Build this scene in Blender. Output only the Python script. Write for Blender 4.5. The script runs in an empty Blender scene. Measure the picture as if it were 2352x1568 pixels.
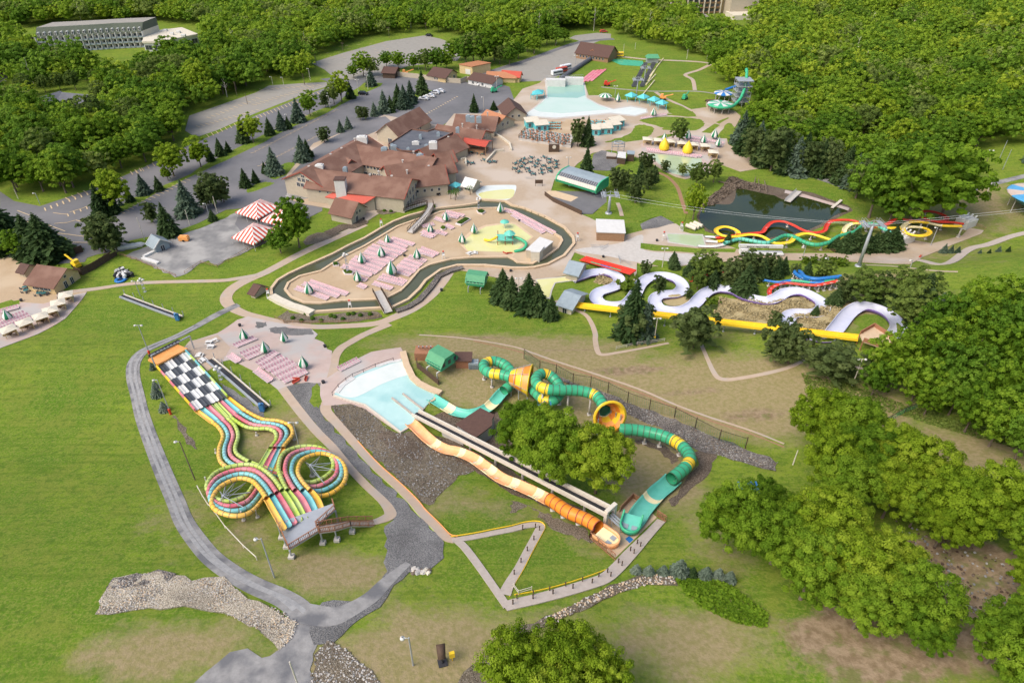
import bpy, math, random
import numpy as np
from mathutils import Vector, Matrix
from mathutils.geometry import delaunay_2d_cdt
R_ = math.radians
SC = bpy.context.scene
COL = SC.collection
rng = np.random.default_rng(7)
random.seed(7)
# ------------------------------------------------------------------ camera, sky, sun, exposure
HC = 110.0; TH = R_(36.5)
cam_d = bpy.data.cameras.new('camera'); cam = bpy.data.objects.new('camera', cam_d); COL.objects.link(cam)
cam.location = (0, 0, HC); cam.rotation_euler = (math.pi/2 - TH, 0, 0)
cam_d.sensor_width = 36; cam_d.lens = 24; cam_d.clip_end = 8000; cam_d.clip_start = 1
SC.camera = cam
W = bpy.data.worlds.new('World'); SC.world = W; W.use_nodes = True
nt = W.node_tree; sky = nt.nodes.new('ShaderNodeTexSky'); sky.sky_type = 'NISHITA'; sky.sun_disc = False
SUN_EL = R_(50); SUN_AZ = R_(238)      # compass azimuth, clockwise from +Y
sky.sun_elevation = SUN_EL; sky.sun_rotation = SUN_AZ; sky.air_density = 1.0; sky.dust_density = 4.0; sky.ozone_density = 0.6
bg = nt.nodes['Background']; bg.inputs[1].default_value = 0.15; nt.links.new(sky.outputs[0], bg.inputs[0])
sd = bpy.data.lights.new('sun', 'SUN'); sd.energy = 1.5; sd.angle = R_(40); sd.color = (1, .95, .87)
sun = bpy.data.objects.new('sun', sd); COL.objects.link(sun)
sdir = Vector((math.sin(SUN_AZ)*math.cos(SUN_EL), math.cos(SUN_AZ)*math.cos(SUN_EL), math.sin(SUN_EL)))
sun.rotation_euler = sdir.to_track_quat('Z', 'Y').to_euler(); sun.location = (-100, 0, 200)
SC.view_settings.view_transform = 'Standard'; SC.view_settings.look = 'None'
SC.view_settings.exposure = 0.55; SC.view_settings.gamma = 1
# ------------------------------------------------------------------ terrain height and picture-to-ground mapping
def sp(x, k=4.0): return np.logaddexp(0, np.asarray(x)/k)*k
def h(x, y):
    z = .30*(sp(153-y)-sp(136-y)) + .36*(sp(104-y, 5)-.62*sp(55-y, 5))
    z = z + .13*sp(x-34, 8)/(1+np.exp((y-178)/7.0))
    z = z + .13*sp(x-.35*y-75, 15)
    return z
def ray(u, v):
    a = (u-1176)/1568; t = (v-784)/1568
    return (a, math.cos(TH)-t*math.sin(TH), -(math.sin(TH)+t*math.cos(TH)))
def P(u, v, z=0.0):
    d = ray(u, v); s1 = (HC-z)/-d[2]; lo = 20.0; n = 60
    ss = np.linspace(lo, s1*1.001, n)
    f = (HC+ss*d[2]) - (h(ss*d[0], ss*d[1])+z)
    i = int(np.argmax(f <= 0)) if (f <= 0).any() else n-1
    a, b = ss[max(i-1, 0)], ss[i]
    for _ in range(22):
        m = (a+b)/2
        if HC+m*d[2] - (float(h(m*d[0], m*d[1]))+z) > 0: a = m
        else: b = m
    return Vector((b*d[0], b*d[1], HC+b*d[2]))
def mpp(u, v): return P(u, v).dot(Vector((0, math.cos(TH), -math.sin(TH))))/1568 + HC*math.sin(TH)/1568
def G(x, y, dz=0.0): return Vector((x, y, float(h(x, y))+dz))
def C(i, j, s):
    a = [float(t) for t in s.replace(',', ' ').split()]
    return [(i*588+a[k]/4, j*392+a[k+1]/4) for k in range(0, len(a), 2)]
def F(s):
    a = [float(t) for t in s.replace(',', ' ').split()]
    return [(a[k], a[k+1]) for k in range(0, len(a), 2)]
def crom(p, n=6, closed=False):
    p = [np.array(q, float) for q in p]; out = []; N = len(p)
    rg = range(N) if closed else range(N-1)
    for i in rg:
        if closed: a, b, c, d = p[i-1], p[i], p[(i+1) % N], p[(i+2) % N]
        else: a, b, c, d = p[max(i-1, 0)], p[i], p[i+1], p[min(i+2, N-1)]
        for k in range(n):
            t = k/n
            out.append(.5*((2*b)+(c-a)*t+(2*a-5*b+4*c-d)*t*t+(3*b-a-3*c+d)*t**3))
    if not closed: out.append(p[-1])
    return out
# ------------------------------------------------------------------ materials
MT = {}
def mat(name, c1, c2=None, sc=1.0, rough=.8, bump=0, c3=None, sc2=.08, amt=1.0, metal=0, spec=.3, alpha=None):
    if name in MT: return MT[name]
    m = bpy.data.materials.new(name); m.use_nodes = True; n = m.node_tree.nodes; L = m.node_tree.links
    b = n['Principled BSDF']; b.inputs['Roughness'].default_value = rough; b.inputs['Metallic'].default_value = metal
    b.inputs['Specular IOR Level'].default_value = spec
    if c2 is None: c2 = tuple(x*.82 for x in c1)
    tc = n.new('ShaderNodeTexCoord'); no = n.new('ShaderNodeTexNoise'); no.inputs['Scale'].default_value = sc
    no.inputs['Detail'].default_value = 6; no.inputs['Roughness'].default_value = .65
    geo = n.new('ShaderNodeNewGeometry'); L.new(geo.outputs['Position'], no.inputs['Vector'])
    rp = n.new('ShaderNodeMapRange'); rp.inputs[1].default_value = .5-.18/amt; rp.inputs[2].default_value = .5+.18/amt
    L.new(no.outputs[0], rp.inputs[0])
    mx = n.new('ShaderNodeMix'); mx.data_type = 'RGBA'; mx.inputs[6].default_value = (*c1, 1); mx.inputs[7].default_value = (*c2, 1)
    L.new(rp.outputs[0], mx.inputs[0]); out = mx.outputs[2]
    if c3:
        n2 = n.new('ShaderNodeTexNoise'); n2.inputs['Scale'].default_value = sc2; n2.inputs['Detail'].default_value = 5
        L.new(geo.outputs['Position'], n2.inputs['Vector'])
        r2 = n.new('ShaderNodeMapRange'); r2.inputs[1].default_value = .46; r2.inputs[2].default_value = .62
        L.new(n2.outputs[0], r2.inputs[0])
        m2 = n.new('ShaderNodeMix'); m2.data_type = 'RGBA'; m2.inputs[7].default_value = (*c3, 1)
        L.new(out, m2.inputs[6]); L.new(r2.outputs[0], m2.inputs[0]); out = m2.outputs[2]
    L.new(out, b.inputs['Base Color'])
    if bump:
        bp = n.new('ShaderNodeBump'); bp.inputs['Strength'].default_value = bump; bp.inputs['Distance'].default_value = .3
        L.new(no.outputs[0], bp.inputs['Height']); L.new(bp.outputs[0], b.inputs['Normal'])
    MT[name] = m; return m
def stones(name, c1, c2, c3, sc, bump=.6):
    m = bpy.data.materials.new(name); m.use_nodes = True; n = m.node_tree.nodes; L = m.node_tree.links
    b = n['Principled BSDF']; b.inputs['Roughness'].default_value = .9; b.inputs['Specular IOR Level'].default_value = .2
    geo = n.new('ShaderNodeNewGeometry'); vo = n.new('ShaderNodeTexVoronoi'); vo.inputs['Scale'].default_value = sc
    L.new(geo.outputs['Position'], vo.inputs['Vector'])
    cr = n.new('ShaderNodeValToRGB'); e = cr.color_ramp.elements; e[0].color = (*c1, 1); e[1].color = (*c3, 1)
    k = e.new(.5); k.color = (*c2, 1)
    sx = n.new('ShaderNodeSeparateColor'); L.new(vo.outputs['Color'], sx.inputs[0]); L.new(sx.outputs[0], cr.inputs[0])
    no = n.new('ShaderNodeTexNoise'); no.inputs['Scale'].default_value = .16; no.inputs['Detail'].default_value = 6; L.new(geo.outputs['Position'], no.inputs['Vector'])
    mr = n.new('ShaderNodeMapRange'); mr.inputs[1].default_value = .3; mr.inputs[2].default_value = .7; mr.inputs[3].default_value = .7; mr.inputs[4].default_value = 1.2
    L.new(no.outputs[0], mr.inputs[0])
    mx = n.new('ShaderNodeMix'); mx.data_type = 'RGBA'; mx.blend_type = 'MULTIPLY'; mx.inputs[0].default_value = 1
    L.new(cr.outputs[0], mx.inputs[6]); L.new(mr.outputs[0], mx.inputs[7]); L.new(mx.outputs[2], b.inputs['Base Color'])
    bp = n.new('ShaderNodeBump'); bp.inputs['Strength'].default_value = bump; bp.inputs['Distance'].default_value = .25
    L.new(vo.outputs['Distance'], bp.inputs['Height']); bp.invert = True; L.new(bp.outputs[0], b.inputs['Normal'])
    MT[name] = m; return m
def grassmat():
    m = bpy.data.materials.new('grass'); m.use_nodes = True; n = m.node_tree.nodes; L = m.node_tree.links
    b = n['Principled BSDF']; b.inputs['Roughness'].default_value = .95; b.inputs['Specular IOR Level'].default_value = .1
    geo = n.new('ShaderNodeNewGeometry')
    def noise(s, d=6, st=None):
        q = n.new('ShaderNodeTexNoise'); q.inputs['Scale'].default_value = s; q.inputs['Detail'].default_value = d; q.inputs['Roughness'].default_value = .62
        if st:
            mp = n.new('ShaderNodeMapping'); mp.inputs['Scale'].default_value = st; mp.inputs['Rotation'].default_value = (0, 0, R_(-22))
            L.new(geo.outputs['Position'], mp.inputs[0]); L.new(mp.outputs[0], q.inputs[0])
        else: L.new(geo.outputs['Position'], q.inputs[0])
        return q.outputs[0]
    def rng_(o, a, c, lo=0, hi=1):
        q = n.new('ShaderNodeMapRange'); q.inputs[1].default_value = a; q.inputs[2].default_value = c; q.inputs[3].default_value = lo; q.inputs[4].default_value = hi; L.new(o, q.inputs[0]); return q.outputs[0]
    def mix(f, a, c, bl='MIX'):
        q = n.new('ShaderNodeMix'); q.data_type = 'RGBA'; q.blend_type = bl
        if isinstance(f, float): q.inputs[0].default_value = f
        else: L.new(f, q.inputs[0])
        for s, x in ((6, a), (7, c)):
            if isinstance(x, tuple): q.inputs[s].default_value = (*x, 1)
            else: L.new(x, q.inputs[s])
        return q.outputs[2]
    def math_(op, a, c):
        q = n.new('ShaderNodeMath'); q.operation = op
        for s, x in ((0, a), (1, c)):
            if isinstance(x, (int, float)): q.inputs[s].default_value = x
            else: L.new(x, q.inputs[s])
        return q.outputs[0]
    base = mix(rng_(noise(.035, 8), .40, .60), (.085, .180, .012), (.195, .270, .022))
    base = mix(rng_(noise(.35), .35, .65, 0, .8), base, (.085, .165, .012))
    base = mix(rng_(noise(2.6), .42, .64, 0, .75), base, (.235, .255, .055))
    base = mix(rng_(noise(.13, 8), .5, .6, 0, .6), base, (.185, .215, .035))
    base = mix(rng_(noise(.9, 7), .52, .62, 0, .6), base, (.075, .135, .016))
    base = mix(rng_(noise(.5, 4, (.12, 1.6, 1)), .5, .68, 0, .5), base, (.080, .145, .012))
    at = n.new('ShaderNodeAttribute'); at.attribute_name = 'dry'
    dn = math_('ADD', math_('MULTIPLY', noise(.22, 8), 1.1), math_('MULTIPLY', noise(1.4, 6), .5))
    dry = rng_(math_('ADD', dn, math_('MULTIPLY', at.outputs['Fac'], 1.6)), .96, 1.42)
    dcol = mix(rng_(noise(1.2), .4, .6), (.235, .205, .085), (.30, .24, .13))
    base = mix(dry, base, dcol)
    ad = n.new('ShaderNodeAttribute'); ad.attribute_name = 'dirt'
    dt = rng_(math_('ADD', dn, math_('MULTIPLY', ad.outputs['Fac'], 1.3)), 1.15, 1.5)
    soil = mix(rng_(noise(.9), .4, .6), (.20, .145, .085), (.30, .225, .145))
    soil = mix(rng_(noise(.4, 8), .5, .62, 0, .75), soil, (.13, .15, .04))
    base = mix(dt, base, soil)
    L.new(base, b.inputs['Base Color'])
    bp = n.new('ShaderNodeBump'); bp.inputs['Strength'].default_value = .55; bp.inputs['Distance'].default_value = .25
    L.new(noise(2.2), bp.inputs['Height']); L.new(bp.outputs[0], b.inputs['Normal'])
    MT['grass'] = m; return m
def watermat(name, c1, c2, sc=.15, rough=.08, bump=.05):
    m = mat(name, c1, c2, sc, rough, 0, amt=.8, spec=.5)
    n = m.node_tree.nodes; L = m.node_tree.links
    no = n.new('ShaderNodeTexNoise'); no.inputs['Scale'].default_value = 1.5; bp = n.new('ShaderNodeBump'); bp.inputs['Strength'].default_value = bump
    L.new(no.outputs[0], bp.inputs['Height']); L.new(bp.outputs[0], n['Principled BSDF'].inputs['Normal'])
    geo = n.new('ShaderNodeNewGeometry'); L.new(geo.outputs['Position'], no.inputs[0])
    return m
grassmat()
M = dict(
 lotlight=mat('light_asphalt', (.31,.295,.26), (.255,.24,.21), .4, .9, c3=(.29,.27,.235), sc2=.05),
 asphalt=mat('asphalt', (.125,.125,.13), (.155,.155,.16), .35, .88, c3=(.19,.185,.19), sc2=.03, amt=.8),
 gravel=mat('gravel', (.25,.245,.235), (.17,.17,.17), .25, .95, .3, c3=(.35,.34,.32), sc2=.12),
 road=mat('gravel_road', (.23,.222,.215), (.33,.32,.305), .9, .95, .3, c3=(.15,.15,.155), sc2=.25),
 rut=mat('wheel_rut_dust', (.36,.355,.345), (.25,.25,.25), 1.2, .95),
 dkgravel=stones('dark_gravel', (.10,.10,.105), (.175,.17,.165), (.25,.245,.235), 8, .4),
 mulch=stones('mulch_gravel', (.085,.068,.045), (.16,.13,.092), (.27,.235,.18), 7.5, .5),
 mulch2=stones('brown_mulch', (.08,.055,.04), (.13,.10,.07), (.21,.17,.135), 6, .4),
 pale=stones('pale_stones', (.24,.20,.15), (.46,.395,.30), (.64,.57,.45), 8, .7),
 rock=stones('rock_wall', (.09,.08,.075), (.17,.15,.135), (.29,.26,.225), 5, .9),
 tan=mat('tan_paving', (.43,.335,.24), (.38,.295,.21), 1.2, .85, c3=(.48,.405,.33), sc2=.06),
 sand=mat('sand_deck', (.46,.34,.215), (.40,.295,.185), 1.5, .85, c3=(.49,.38,.255), sc2=.08),
 path=mat('tan_path', (.47,.365,.275), (.42,.32,.24), .8, .85, c3=(.41,.345,.285), sc2=.15),
 pink=mat('pink_concrete', (.49,.385,.34), (.45,.345,.30), .5, .85, c3=(.43,.40,.375), sc2=.12),
 conc=mat('concrete', (.52,.49,.45), (.44,.41,.37), 1.0, .85),
 conctan=mat('tan_concrete', (.60,.46,.31), (.54,.40,.26), 1.0, .85),
 board=mat('board_walk', (.47,.41,.36), (.40,.34,.29), 1.5, .85),
 river=watermat('river_water', (.070,.078,.040), (.095,.10,.058), rough=.15),
 pond=watermat('pond_water', (.018,.030,.006), (.034,.044,.012), rough=.05),
 poolblue=mat('pale_blue_pool', (.47,.66,.63), (.38,.59,.57), .5, .25, c3=(.32,.54,.53), sc2=.12, amt=.6),
 pooldeep=watermat('turquoise_water', (.30,.50,.42), (.24,.43,.35), .06),
 poolpale=watermat('pale_green_water', (.47,.62,.52), (.56,.66,.58), .06),
 poolwhite=mat('white_pool_floor', (.66,.69,.65), (.58,.63,.60), .35, .4),
 poolyel=watermat('yellow_pool', (.62,.60,.22), (.66,.64,.34), .12),
 poolgrn=watermat('green_pool', (.36,.44,.24), (.46,.55,.38), .1),
 white=mat('white_paint', (.66,.65,.62), (.58,.57,.54), 1, .5),
 lilac=mat('lilac_fibreglass', (.62,.63,.73), (.53,.55,.67), .3, .3),
 purple=mat('purple_fibreglass', (.24,.15,.45), None, 1, .35),
 roofbrown=mat('brown_shingles', (.195,.105,.075), (.155,.083,.06), 2.0, .9, c3=(.225,.13,.095), sc2=.2),
 roofdark=mat('dark_brown_roof', (.115,.065,.05), (.09,.05,.04), 1.5, .85),
 roofflat=mat('dark_flat_roof', (.085,.09,.105), (.13,.135,.15), .3, .7),
 roofred=mat('red_metal_roof', (.50,.085,.05), (.43,.07,.045), 1, .5),
 roofgreen=mat('green_metal_roof', (.10,.33,.17), (.08,.27,.14), 1, .5),
 roofgrey=mat('grey_metal_roof', (.30,.36,.39), (.24,.29,.32), .8, .4),
 rooforange=mat('orange_roof', (.46,.20,.10), None, 1, .7),
 slate=mat('slate_green_roof', (.105,.125,.09), (.085,.10,.075), 1, .8),
 wall=mat('beige_siding', (.47,.41,.31), (.41,.355,.27), 1.2, .85),
 walltan=mat('yellow_siding', (.62,.47,.25), None, 1, .8),
 cream=mat('cream_wall', (.66,.60,.48), None, 1, .8),
 glass=mat('window_glass', (.03,.035,.045), (.06,.07,.085), .5, .12, spec=.6),
 trimred=mat('red_trim', (.33,.075,.05), None, 1, .7),
 tealdk=mat('dark_teal_metal', (.05,.17,.17), (.03,.10,.10), 1, .6),
 wood=mat('wood', (.33,.20,.11), (.26,.15,.085), 2, .8),
 woodrail=mat('redwood_rail', (.36,.17,.095), None, 2, .8),
 wooddark=mat('dark_wood', (.10,.065,.045), (.07,.045,.03), 2, .85),
 steel=mat('steel', (.42,.44,.46), (.36,.38,.4), 1, .45, metal=.3),
 steelblue=mat('blue_steel', (.05,.19,.42), None, 1, .5),
 black=mat('black_rubber', (.025,.025,.028), (.04,.04,.045), 1, .6),
 beam=mat('cream_beam', (.62,.57,.48), (.56,.51,.43), 1.5, .7),
 orange=mat('orange_fibreglass', (.86,.40,.13), (.78,.32,.09), .7, .35),
 orangepale=mat('faded_orange_fibreglass', (.84,.37,.14), (.86,.47,.25), .35, .4),
 orangedeep=mat('deep_orange_fibreglass', (.78,.27,.035), (.70,.22,.025), .6, .4),
 cream2=mat('cream_fibreglass', (.88,.76,.45), None, .6, .35),
 green=mat('green_fibreglass', (.06,.42,.22), (.045,.35,.18), .7, .3),
 teal=mat('teal_fibreglass', (.12,.50,.38), (.16,.56,.44), .7, .3),
 yellow=mat('yellow_fibreglass', (.88,.60,.04), (.82,.54,.03), .7, .3),
 mo=mat('amber_lane', (.84,.46,.035), (.80,.50,.14), .25, .3),
 mt=mat('aqua_lane', (.14,.46,.48), (.28,.58,.58), .25, .3),
 mr=mat('pink_lane', (.66,.12,.17), (.72,.30,.32), .25, .3),
 ml=mat('lime_lane', (.42,.58,.06), (.52,.62,.24), .25, .3),
 seam=mat('seam_flange', (.10,.16,.10), None, 1, .6),
 seamr=mat('lane_seam', (.24,.21,.13), None, 1, .6),
 chk=mat('black_lane', (.05,.055,.065), (.07,.075,.085), 1, .45),
 red=mat('red_fibreglass', (.68,.06,.03), (.60,.05,.03), .7, .3),
 blue=mat('blue_fibreglass', (.03,.19,.52), None, .7, .3),
 aqua=mat('aqua_canvas', (.13,.55,.58), (.10,.47,.50), 1, .6),
 umg=mat('green_canvas', (.015,.20,.09), None, 1, .7),
 umw=mat('white_canvas', (.80,.80,.75), None, 1, .7),
 tentred=mat('red_canvas', (.62,.10,.06), None, 1, .7),
 lounge=mat('pink_lounger_strap', (.52,.30,.33), (.47,.26,.30), 2, .6),
 lounge2=mat('lounger_frame', (.72,.64,.62), None, 2, .6),
 bark=mat('bark', (.20,.155,.115), (.13,.10,.075), 3, .9, .5),
 paint=mat('road_paint', (.66,.50,.30), None, 2, .8),
 linewhite=mat('white_line_paint', (.55,.53,.5), None, 2, .8),
 reed=mat('dry_reeds', (.42,.34,.19), (.33,.27,.13), 2, .95),
 carw=mat('white_car_paint', (.78,.78,.78), None, 1, .25),
 carb=mat('black_car_paint', (.02,.02,.025), None, 1, .2),
 tyre=mat('tyre', (.02,.02,.02), None, 1, .8),
)
# ------------------------------------------------------------------ mesh helpers
class MB:
    def __init__(s): s.v = []; s.f = []; s.m = []; s.X = Matrix.Identity(4)
    def add(s, vs, fs, mi=0):
        b = len(s.v); s.v += [s.X @ Vector(q) for q in vs]
        for k in fs: s.f.append(tuple(i+b for i in k)); s.m.append(mi)
    def box(s, c, d, mi=0, rz=0, up=True):
        x, y, z = d[0]/2, d[1]/2, d[2]/2; z0 = 0 if up else -z; z1 = d[2] if up else z
        ca, sa = math.cos(rz), math.sin(rz)
        vs = [(c[0]+a*ca-b*sa, c[1]+a*sa+b*ca, c[2]+e) for e in (z0, z1) for a, b in ((-x,-y),(x,-y),(x,y),(-x,y))]
        s.add(vs, [(3,2,1,0),(4,5,6,7),(0,1,5,4),(1,2,6,5),(2,3,7,6),(3,0,4,7)], mi)
    def beam(s, a, b, w, t, mi=0):
        a, b = Vector(a), Vector(b); d = (b-a)
        if d.length < 1e-6: return
        d.normalize(); r = d.cross(Vector((0, 0, 1)))
        if r.length < 1e-3: r = Vector((1, 0, 0))
        r.normalize(); u = r.cross(d); vs = []
        for p in (a, b):
            for i, j in ((-1,-1),(1,-1),(1,1),(-1,1)): vs.append(p+r*(i*w/2)+u*(j*t/2))
        s.add(vs, [(3,2,1,0),(4,5,6,7),(0,1,5,4),(1,2,6,5),(2,3,7,6),(3,0,4,7)], mi)
    def cyl(s, a, b, r0, r1=None, n=8, mi=0, cap=True):
        r1 = r0 if r1 is None else r1
        a, b = Vector(a), Vector(b); d = (b-a); d.normalize(); r = d.cross(Vector((0, 0, 1)))
        if r.length < 1e-3: r = Vector((1, 0, 0))
        r.normalize(); u = d.cross(r); vs = []
        for p, q in ((a, r0), (b, r1)):
            for k in range(n): t = 2*math.pi*k/n; vs.append(p+(r*math.cos(t)+u*math.sin(t))*q)
        fs = [(k, (k+1) % n, n+(k+1) % n, n+k) for k in range(n)]
        if cap: fs += [tuple(range(n-1, -1, -1)), tuple(range(n, 2*n))]
        s.add(vs, fs, mi)
    def lathe(s, c, prof, n=12, mi=0, mf=None):
        vs = []; fs = []; k = len(prof)
        for r, z in prof:
            for i in range(n): t = 2*math.pi*i/n; vs.append((c[0]+r*math.cos(t), c[1]+r*math.sin(t), c[2]+z))
        b = len(s.v); s.v += [s.X @ Vector(q) for q in vs]
        for j in range(k-1):
            for i in range(n):
                s.f.append((b+j*n+i, b+j*n+(i+1) % n, b+(j+1)*n+(i+1) % n, b+(j+1)*n+i)); s.m.append(mf(i, j) if mf else mi)
    def prism(s, pts, z0, z1, mi=0, mside=None):
        n = len(pts); vs = [(p[0], p[1], z0 if not callable(z0) else z0(p)) for p in pts]+[(p[0], p[1], z1 if not callable(z1) else z1(p)) for p in pts]
        ar = sum(pts[i][0]*pts[(i+1) % n][1]-pts[(i+1) % n][0]*pts[i][1] for i in range(n))
        if ar < 0: vs = vs[:n][::-1]+vs[n:][::-1]
        s.add(vs, [tuple(range(n, 2*n)), tuple(range(n-1, -1, -1))], mi)
        s.add(vs, [(i, (i+1) % n, n+(i+1) % n, n+i) for i in range(n)], mi if mside is None else mside)
    def sweep(s, pts, prof, mf=0, closed_prof=True, up=None, cap=False):
        """prof: list of (x,z) in the frame right/up"""
        n = len(pts); k = len(prof); vs = []
        for i in range(n):
            t = pts[min(i+1, n-1)]-pts[max(i-1, 0)]; t.normalize(); r = t.cross(Vector((0, 0, 1))); r.normalize(); u = r.cross(t)
            pr = prof(i/(n-1)) if callable(prof) else prof
            if i == 0: k = len(pr)
            for a, b in pr: vs.append(pts[i]+r*a+u*b)
        b0 = len(s.v); s.v += [s.X @ q for q in vs]
        kk = k if closed_prof else k-1
        for i in range(n-1):
            for j in range(kk):
                s.f.append((b0+i*k+j, b0+i*k+(j+1) % k, b0+(i+1)*k+(j+1) % k, b0+(i+1)*k+j)); s.m.append(mf(i, j, n) if callable(mf) else mf)
        if cap and closed_prof:
            s.f.append(tuple(b0+j for j in range(k))); s.m.append(mf(0, 0, n) if callable(mf) else mf)
            s.f.append(tuple(b0+(n-1)*k+j for j in range(k-1, -1, -1))); s.m.append(mf(n-2, 0, n) if callable(mf) else mf)
    def build(s, name, mats, parent=None, smooth=False, origin=None, label=None):
        if not isinstance(mats, (list, tuple)): mats = [mats]
        me = bpy.data.meshes.new(name)
        o3 = origin if origin is not None else (Vector(parent['_o']) if parent is not None and '_o' in parent else Vector((0, 0, 0)))
        me.from_pydata([tuple(q-o3) for q in s.v], [], s.f)
        for m_ in mats: me.materials.append(m_)
        me.polygons.foreach_set('material_index', [min(i, len(mats)-1) for i in s.m])
        if smooth: me.polygons.foreach_set('use_smooth', [True]*len(s.f))
        me.update(); o = bpy.data.objects.new(name, me); COL.objects.link(o)
        if parent is not None: o.parent = parent
        elif origin is not None: o.location = origin
        if label: o['label'] = label
        return o
def tag(o, label, cat, group=None, kind=None):
    if label: o['label'] = label
    if cat: o['category'] = cat
    if group: o['group'] = group
    if kind: o['kind'] = kind
    return o
def thing(name, label, cat, loc, rz=0, group=None, world=False):
    """Empty at the base. world=True: its parts are given in world coordinates"""
    o = bpy.data.objects.new(name, None); COL.objects.link(o); o.location = loc; o.rotation_euler = (0, 0, rz); o.empty_display_size = .3
    if world: o['_o'] = tuple(loc)
    return tag(o, label, cat, group)
def dup(root, loc, rz=0, label=None, group=None, scale=None):
    r = root.copy(); COL.objects.link(r); r.location = loc; r.rotation_euler = (0, 0, rz)
    if scale is not None: r.scale = scale if hasattr(scale, '__len__') else (scale,)*3
    if label: r['label'] = label
    if group: r['group'] = group
    for ch in list(root.children):
        c = ch.copy(); COL.objects.link(c); c.parent = r
        for g in ch.children:
            d = g.copy(); COL.objects.link(d); d.parent = c
    return r
# ------------------------------------------------------------------ ground sheets (each one a step above the one before)
SHN = [0]; LV = []
NAT = ('dark_gravel', 'mulch_gravel', 'brown_mulch', 'pale_stones', 'rock_wall', 'dry_reeds', 'gravel', 'grass', 'gravel_road')
def level(pts):
    x0, x1, y0, y1 = min(q[0] for q in pts), max(q[0] for q in pts), min(q[1] for q in pts), max(q[1] for q in pts)
    l = 0
    pa = [(q[0], q[1]) for q in pts]
    for b in LV:
        if b[0] < x1 and b[1] > x0 and b[2] < y1 and b[3] > y0 and b[4] >= l:
            xa = np.array([q[0] for q in b[5]]); ya = np.array([q[1] for q in b[5]])
            if inpoly(xa, ya, pa).any() or inpoly(np.array([q[0] for q in pa]), np.array([q[1] for q in pa]), b[5]).any(): l = b[4]+1
    LV.append((x0, x1, y0, y1, l, pa)); return .05+.02*l
def inpoly(x, y, poly):
    x = np.asarray(x); y = np.asarray(y); r = np.zeros(x.shape, bool); n = len(poly)
    for i in range(n):
        x1, y1 = poly[i][0], poly[i][1]; x2, y2 = poly[(i+1) % n][0], poly[(i+1) % n][1]
        c = ((y1 > y) != (y2 > y)); xx = (x2-x1)*(y-y1)/((y2-y1) if y2 != y1 else 1e-9)+x1
        r ^= c & (x < xx)
    return r
def wpoly(px, smooth=False, n=4):
    if smooth: px = crom(px, n, True)
    return [P(p[0], p[1]) for p in px]
def dens(pts, st, closed=True):
    out = []; N = len(pts)
    for i in range(N if closed else N-1):
        a, b = pts[i], pts[(i+1) % N]; d = math.hypot(a[0]-b[0], a[1]-b[1]); k = max(1, int(d/st))
        for j in range(k): t = j/k; out.append((a[0]+(b[0]-a[0])*t, a[1]+(b[1]-a[1])*t))
    if not closed: out.append((pts[-1][0], pts[-1][1]))
    return out
def drape(name, wp, m, step=2.5, kind='structure', lift=0, dz=None, bump=0):
    y0 = min(q[1] for q in wp)
    if m.name in NAT:
        wp = dens(wp, 1.5 if y0 < 185 else 5); sc_ = .35 if m.name != 'gravel_road' else .15
        wp = [(q[0]+sc_*math.sin(q[0]*1.9+q[1]*2.7)+sc_*random.uniform(-1, 1)*.7, q[1]+sc_*math.sin(q[0]*2.3-q[1]*1.7)+sc_*random.uniform(-1, 1)*.7) for q in wp]
    if y0 > 185: step = max(step, 7)
    bd = dens(wp, step); xs = [q[0] for q in bd]; ys = [q[1] for q in bd]
    gx, gy = np.meshgrid(np.arange(min(xs)+step/2, max(xs), step), np.arange(min(ys)+step/2, max(ys), step))
    gx = gx.ravel(); gy = gy.ravel(); k = inpoly(gx, gy, bd); gx = gx[k]; gy = gy[k]
    vc = [Vector(q) for q in bd]+[Vector((float(a), float(b))) for a, b in zip(gx, gy)]
    nb = len(bd); ed = [(i, (i+1) % nb) for i in range(nb)]
    vo, eo, fo, *_ = delaunay_2d_cdt(vc, ed, [], 0, 1e-5)
    va = np.array([(q.x, q.y) for q in vo]); cen = np.array([va[list(f)].mean(0) for f in fo]); ok = inpoly(cen[:, 0], cen[:, 1], bd)
    off = level(bd) if dz is None else dz
    z = h(va[:, 0], va[:, 1])+off+lift
    if bump: z = z+bump*np.abs(rng.normal(size=len(z)))
    mb = MB(); mb.v = [Vector((a[0], a[1], float(b))) for a, b in zip(va, z)]
    for f, o in zip(fo, ok):
        if o:
            a, b, c = (va[i] for i in f[:3])
            if (b[0]-a[0])*(c[1]-a[1])-(b[1]-a[1])*(c[0]-a[0]) < 0: f = f[::-1]
            mb.f.append(tuple(f)); mb.m.append(0)
    # edge skirt so the sheet has a side
    zb = lambda q: float(h(q[0], q[1]))
    n0 = len(mb.v)
    for q in bd: mb.v += [Vector((q[0], q[1], zb(q)+off+lift-.001)), Vector((q[0], q[1], zb(q)-.2))]
    for i in range(nb):
        a = n0+2*i; b = n0+2*((i+1) % nb); mb.f.append((a, b, b+1, a+1)); mb.m.append(0)
    o = mb.build(name, m); tag(o, None, None, None, kind); return o
def sheet(name, px, m, smooth=False, step=2.5, **k): return drape(name, wpoly(px, smooth), m, step, **k)
def strip_poly(wp, wd):
    L_, R2 = [], []; n = len(wp)
    for i in range(n):
        t = wp[min(i+1, n-1)]-wp[max(i-1, 0)]; t.z = 0; t.normalize(); r = Vector((t.y, -t.x, 0)); w = wd[i]/2
        L_.append(wp[i]-r*w); R2.append(wp[i]+r*w)
    return L_+R2[::-1]
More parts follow.
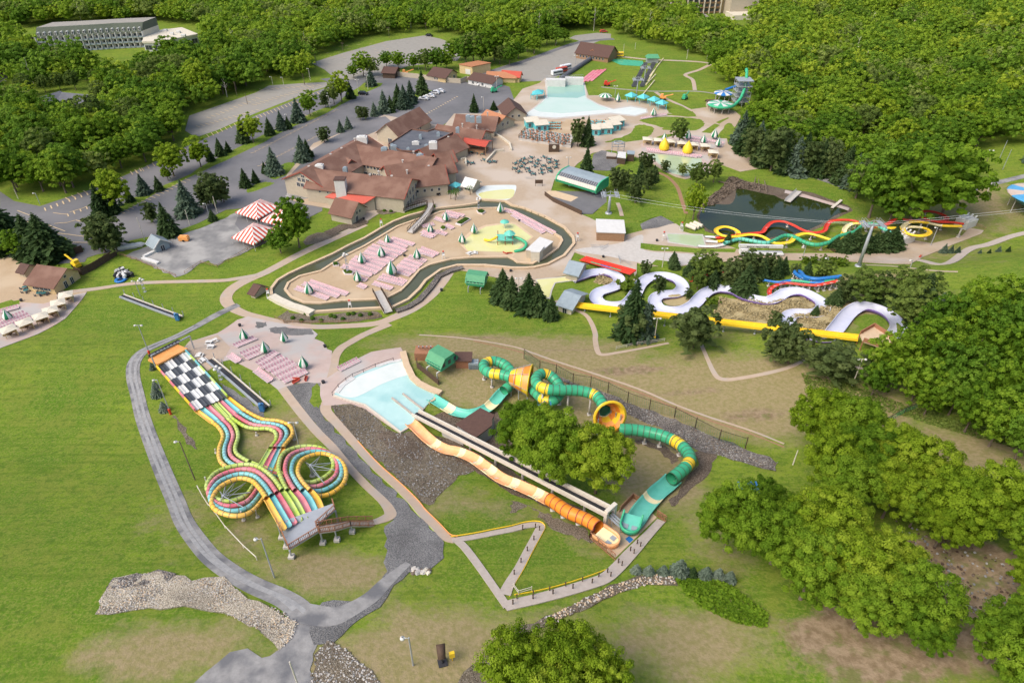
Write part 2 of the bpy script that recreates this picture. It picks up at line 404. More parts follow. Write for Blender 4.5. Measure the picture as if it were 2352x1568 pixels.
def path(name, px, wpx, m, n=5, **k):
    """wpx = width in picture units at that place (number or one per point)"""
    if not hasattr(wpx, '__len__'): wpx = [wpx]*len(px)
    q = crom([(a[0], a[1], w) for a, w in zip(px, wpx)], n); wp = [P(a[0], a[1]) for a in q]
    wd = [a[2]*mpp(a[0], a[1]) for a in q]
    sp_ = strip_poly(wp, wd); off = level(dens(sp_, 2.5))
    # ladder mesh, cross-divided
    N = len(wp); mb = MB(); K = 4
    for i in range(N):
        a, b = sp_[i], sp_[2*N-1-i]
        for j in range(K+1):
            t = j/K; x = a.x+(b.x-a.x)*t; y = a.y+(b.y-a.y)*t; mb.v.append(Vector((x, y, float(h(x, y))+off)))
    for i in range(N-1):
        for j in range(K): p = i*(K+1)+j; mb.f.append((p, p+1, p+K+2, p+K+1)); mb.m.append(0)
    for side in (0, K):
        n0 = len(mb.v)
        for i in range(N): q = mb.v[i*(K+1)+side]; mb.v.append(q-Vector((0, 0, off+.3)))
        for i in range(N-1): mb.f.append((i*(K+1)+side, (i+1)*(K+1)+side, n0+i+1, n0+i)); mb.m.append(0)
    o = mb.build(name, m); tag(o, None, None, None, k.get('kind', 'structure')); return o
def wallrun(name, wp, w, ht, m, closed=False, z0=-.2, kind=None, label=None, cat=None, group=None, step=2.0, parent=None):
    q = dens([(p[0], p[1]) for p in wp], step, closed)
    if closed: q.append(q[0])
    pts = [G(a, b) for a, b in q]; mb = MB()
    pr = [(-w/2, z0), (w/2, z0), (w/2, ht), (-w/2, ht)]
    n = len(pts); vs = []
    for i in range(n):
        t = (pts[(i+1) % (n-1)] if closed else pts[min(i+1, n-1)])-(pts[(i-1) % (n-1)] if closed else pts[max(i-1, 0)]); t.z = 0
        if t.length < 1e-6: t = Vector((1, 0, 0))
        t.normalize(); r = Vector((t.y, -t.x, 0))
        for a, b in pr: vs.append(pts[i]+r*a+Vector((0, 0, b)))
    fs = [(i*4+j, (i+1)*4+j, (i+1)*4+(j+1) % 4, i*4+(j+1) % 4) for i in range(n-1) for j in range(4)]
    if not closed: fs += [(0, 1, 2, 3), ((n-1)*4+3, (n-1)*4+2, (n-1)*4+1, (n-1)*4)]
    mb.add(vs, fs); o = mb.build(name, m, parent=parent) if parent is not None else mb.build(name, m, origin=pts[0])
    if parent is None: tag(o, label, cat, group, kind)
    return o
# ------------------------------------------------------------------ terrain
def lin(a, b, s): return list(np.arange(a, b, s))
xs = np.array(lin(-3000,-700,230)+lin(-700,-220,24)+lin(-220,240,2.0)+lin(240,760,20)+lin(760,3200,240))
ys = np.array([-60,-30,-10]+lin(0,210,2.0)+lin(210,330,6)+lin(330,900,20)+lin(900,4500,300))
gx, gy = np.meshgrid(xs, ys); gz = h(gx, gy)
nx, ny = len(xs), len(ys)
co = np.stack([gx.ravel(), gy.ravel(), gz.ravel()], 1)
idx = np.arange(nx*ny).reshape(ny, nx)
fa = np.stack([idx[:-1, :-1].ravel(), idx[:-1, 1:].ravel(), idx[1:, 1:].ravel(), idx[1:, :-1].ravel()], 1)
def npmesh(name, co, fa, mats, mi=None, attrs=None, smooth=False):
    me = bpy.data.meshes.new(name); me.vertices.add(len(co)); me.vertices.foreach_set('co', np.ascontiguousarray(co, dtype=np.float32).ravel())
    k = fa.shape[1]; me.loops.add(fa.size); me.loops.foreach_set('vertex_index', np.ascontiguousarray(fa, dtype=np.int32).ravel())
    me.polygons.add(len(fa)); me.polygons.foreach_set('loop_start', np.arange(0, fa.size, k, dtype=np.int32)); me.polygons.foreach_set('loop_total', np.full(len(fa), k, dtype=np.int32))
    for m_ in mats: me.materials.append(m_)
    if mi is not None: me.polygons.foreach_set('material_index', mi.astype(np.int32))
    for an, av in (attrs or {}).items():
        a = me.attributes.new(an, 'FLOAT', 'POINT'); a.data.foreach_set('value', av.astype(np.float32))
    me.update(calc_edges=True)
    if smooth: me.polygons.foreach_set('use_smooth', np.ones(len(fa), bool))
    return me
dry = np.full(co.shape[0], 0.0); dirt = np.full(co.shape[0], -.3)
def blob(arr, u, v, ru, rv, amt):
    c = P(u, v); s = mpp(u, v); g = -ray(u, v)[2]/math.sqrt(sum(t*t for t in ray(u, v)))
    d = np.sqrt(((co[:, 0]-c.x)/(ru*s))**2+((co[:, 1]-c.y)/(rv*s/g))**2)
    arr += amt*np.clip(1.25-d, 0, 1)
for b in ((1300,840,420,90,.36),(1700,920,350,110,.42),(1000,790,200,40,.3),(1900,950,260,60,.3),(2150,1020,200,100,.22),(1020,1480,230,110,.36),(760,1560,200,90,.4),
          (430,1490,260,90,.36),(250,1330,120,70,.12),(420,1180,110,90,.24),(730,1290,150,60,.26),(330,880,60,90,.16),(1350,920,100,110,.3),(1640,1470,250,110,.26),(1480,1100,130,120,.36),(1220,1180,120,60,.2),
          (1900,720,300,60,.45),(2100,560,200,80,.28),(2230,460,150,70,.4),(1500,470,120,70,.12),(1100,900,140,90,.3),(1750,860,150,50,.2),(650,1000,150,120,.12),(330,1350,60,150,.12),(2000,640,150,30,.4),(870,1350,120,80,.2)): blob(dry, *b)
for b in ((1100,775,160,9,.8),(1300,805,160,12,.8),(1450,850,140,16,.8),(1600,900,150,20,.75),(1730,960,120,30,.7),(2000,1500,330,90,.45),(2250,1290,150,60,.45),(1880,860,160,24,.6),(940,1420,60,50,.5),(860,1380,60,30,.5),(1540,1050,60,110,.5),(480,1410,120,20,.4),(600,1250,40,60,.4),(890,1240,50,70,.5),(1060,1460,90,40,.45),(1190,1440,60,30,.45),(2100,650,200,30,.5),(1480,690,80,16,.5),(2050,1500,260,120,.75),(1900,1420,180,70,.5),(2200,1330,260,130,.62),(2300,1400,200,160,.6),(1780,1330,90,50,.5),(1180,1080,90,50,.35),(1620,1080,60,90,.42),(2050,900,200,30,.4),
          (2250,980,160,50,.5),(1700,940,260,30,.28),(1450,850,220,22,.25),(1500,900,60,14,.2),(2050,1250,200,130,.45),(1350,400,40,20,.4),(2100,780,150,80,.4),(2040,100,350,150,.35),(1990,420,200,40,.4),
          (1150,960,120,50,.4),(1180,930,60,60,.35),(1330,1180,120,40,.35),(1600,420,140,20,.45),(1480,930,40,50,.3),(100,250,250,130,.3),(800,20,700,60,.3)): blob(dirt, *b)
for b in ((980,1500,220,110,.35),(1250,1420,120,40,.2),(640,1010,110,110,.3),(560,1230,110,110,.3),(760,1320,150,70,.3),(1330,1250,110,90,.22),(1500,1480,260,120,.22),(1180,800,260,70,.28),(1450,960,150,60,.3),(1640,1250,90,120,.25),(1500,1080,110,120,.4),(1050,1150,120,60,.3),(2250,1050,160,80,.3),(1280,560,40,30,.2),(300,1500,200,60,.2)): blob(dry, *b)
for b in ((150,1000,260,330,-.32),(150,1400,200,150,-.15),(350,720,180,60,-.3),(1250,1260,90,60,-.2),(1450,600,150,50,-.1),(1000,700,150,50,-.15)): blob(dry, *b)
tm = npmesh('ground', co, fa, [MT['grass']], attrs={'dry': dry, 'dirt': dirt}, smooth=True)
to = bpy.data.objects.new('ground', tm); COL.objects.link(to); to['kind'] = 'structure'
# ------------------------------------------------------------------ roads, lots, plazas, pools as sheets
S = sheet
S('parking_lot', F('715 145 788 122 888 95 975 82 1013 90 1043 102 1062 125 1050 140 938 152 880 172 865 182 798 185 768 179 745 160'), M['lotlight'], step=8)
S('parking_lot', F('425 300 435 266 588 213 618 197 688 192 750 189 752 199 725 207 588 260 500 299 450 316'), M['lotlight'], step=8)
S('parking_lot', F('0 440 32 462 92 474 150 455 215 434 330 385 410 345 500 306 588 266 725 211 762 197 750 187 735 182 770 178 800 184 865 178 905 168 980 178 1063 188 1138 190 1170 200 1182 232 1140 262 1060 262 1013 290 975 285 890 268 838 277 805 297 755 322 713 347 690 375 665 410 645 440 700 460 725 470 600 475 520 482 440 520 360 552 300 575 225 584 200 592 195 602 160 604 120 608 60 604 0 596 0 576 60 590 120 596 160 590 175 570 150 545 100 530 60 520 0 500'), M['asphalt'], step=8)
S('road', F('1105 174 1138 158 1176 146 1230 130 1276 112 1316 100 1330 94 1308 88 1320 82 1371 76 1403 78 1403 88 1375 95 1340 110 1360 125 1366 130 1330 150 1276 178 1251 186 1200 188 1150 182'), M['lotlight'], step=8)
path('road', F('1100 172 1176 150 1240 128 1290 110 1330 98 1380 92 1410 90'), 15, M['asphalt'])
path('road', F('-30 90 60 84 100 88'), 16, M['asphalt'])
path('road', F('-10 166 5 172 8 184 -5 198'), 14, M['pink'])
path('road', F('1470 -8 1510 2 1560 12 1600 22 1625 40'), 9, M['lotlight'])
path('road', F('2215 440 2270 425 2352 405 2400 395'), 18, M['road'])
path('road', F('1760 380 1850 398 1950 432'), 26, M['road'])
path('road', F('2050 60 2150 38 2290 14 2400 2'), 8, M['tan'])
S('grass_verge', F('838 190 788 225 773 242 738 250 588 318 500 363 460 385 435 400 350 440 307 455 250 487 210 507 195 515 200 521 217 518 250 502 300 477 362 444 425 414 468 392 588 337 663 297 738 266 785 241 813 226 875 198 882 191'), MT['grass'], step=6)
S('grass_verge', F('410 562 450 540 475 532 525 512 550 515 537 524 500 534 487 546 437 556'), MT['grass'], True)
S('grass_verge', F('295 553 332 545 375 540 425 525 525 490 537 493 488 512 425 535 375 555 337 573 287 588'), MT['grass'])
S('grass_verge', C(1,1,'120 -20 330 -10 250 60 150 78 100 20'), MT['grass'], True)
S('grass_verge', C(1,1,'-60 150 60 110 150 108 150 130 0 190 -80 200'), MT['grass'], True)
S('grass_verge', C(1,0,'235 1522 300 1495 345 1498 372 1530 300 1562 240 1552'), MT['grass'], True)
S('grass_verge', C(1,0,'1290 960 1400 900 1540 820 1620 835 1560 870 1400 980 1300 1010'), MT['grass'])
S('gravel_yard', F('290 588 330 568 375 553 488 515 537 490 600 470 663 462 738 477 738 484 695 509 640 540 588 569 530 595 500 610 478 600 462 606 428 628 405 637 350 612'), M['gravel'], step=5)
S('gravel_yard', F('600 470 663 462 738 477 738 484 695 509 640 540 600 560 560 540 540 515 550 490'), M['asphalt'], step=5)
# service paths round the far lawn
for q, w in (('1371 128 1430 131 1490 137 1560 140 1610 143 1634 147', 9), ('1634 147 1606 161 1574 172 1591 184 1596 208', 9), ('1381 200 1426 205 1501 210 1596 210 1645 216', 6), ('1506 212 1530 227 1561 241 1592 256', 9)):
    path('path', F(q), w, M['path'] if w == 9 else M['lotlight'])
S('plaza', F('1238 192 1253 180 1340 182 1352 220 1388 220 1426 230 1488 233 1526 243 1535 255 1598 266 1588 252 1630 246 1688 256 1702 268 1690 290 1668 312 1672 332 1695 345 1740 352 1760 385 1700 395 1640 372 1632 398 1575 412 1530 402 1480 370 1440 352 1400 345 1361 352 1326 377 1310 395 1273 414 1262 452 1338 494 1361 504 1436 540 1476 530 1501 517 1558 514 1566 532 1621 546 1700 575 1764 582 1939 582 2076 572 2084 552 2100 552 2140 560 2209 542 2226 524 2259 530 2254 537 2189 562 2121 590 2090 607 1939 600 1764 597 1650 602 1560 612 1498 612 1463 604 1462 630 1320 580 1306 607 1303 632 1231 645 1235 700 1180 680 1150 640 1063 622 1040 622 1013 580 1000 470 925 470 880 485 838 512 765 500 760 480 700 470 640 450 660 400 720 330 800 300 883 265 975 283 1020 290 1043 262 1140 262 1180 230 1200 205'), M['tan'], step=6)
S('plaza', F('1320 575 1420 560 1475 540 1480 575 1550 582 1620 586 1620 600 1560 610 1470 604 1400 590'), M['conc'], True, step=5)
S('drive', F('600 474 655 415 690 378 715 347 757 320 806 296 838 277 885 268 905 285 800 330 715 380 668 430 665 455 663 466'), M['asphalt'], step=5)
S('hotel_lawn', C(0,0,'380 500 900 500 1400 480 1500 500 1480 600 1200 620 850 640 780 560 480 560'), MT['grass'], step=6)
S('hotel_pond', C(0,0,'840 640 1200 612 1540 600 1600 660 1450 715 1100 715 900 690'), M['pond'], step=6)
path('path', F('2060 600 2110 598 2151 607 2185 602 2226 573 2270 562 2324 543 2380 530'), [16,16,18,20,18,18,16,16], M['board'])
path('path', F('1980 608 2060 612 2150 622 2200 624'), 8, M['path'])
# left resort court
S('plaza', F('0 585 25 592 75 607 180 640 142 668 200 670 187 690 150 732 88 767 0 798 -40 800 -40 585'), M['sand'])
S('plaza', F('0 718 50 695 100 698 160 680 200 671 187 690 150 732 88 767 0 800 -40 805 -40 725'), M['pink'])
S('grass_verge', C(0,1,'-40 1230 100 1195 190 1200 150 1240 0 1290 -40 1290'), MT['grass'], True)
# paths
LP1 = F('838 515 763 549 688 584 613 624 580 638 550 652 527 669 519 687 530 704 558 719 590 728 638 739 713 750 788 749 863 743 905 729 950 708 988 680 1013 652 1032 626')
path('path', LP1, [22,22,22,22,24,27,27,27,25,22,21,21,21,21,22,24,25,25,24,22], M['path'])
path('path', F('590 633 540 641 500 645 375 648 300 652 225 663 162 671 130 680'), [16,14,13,13,13,14,16,18], M['path'])
path('path', F('895 744 838 768 805 786 783 800 770 820 764 850 760 875'), [20,22,22,22,21,24,26], M['path'])
S('plaza', F('422 801 435 785 500 765 545 735 570 727 640 742 713 754 730 768 722 778 743 786 752 802 763 806 760 834 750 871 738 880 680 880 655 893 640 896 588 855 530 826 512 830 477 852'), M['pink'])
S('plaza', C(0,2,'1690 60 1740 0 2000 -60 2120 60 2050 180 1910 270 1870 230'), M['path'])
# lazy river
OUT = C(1,1,'1260 480 1150 540 1000 630 850 700 700 780 450 890 300 960 200 1020 140 1100 150 1160 250 1215 400 1272 520 1310 800 1290 1100 1275 1250 1268 1400 1195 1500 1100 1560 1020 1700 920 1850 880 2100 880 2352 905')+C(2,1,'120 905 200 900 330 870 480 790 570 680 560 620 480 530 300 430 100 350 0 328')+C(1,1,'2290 290 2060 275 2030 310 1900 330 1680 355 1550 385 1400 425')
INN = C(1,1,'1570 435 1700 385 2000 355 2250 350 2345 370')+C(2,1,'200 470 350 560 445 620 460 650 420 720 300 805 190 862 50 850 20 825')+C(1,1,'2320 800 2000 802 1800 820 1600 870 1500 920 1400 1040 1330 1110 1200 1178 1080 1190 800 1200 600 1225 450 1220 330 1170 270 1100 300 1040 400 980 600 930 800 800 1000 700 1300 520 1500 450')
S('river_water', OUT, M['river'], step=3)
S('island_deck', INN, M['sand'], step=3)
# curved pink margin of right bank, pools
S('yellow_pool', C(1,1,'1940 745 1880 690 1880 640 1960 570 2100 505 2300 478 2352 478')+C(2,1,'40 485 200 610 110 690 30 770 0 800')+C(1,1,'2340 745'), M['conctan'])
S('yellow_pool', C(1,1,'1945 740 1910 690 1910 650 1980 590 2110 520 2300 492 2352 492')+C(2,1,'30 500 180 612 100 680 20 755'), M['poolyel'])
S('beach_pool', C(1,1,'2020 200 2060 165 2130 140 2352 135')+C(2,1,'40 150 25 210 0 245')+C(1,1,'2290 275 2100 268 2040 240'), M['poolwhite'], True)
S('beach_pool', C(1,1,'2050 215 2150 190 2352 175')+C(2,1,'20 215')+C(1,1,'2320 262 2100 262 2060 240'), M['poolyel'], True)
S('wave_pool_rim', C(2,0,'300 745 310 730 655 730 675 790 690 900 800 960 930 1000 1090 972 1240 1000 1250 1040 1130 1075 900 1052 700 1072 400 1098 90 1075 235 962 315 880'), M['conc'])
S('wave_pool', C(2,0,'325 740 650 740 662 800 680 905 800 972 930 1010 1090 985 1230 1010 1235 1035 1130 1063 900 1040 700 1060 400 1085 110 1063 250 970 325 885'), M['poolwhite'])
S('wave_pool', C(2,0,'325 740 650 740 662 800 680 905 790 970 900 1010 700 1025 450 1045 250 1030 200 1005 330 900'), M['poolpale'])
S('wave_pool', C(2,0,'325 740 650 740 662 800 675 880 600 905 400 900 325 895'), M['pooldeep'])
S('plaza', C(2,0,'340 1110 480 1120 500 1100 980 1100 985 1140 880 1180 700 1195 480 1230 330 1200'), M['sand'])
S('pool_deck', C(2,0,'1180 1330 1250 1290 1800 1340 1850 1400 1800 1568 1600 1640 1480 1568 1200 1450'), M['pink'])
S('lily_pool', C(2,0,'1230 1410 1300 1415 1740 1460 1745 1568')+C(2,1,'1720 20 1590 55 1470 30 1400 -20'), M['poolgrn'])
S('plaza', C(2,0,'1340 1290 1450 1240 1620 1240 1960 1285 1960 1330 1900 1375 1650 1340 1360 1310'), M['pink'])
for q in ('1170 1110 1420 1075 1600 1085 1720 1100 1765 1130 1740 1170 1660 1205 1400 1200 1370 1170', '1130 1160 1220 1150 1300 1180 1290 1225 1190 1290 900 1312 870 1300 1040 1255 1110 1200', '1750 1222 1870 1142 1905 1155 1830 1225',
          '1880 1128 1980 1080 1995 1092 1900 1140', '1290 1285 1400 1240 1500 1238 1460 1262 1300 1292', '1860 1268 1900 1240 1975 1140 2040 1160 2050 1270', '1440 1050 1620 1050 1690 1072 1590 1076 1440 1064', '1600 1000 1440 940 1420 960 1430 1030 1500 1055 1680 1070'):
    S('lawn', C(2,0,q), MT['grass'], q[0] == '1' and len(q) > 40)
S('gravel_bed', C(2,0,'740 1470 760 1420 830 1385 900 1400 1050 1460 1050 1490 900 1568 740 1568'), M['dkgravel'])
S('lawn', C(2,0,'900 1568 1050 1480 1200 1470 1400 1580')+C(2,1,'1500 60 1580 150 1600 400 1560 520 1400 420 1300 430 1180 480 1050 420 960 380 700 350 720 200 720 20'), MT['grass'])
path('path', C(2,1,'1340 20 1440 70 1520 160 1560 280 1600 400'), 9, M['wood'])
path('path', C(2,1,'970 300 990 350 1010 420'), 9, M['path'])
S('station_floor', C(2,1,'300 230 390 190 860 200 870 290 740 400 640 400'), M['asphalt'])
S('station_floor', C(2,1,'330 190 400 190 610 250 540 290 310 225'), M['conctan'])
S('gravel_bed', C(2,1,'1180 490 1370 420 1480 480 1340 530 1200 540'), M['dkgravel'])
S('plunge_pool', C(2,1,'1410 575 1755 588 1785 700 1700 705 1430 665'), M['conc'])
S('plunge_pool', C(2,1,'1425 585 1745 598 1772 690 1690 698 1445 655'), M['poolgrn'])
S('lawn', C(2,1,'1190 665 1400 690 1700 720 2050 718 2050 755 1700 760 1300 745 1185 720'), MT['grass'])
S('lawn', C(2,1,'1285 870 1330 820 1440 835 1440 900'), MT['grass'])
S('catch_pool', C(2,1,'215 1000 545 968 580 1010 400 1035 370 1100 350 1180 290 1170 240 1060'), M['conc'])
S('catch_pool', C(2,1,'225 1005 540 978 560 1008 390 1030 360 1090 340 1170 300 1160 250 1060'), M['poolyel'])
# pond
PON = C(2,1,'1720 440 1760 330 1850 310 2000 310 2050 250 2060 180 2100 165 2352 220')+C(3,1,'60 230 160 270 300 210 500 290 730 370 640 400 380 540 0 620')+C(2,1,'2200 640 1850 560 1760 500')
S('pond_bank', crom(C(2,1,'1700 450 1730 330 1760 290 1900 180 2000 120 2200 110')+C(3,1,'0 130 150 170 350 190 560 260 780 350 700 410 400 560 0 640')+C(2,1,'2200 660 1840 580 1740 510'), 3, True), M['mulch2'])
S('pond', crom(PON, 3, True), M['pond'])
S('bank_kerb', C(3,1,'160 180 320 215 500 270 750 345 735 368 600 325 400 265 150 205'), M['pink'])
# bank under the purple-edged slide
S('lawn', C(3,1,'840 1340 900 1310 1080 1330 1130 1400 1000 1440 880 1480 790 1400'), MT['grass'])
# foreground
RD = F('548 700 500 722 450 750 405 773 365 790 328 808 308 834 306 866 316 909 328 959 350 1021 375 1084 405 1154 422 1196 450 1238 487 1281 537 1318 588 1346 650 1373 690 1403 706 1440 694 1480 660 1520 610 1565 560 1610')
path('road', RD, [18,20,20,22,25,27,29,29,29,31,33,36,38,40,42,44,46,48,50,56,60,70,90,110,130], M['road'])
for dx in (-.22, .2): path('wheel_rut', [(a+dx*w, b+dx*w*.25) for (a, b), w in list(zip(RD, [18,20,20,22,25,27,29,29,29,31,33,36,38,40,42,44,46,48,50,60]))[2:]], [5,5,6,6,6,6,6,6,7,7,8,8,8,9,9,9,10,12], M['rut'])
S('gravel_yard', F('706 1430 668 1478 640 1500 600 1512 568 1486 525 1500 470 1545 400 1620 740 1620 712 1540 726 1470'), M['road'])
S('gravel_strip', C(1,2,'280 430 400 385 600 385 600 590 630 690 880 985 1180 1295 1460 1568')+C(1,3,'1500 20 1740 290 1720 440 1620 530 1400 570 1250 680 1130 850 900 1040 700 1190 520 1200 480 1000 600 825 850 832 1100 740 1190 600 1190 300 1180 130 1280 60 1270 0')+C(1,2,'1200 1450 900 1150 700 950 400 600'), M['dkgravel'])
path('road', C(1,3,'440 930 700 960 900 880 1060 780 1180 660 1290 560 1400 470'), [60,56,44,40,34,26,16], M['road'])
S('gravel_bed', C(1,2,'690 590 870 568 1000 620 1180 770 1330 855 1390 830 1700 990 1950 1110 2020 1200 1850 1235 1760 1350 1640 1480 1570 1510 1450 1400 1000 965 740 700'), M['mulch'])
S('gravel_bed', C(1,2,'1180 820 1400 870 1560 1010 1500 1090 1330 1060 1200 960 1120 880'), M['mulch2'], True)
S('lawn', C(1,2,'520 430 600 400 600 600 560 605 510 580'), MT['grass'], True)
PALE = C(0,3,'905 935 922 800 990 700 1025 620 1250 580 1450 548 1600 580 1750 640 1900 600 2030 600 2150 690 2352 840')+C(1,3,'100 845 280 930 400 1020 340 1150 260 1240 100 1150 0 1070')+C(0,3,'2300 1040 2150 975 1950 898 1700 858 1500 870 1200 905 1000 940')
S('stone_bed', PALE, M['pale'], bump=.12)
S('stone_bed', C(0,3,'985 690 1025 620 1250 580 1450 548 1600 580 1560 640 1300 665 1100 690'), M['rock'], bump=.1)
S('stone_bed', C(1,3,'560 1290 660 1175 800 1240 920 1340 1060 1460 1160 1600 480 1640'), M['mulch'], bump=.06)
S('stone_bed', C(2,3,'-60 1085 200 1020 430 915 700 775 1000 650 1150 600 1300 578 1490 590 1500 655 1250 668 1000 735 700 852 420 1012 200 1085 -60 1180'), M['mulch'], bump=.08)
S('stone_bed', C(1,3,'1820 1640 1930 1450 2050 1340 2130 1310 2200 1280 2300 1400 2100 1640'), M['mulch'], bump=.06)
S('gravel_bed', C(0,2,'2010 380 2100 410 2352 580')+C(1,2,'0 590 90 690 60 760 -60 720')+C(0,2,'2200 600 2060 480'), M['dkgravel'], bump=.05)
S('gravel_bed', C(0,2,'1585 690 1610 678 1700 800 1825 985 1770 990 1680 870'), M['mulch'])
S('rock_slope', C(2,2,'420 325 520 372 720 430 900 480 1060 555 1250 640 1440 705 1560 745 1740 830 1930 900 2100 975 2352 1060 2440 1110 2420 1190 2200 1140 2000 1085 1700 990 1500 880 1350 790 1150 720 1000 640 850 560 640 450 500 400'), M['rock'], bump=.12)
path('track', C(1,2,'1500 -60 1900 -30 2352 45')+C(2,2,'200 110 400 180 800 310 1200 450 1500 580 1800 690 2200 820 2500 940'), 5, M['path'])
path('track', C(1,2,'2000 -5 2352 75')+C(2,2,'200 135 400 205 800 335 1200 480 1500 610 1800 720 2200 850 2500 970'), 5, M['wood'])
S('mud_patch', C(2,2,'1200 900 1400 960 1520 1060 1510 1130 1440 1090 1350 1010 1150 930'), M['mulch2'], True)
S('mud_patch', C(1,3,'2352 0 2352 -60')+C(2,2,'0 1460 300 1568')+C(2,3,'380 40 620 130 700 200 720 270 560 220 330 130 240 10 150 -60'), M['mulch'], True)
S('mud_patch', C(1,2,'1400 820 1700 870 2000 1000 2352 1180')+C(2,2,'200 1330 520 1480 700 1568 500 1568 200 1470 0 1400')+C(1,2,'2200 1300 2000 1180 1750 1060 1560 980'), M['mulch2'])
S('mud_patch', C(1,2,'1500 700 1760 640 2020 640 2200 640 2300 760 2352 900 2300 1080 2050 960 1800 860'), M['mulch2'])
S('mud_patch', C(2,2,'1690 1000 1860 1020 1860 1120 1760 1280 1560 1450 1440 1500 1600 1300 1700 1150'), M['mulch2'], True)
path('path', C(2,1,'400 1195 540 1262 670 1320 730 1400 765 1500')+C(2,2,'765 -10 785 85 830 122 1000 98 1200 62 1440 15'), [9,9,10,11,12,12,12,11,10,9,8], M['path'])
path('path', C(2,2,'1735 20 1800 170 1855 285 1915 342 2050 345 2352 290')+C(3,2,'200 235 330 175 400 148'), [8,9,11,12,11,11,10,9,8], M['path'])
path('path', C(3,2,'730 222 830 240 940 272'), 8, M['path'])
path('path', C(1,2,'240 430 400 640 560 830 700 970 850 1150 1000 1310 1150 1450 1215 1530')+C(1,3,'1235 20 1205 50 1130 80 1060 100'), [20,20,20,20,20,20,21,24,28,30,24,20], M['path'])
PB = C(1,2,'655 560 645 640 750 760 900 930 1100 1150 1300 1330 1450 1480 1520 1568')+C(1,3,'1650 130 1750 235 1830 262')
path('path', PB, [26,24,21,21,21,21,22,22,22,22,20], M['path'])
PC = C(1,3,'1800 262 2000 230 2200 190 2352 160')+C(2,3,'120 128 210 118 262 132 240 185 150 350 60 520 -20 650 -70 760')
path('path', PC, [18,18,18,18,19,20,20,20,20,21,24,30], M['board'])
path('path', C(1,3,'1850 262 1930 340 2080 540 2260 800 2310 870'), 19, M['board'])
PD = C(2,3,'-70 880 0 850 200 805 450 740 700 665 850 610 960 520 1100 370 1260 200 1370 80')
path('path', PD, [24,30,30,31,32,32,32,30,22,20], M['board'])
# pool in front with its deck
S('pool_deck', C(1,2,'590 420 600 375 700 310 800 240 900 180 1060 100 1200 75 1330 58 1360 110 1440 330 1510 390 1700 470 1700 500 1640 495 1440 760 1330 850 1000 620 870 575 720 590 620 590 590 500'), M['pink'])
S('front_pool', C(1,2,'715 492 800 400 900 330 1000 280 1100 240 1230 195 1355 160 1385 220 1440 340 1500 400 1600 455 1660 495 1640 540 1590 570 1530 622 1480 690 1445 750 1385 795 1330 838 1150 700 1000 588 860 550'), M['poolblue'])
S('front_pool', C(1,2,'760 480 900 350 1100 265 1350 190 1400 300 1300 340 1150 400 1000 480 880 520'), M['poolwhite'], True)
S('start_deck', C(2,3,'720 235 870 80 960 0')+C(2,2,'1000 1530 1110 1430 1180 1470')+C(2,3,'1330 48 950 418'), M['conctan'])
S('start_deck', C(2,3,'1040 245 1075 218 1117 250 1080 284'), M['blue'])
S('reed_bed', C(2,1,'780 980 850 965 940 980 950 1040 860 1050 760 1030'), M['reed'], True, bump=.15)
S('reed_bed', C(2,1,'1850 1300 1900 1180 2050 1180 2352 1230')+C(3,1,'100 1180 300 1170 450 1240 300 1300 150 1330 130 1430')+C(2,1,'2352 1430 2100 1400 1870 1390'), M['reed'], bump=.2)
S('reed_bed', C(3,1,'300 1330 500 1300 660 1270 640 1370 480 1490 300 1460'), M['reed'], True, bump=.2)
S('reed_bed', C(2,1,'1370 1160 1500 1130 1640 1180 1560 1240 1430 1240'), M['reed'], True, bump=.15)
# ------------------------------------------------------------------ trees
def leafmat(name, c1, c2, c3, warm=.0):
    m = bpy.data.materials.new(name); m.use_nodes = True; n = m.node_tree.nodes; L = m.node_tree.links
    b = n['Principled BSDF']; b.inputs['Roughness'].default_value = .7; b.inputs['Specular IOR Level'].default_value = .15
    at = n.new('ShaderNodeAttribute'); at.attribute_name = 'tone'; oi = n.new('ShaderNodeObjectInfo')
    ad = n.new('ShaderNodeMath'); ad.operation = 'MULTIPLY_ADD'; L.new(oi.outputs['Random'], ad.inputs[0]); ad.inputs[1].default_value = .5; L.new(at.outputs['Fac'], ad.inputs[2])
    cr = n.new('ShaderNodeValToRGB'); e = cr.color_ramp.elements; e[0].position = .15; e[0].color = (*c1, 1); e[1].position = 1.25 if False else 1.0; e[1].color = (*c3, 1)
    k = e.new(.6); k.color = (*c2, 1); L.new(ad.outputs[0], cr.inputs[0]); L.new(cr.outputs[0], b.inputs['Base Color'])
    tr = n.new('ShaderNodeBsdfTranslucent'); L.new(cr.outputs[0], tr.inputs[0]); ms = n.new('ShaderNodeMixShader'); ms.inputs[0].default_value = .45
    L.new(b.outputs[0], ms.inputs[1]); L.new(tr.outputs[0], ms.inputs[2]); L.new(ms.outputs[0], n['Material Output'].inputs[0])
    MT[name] = m; return m
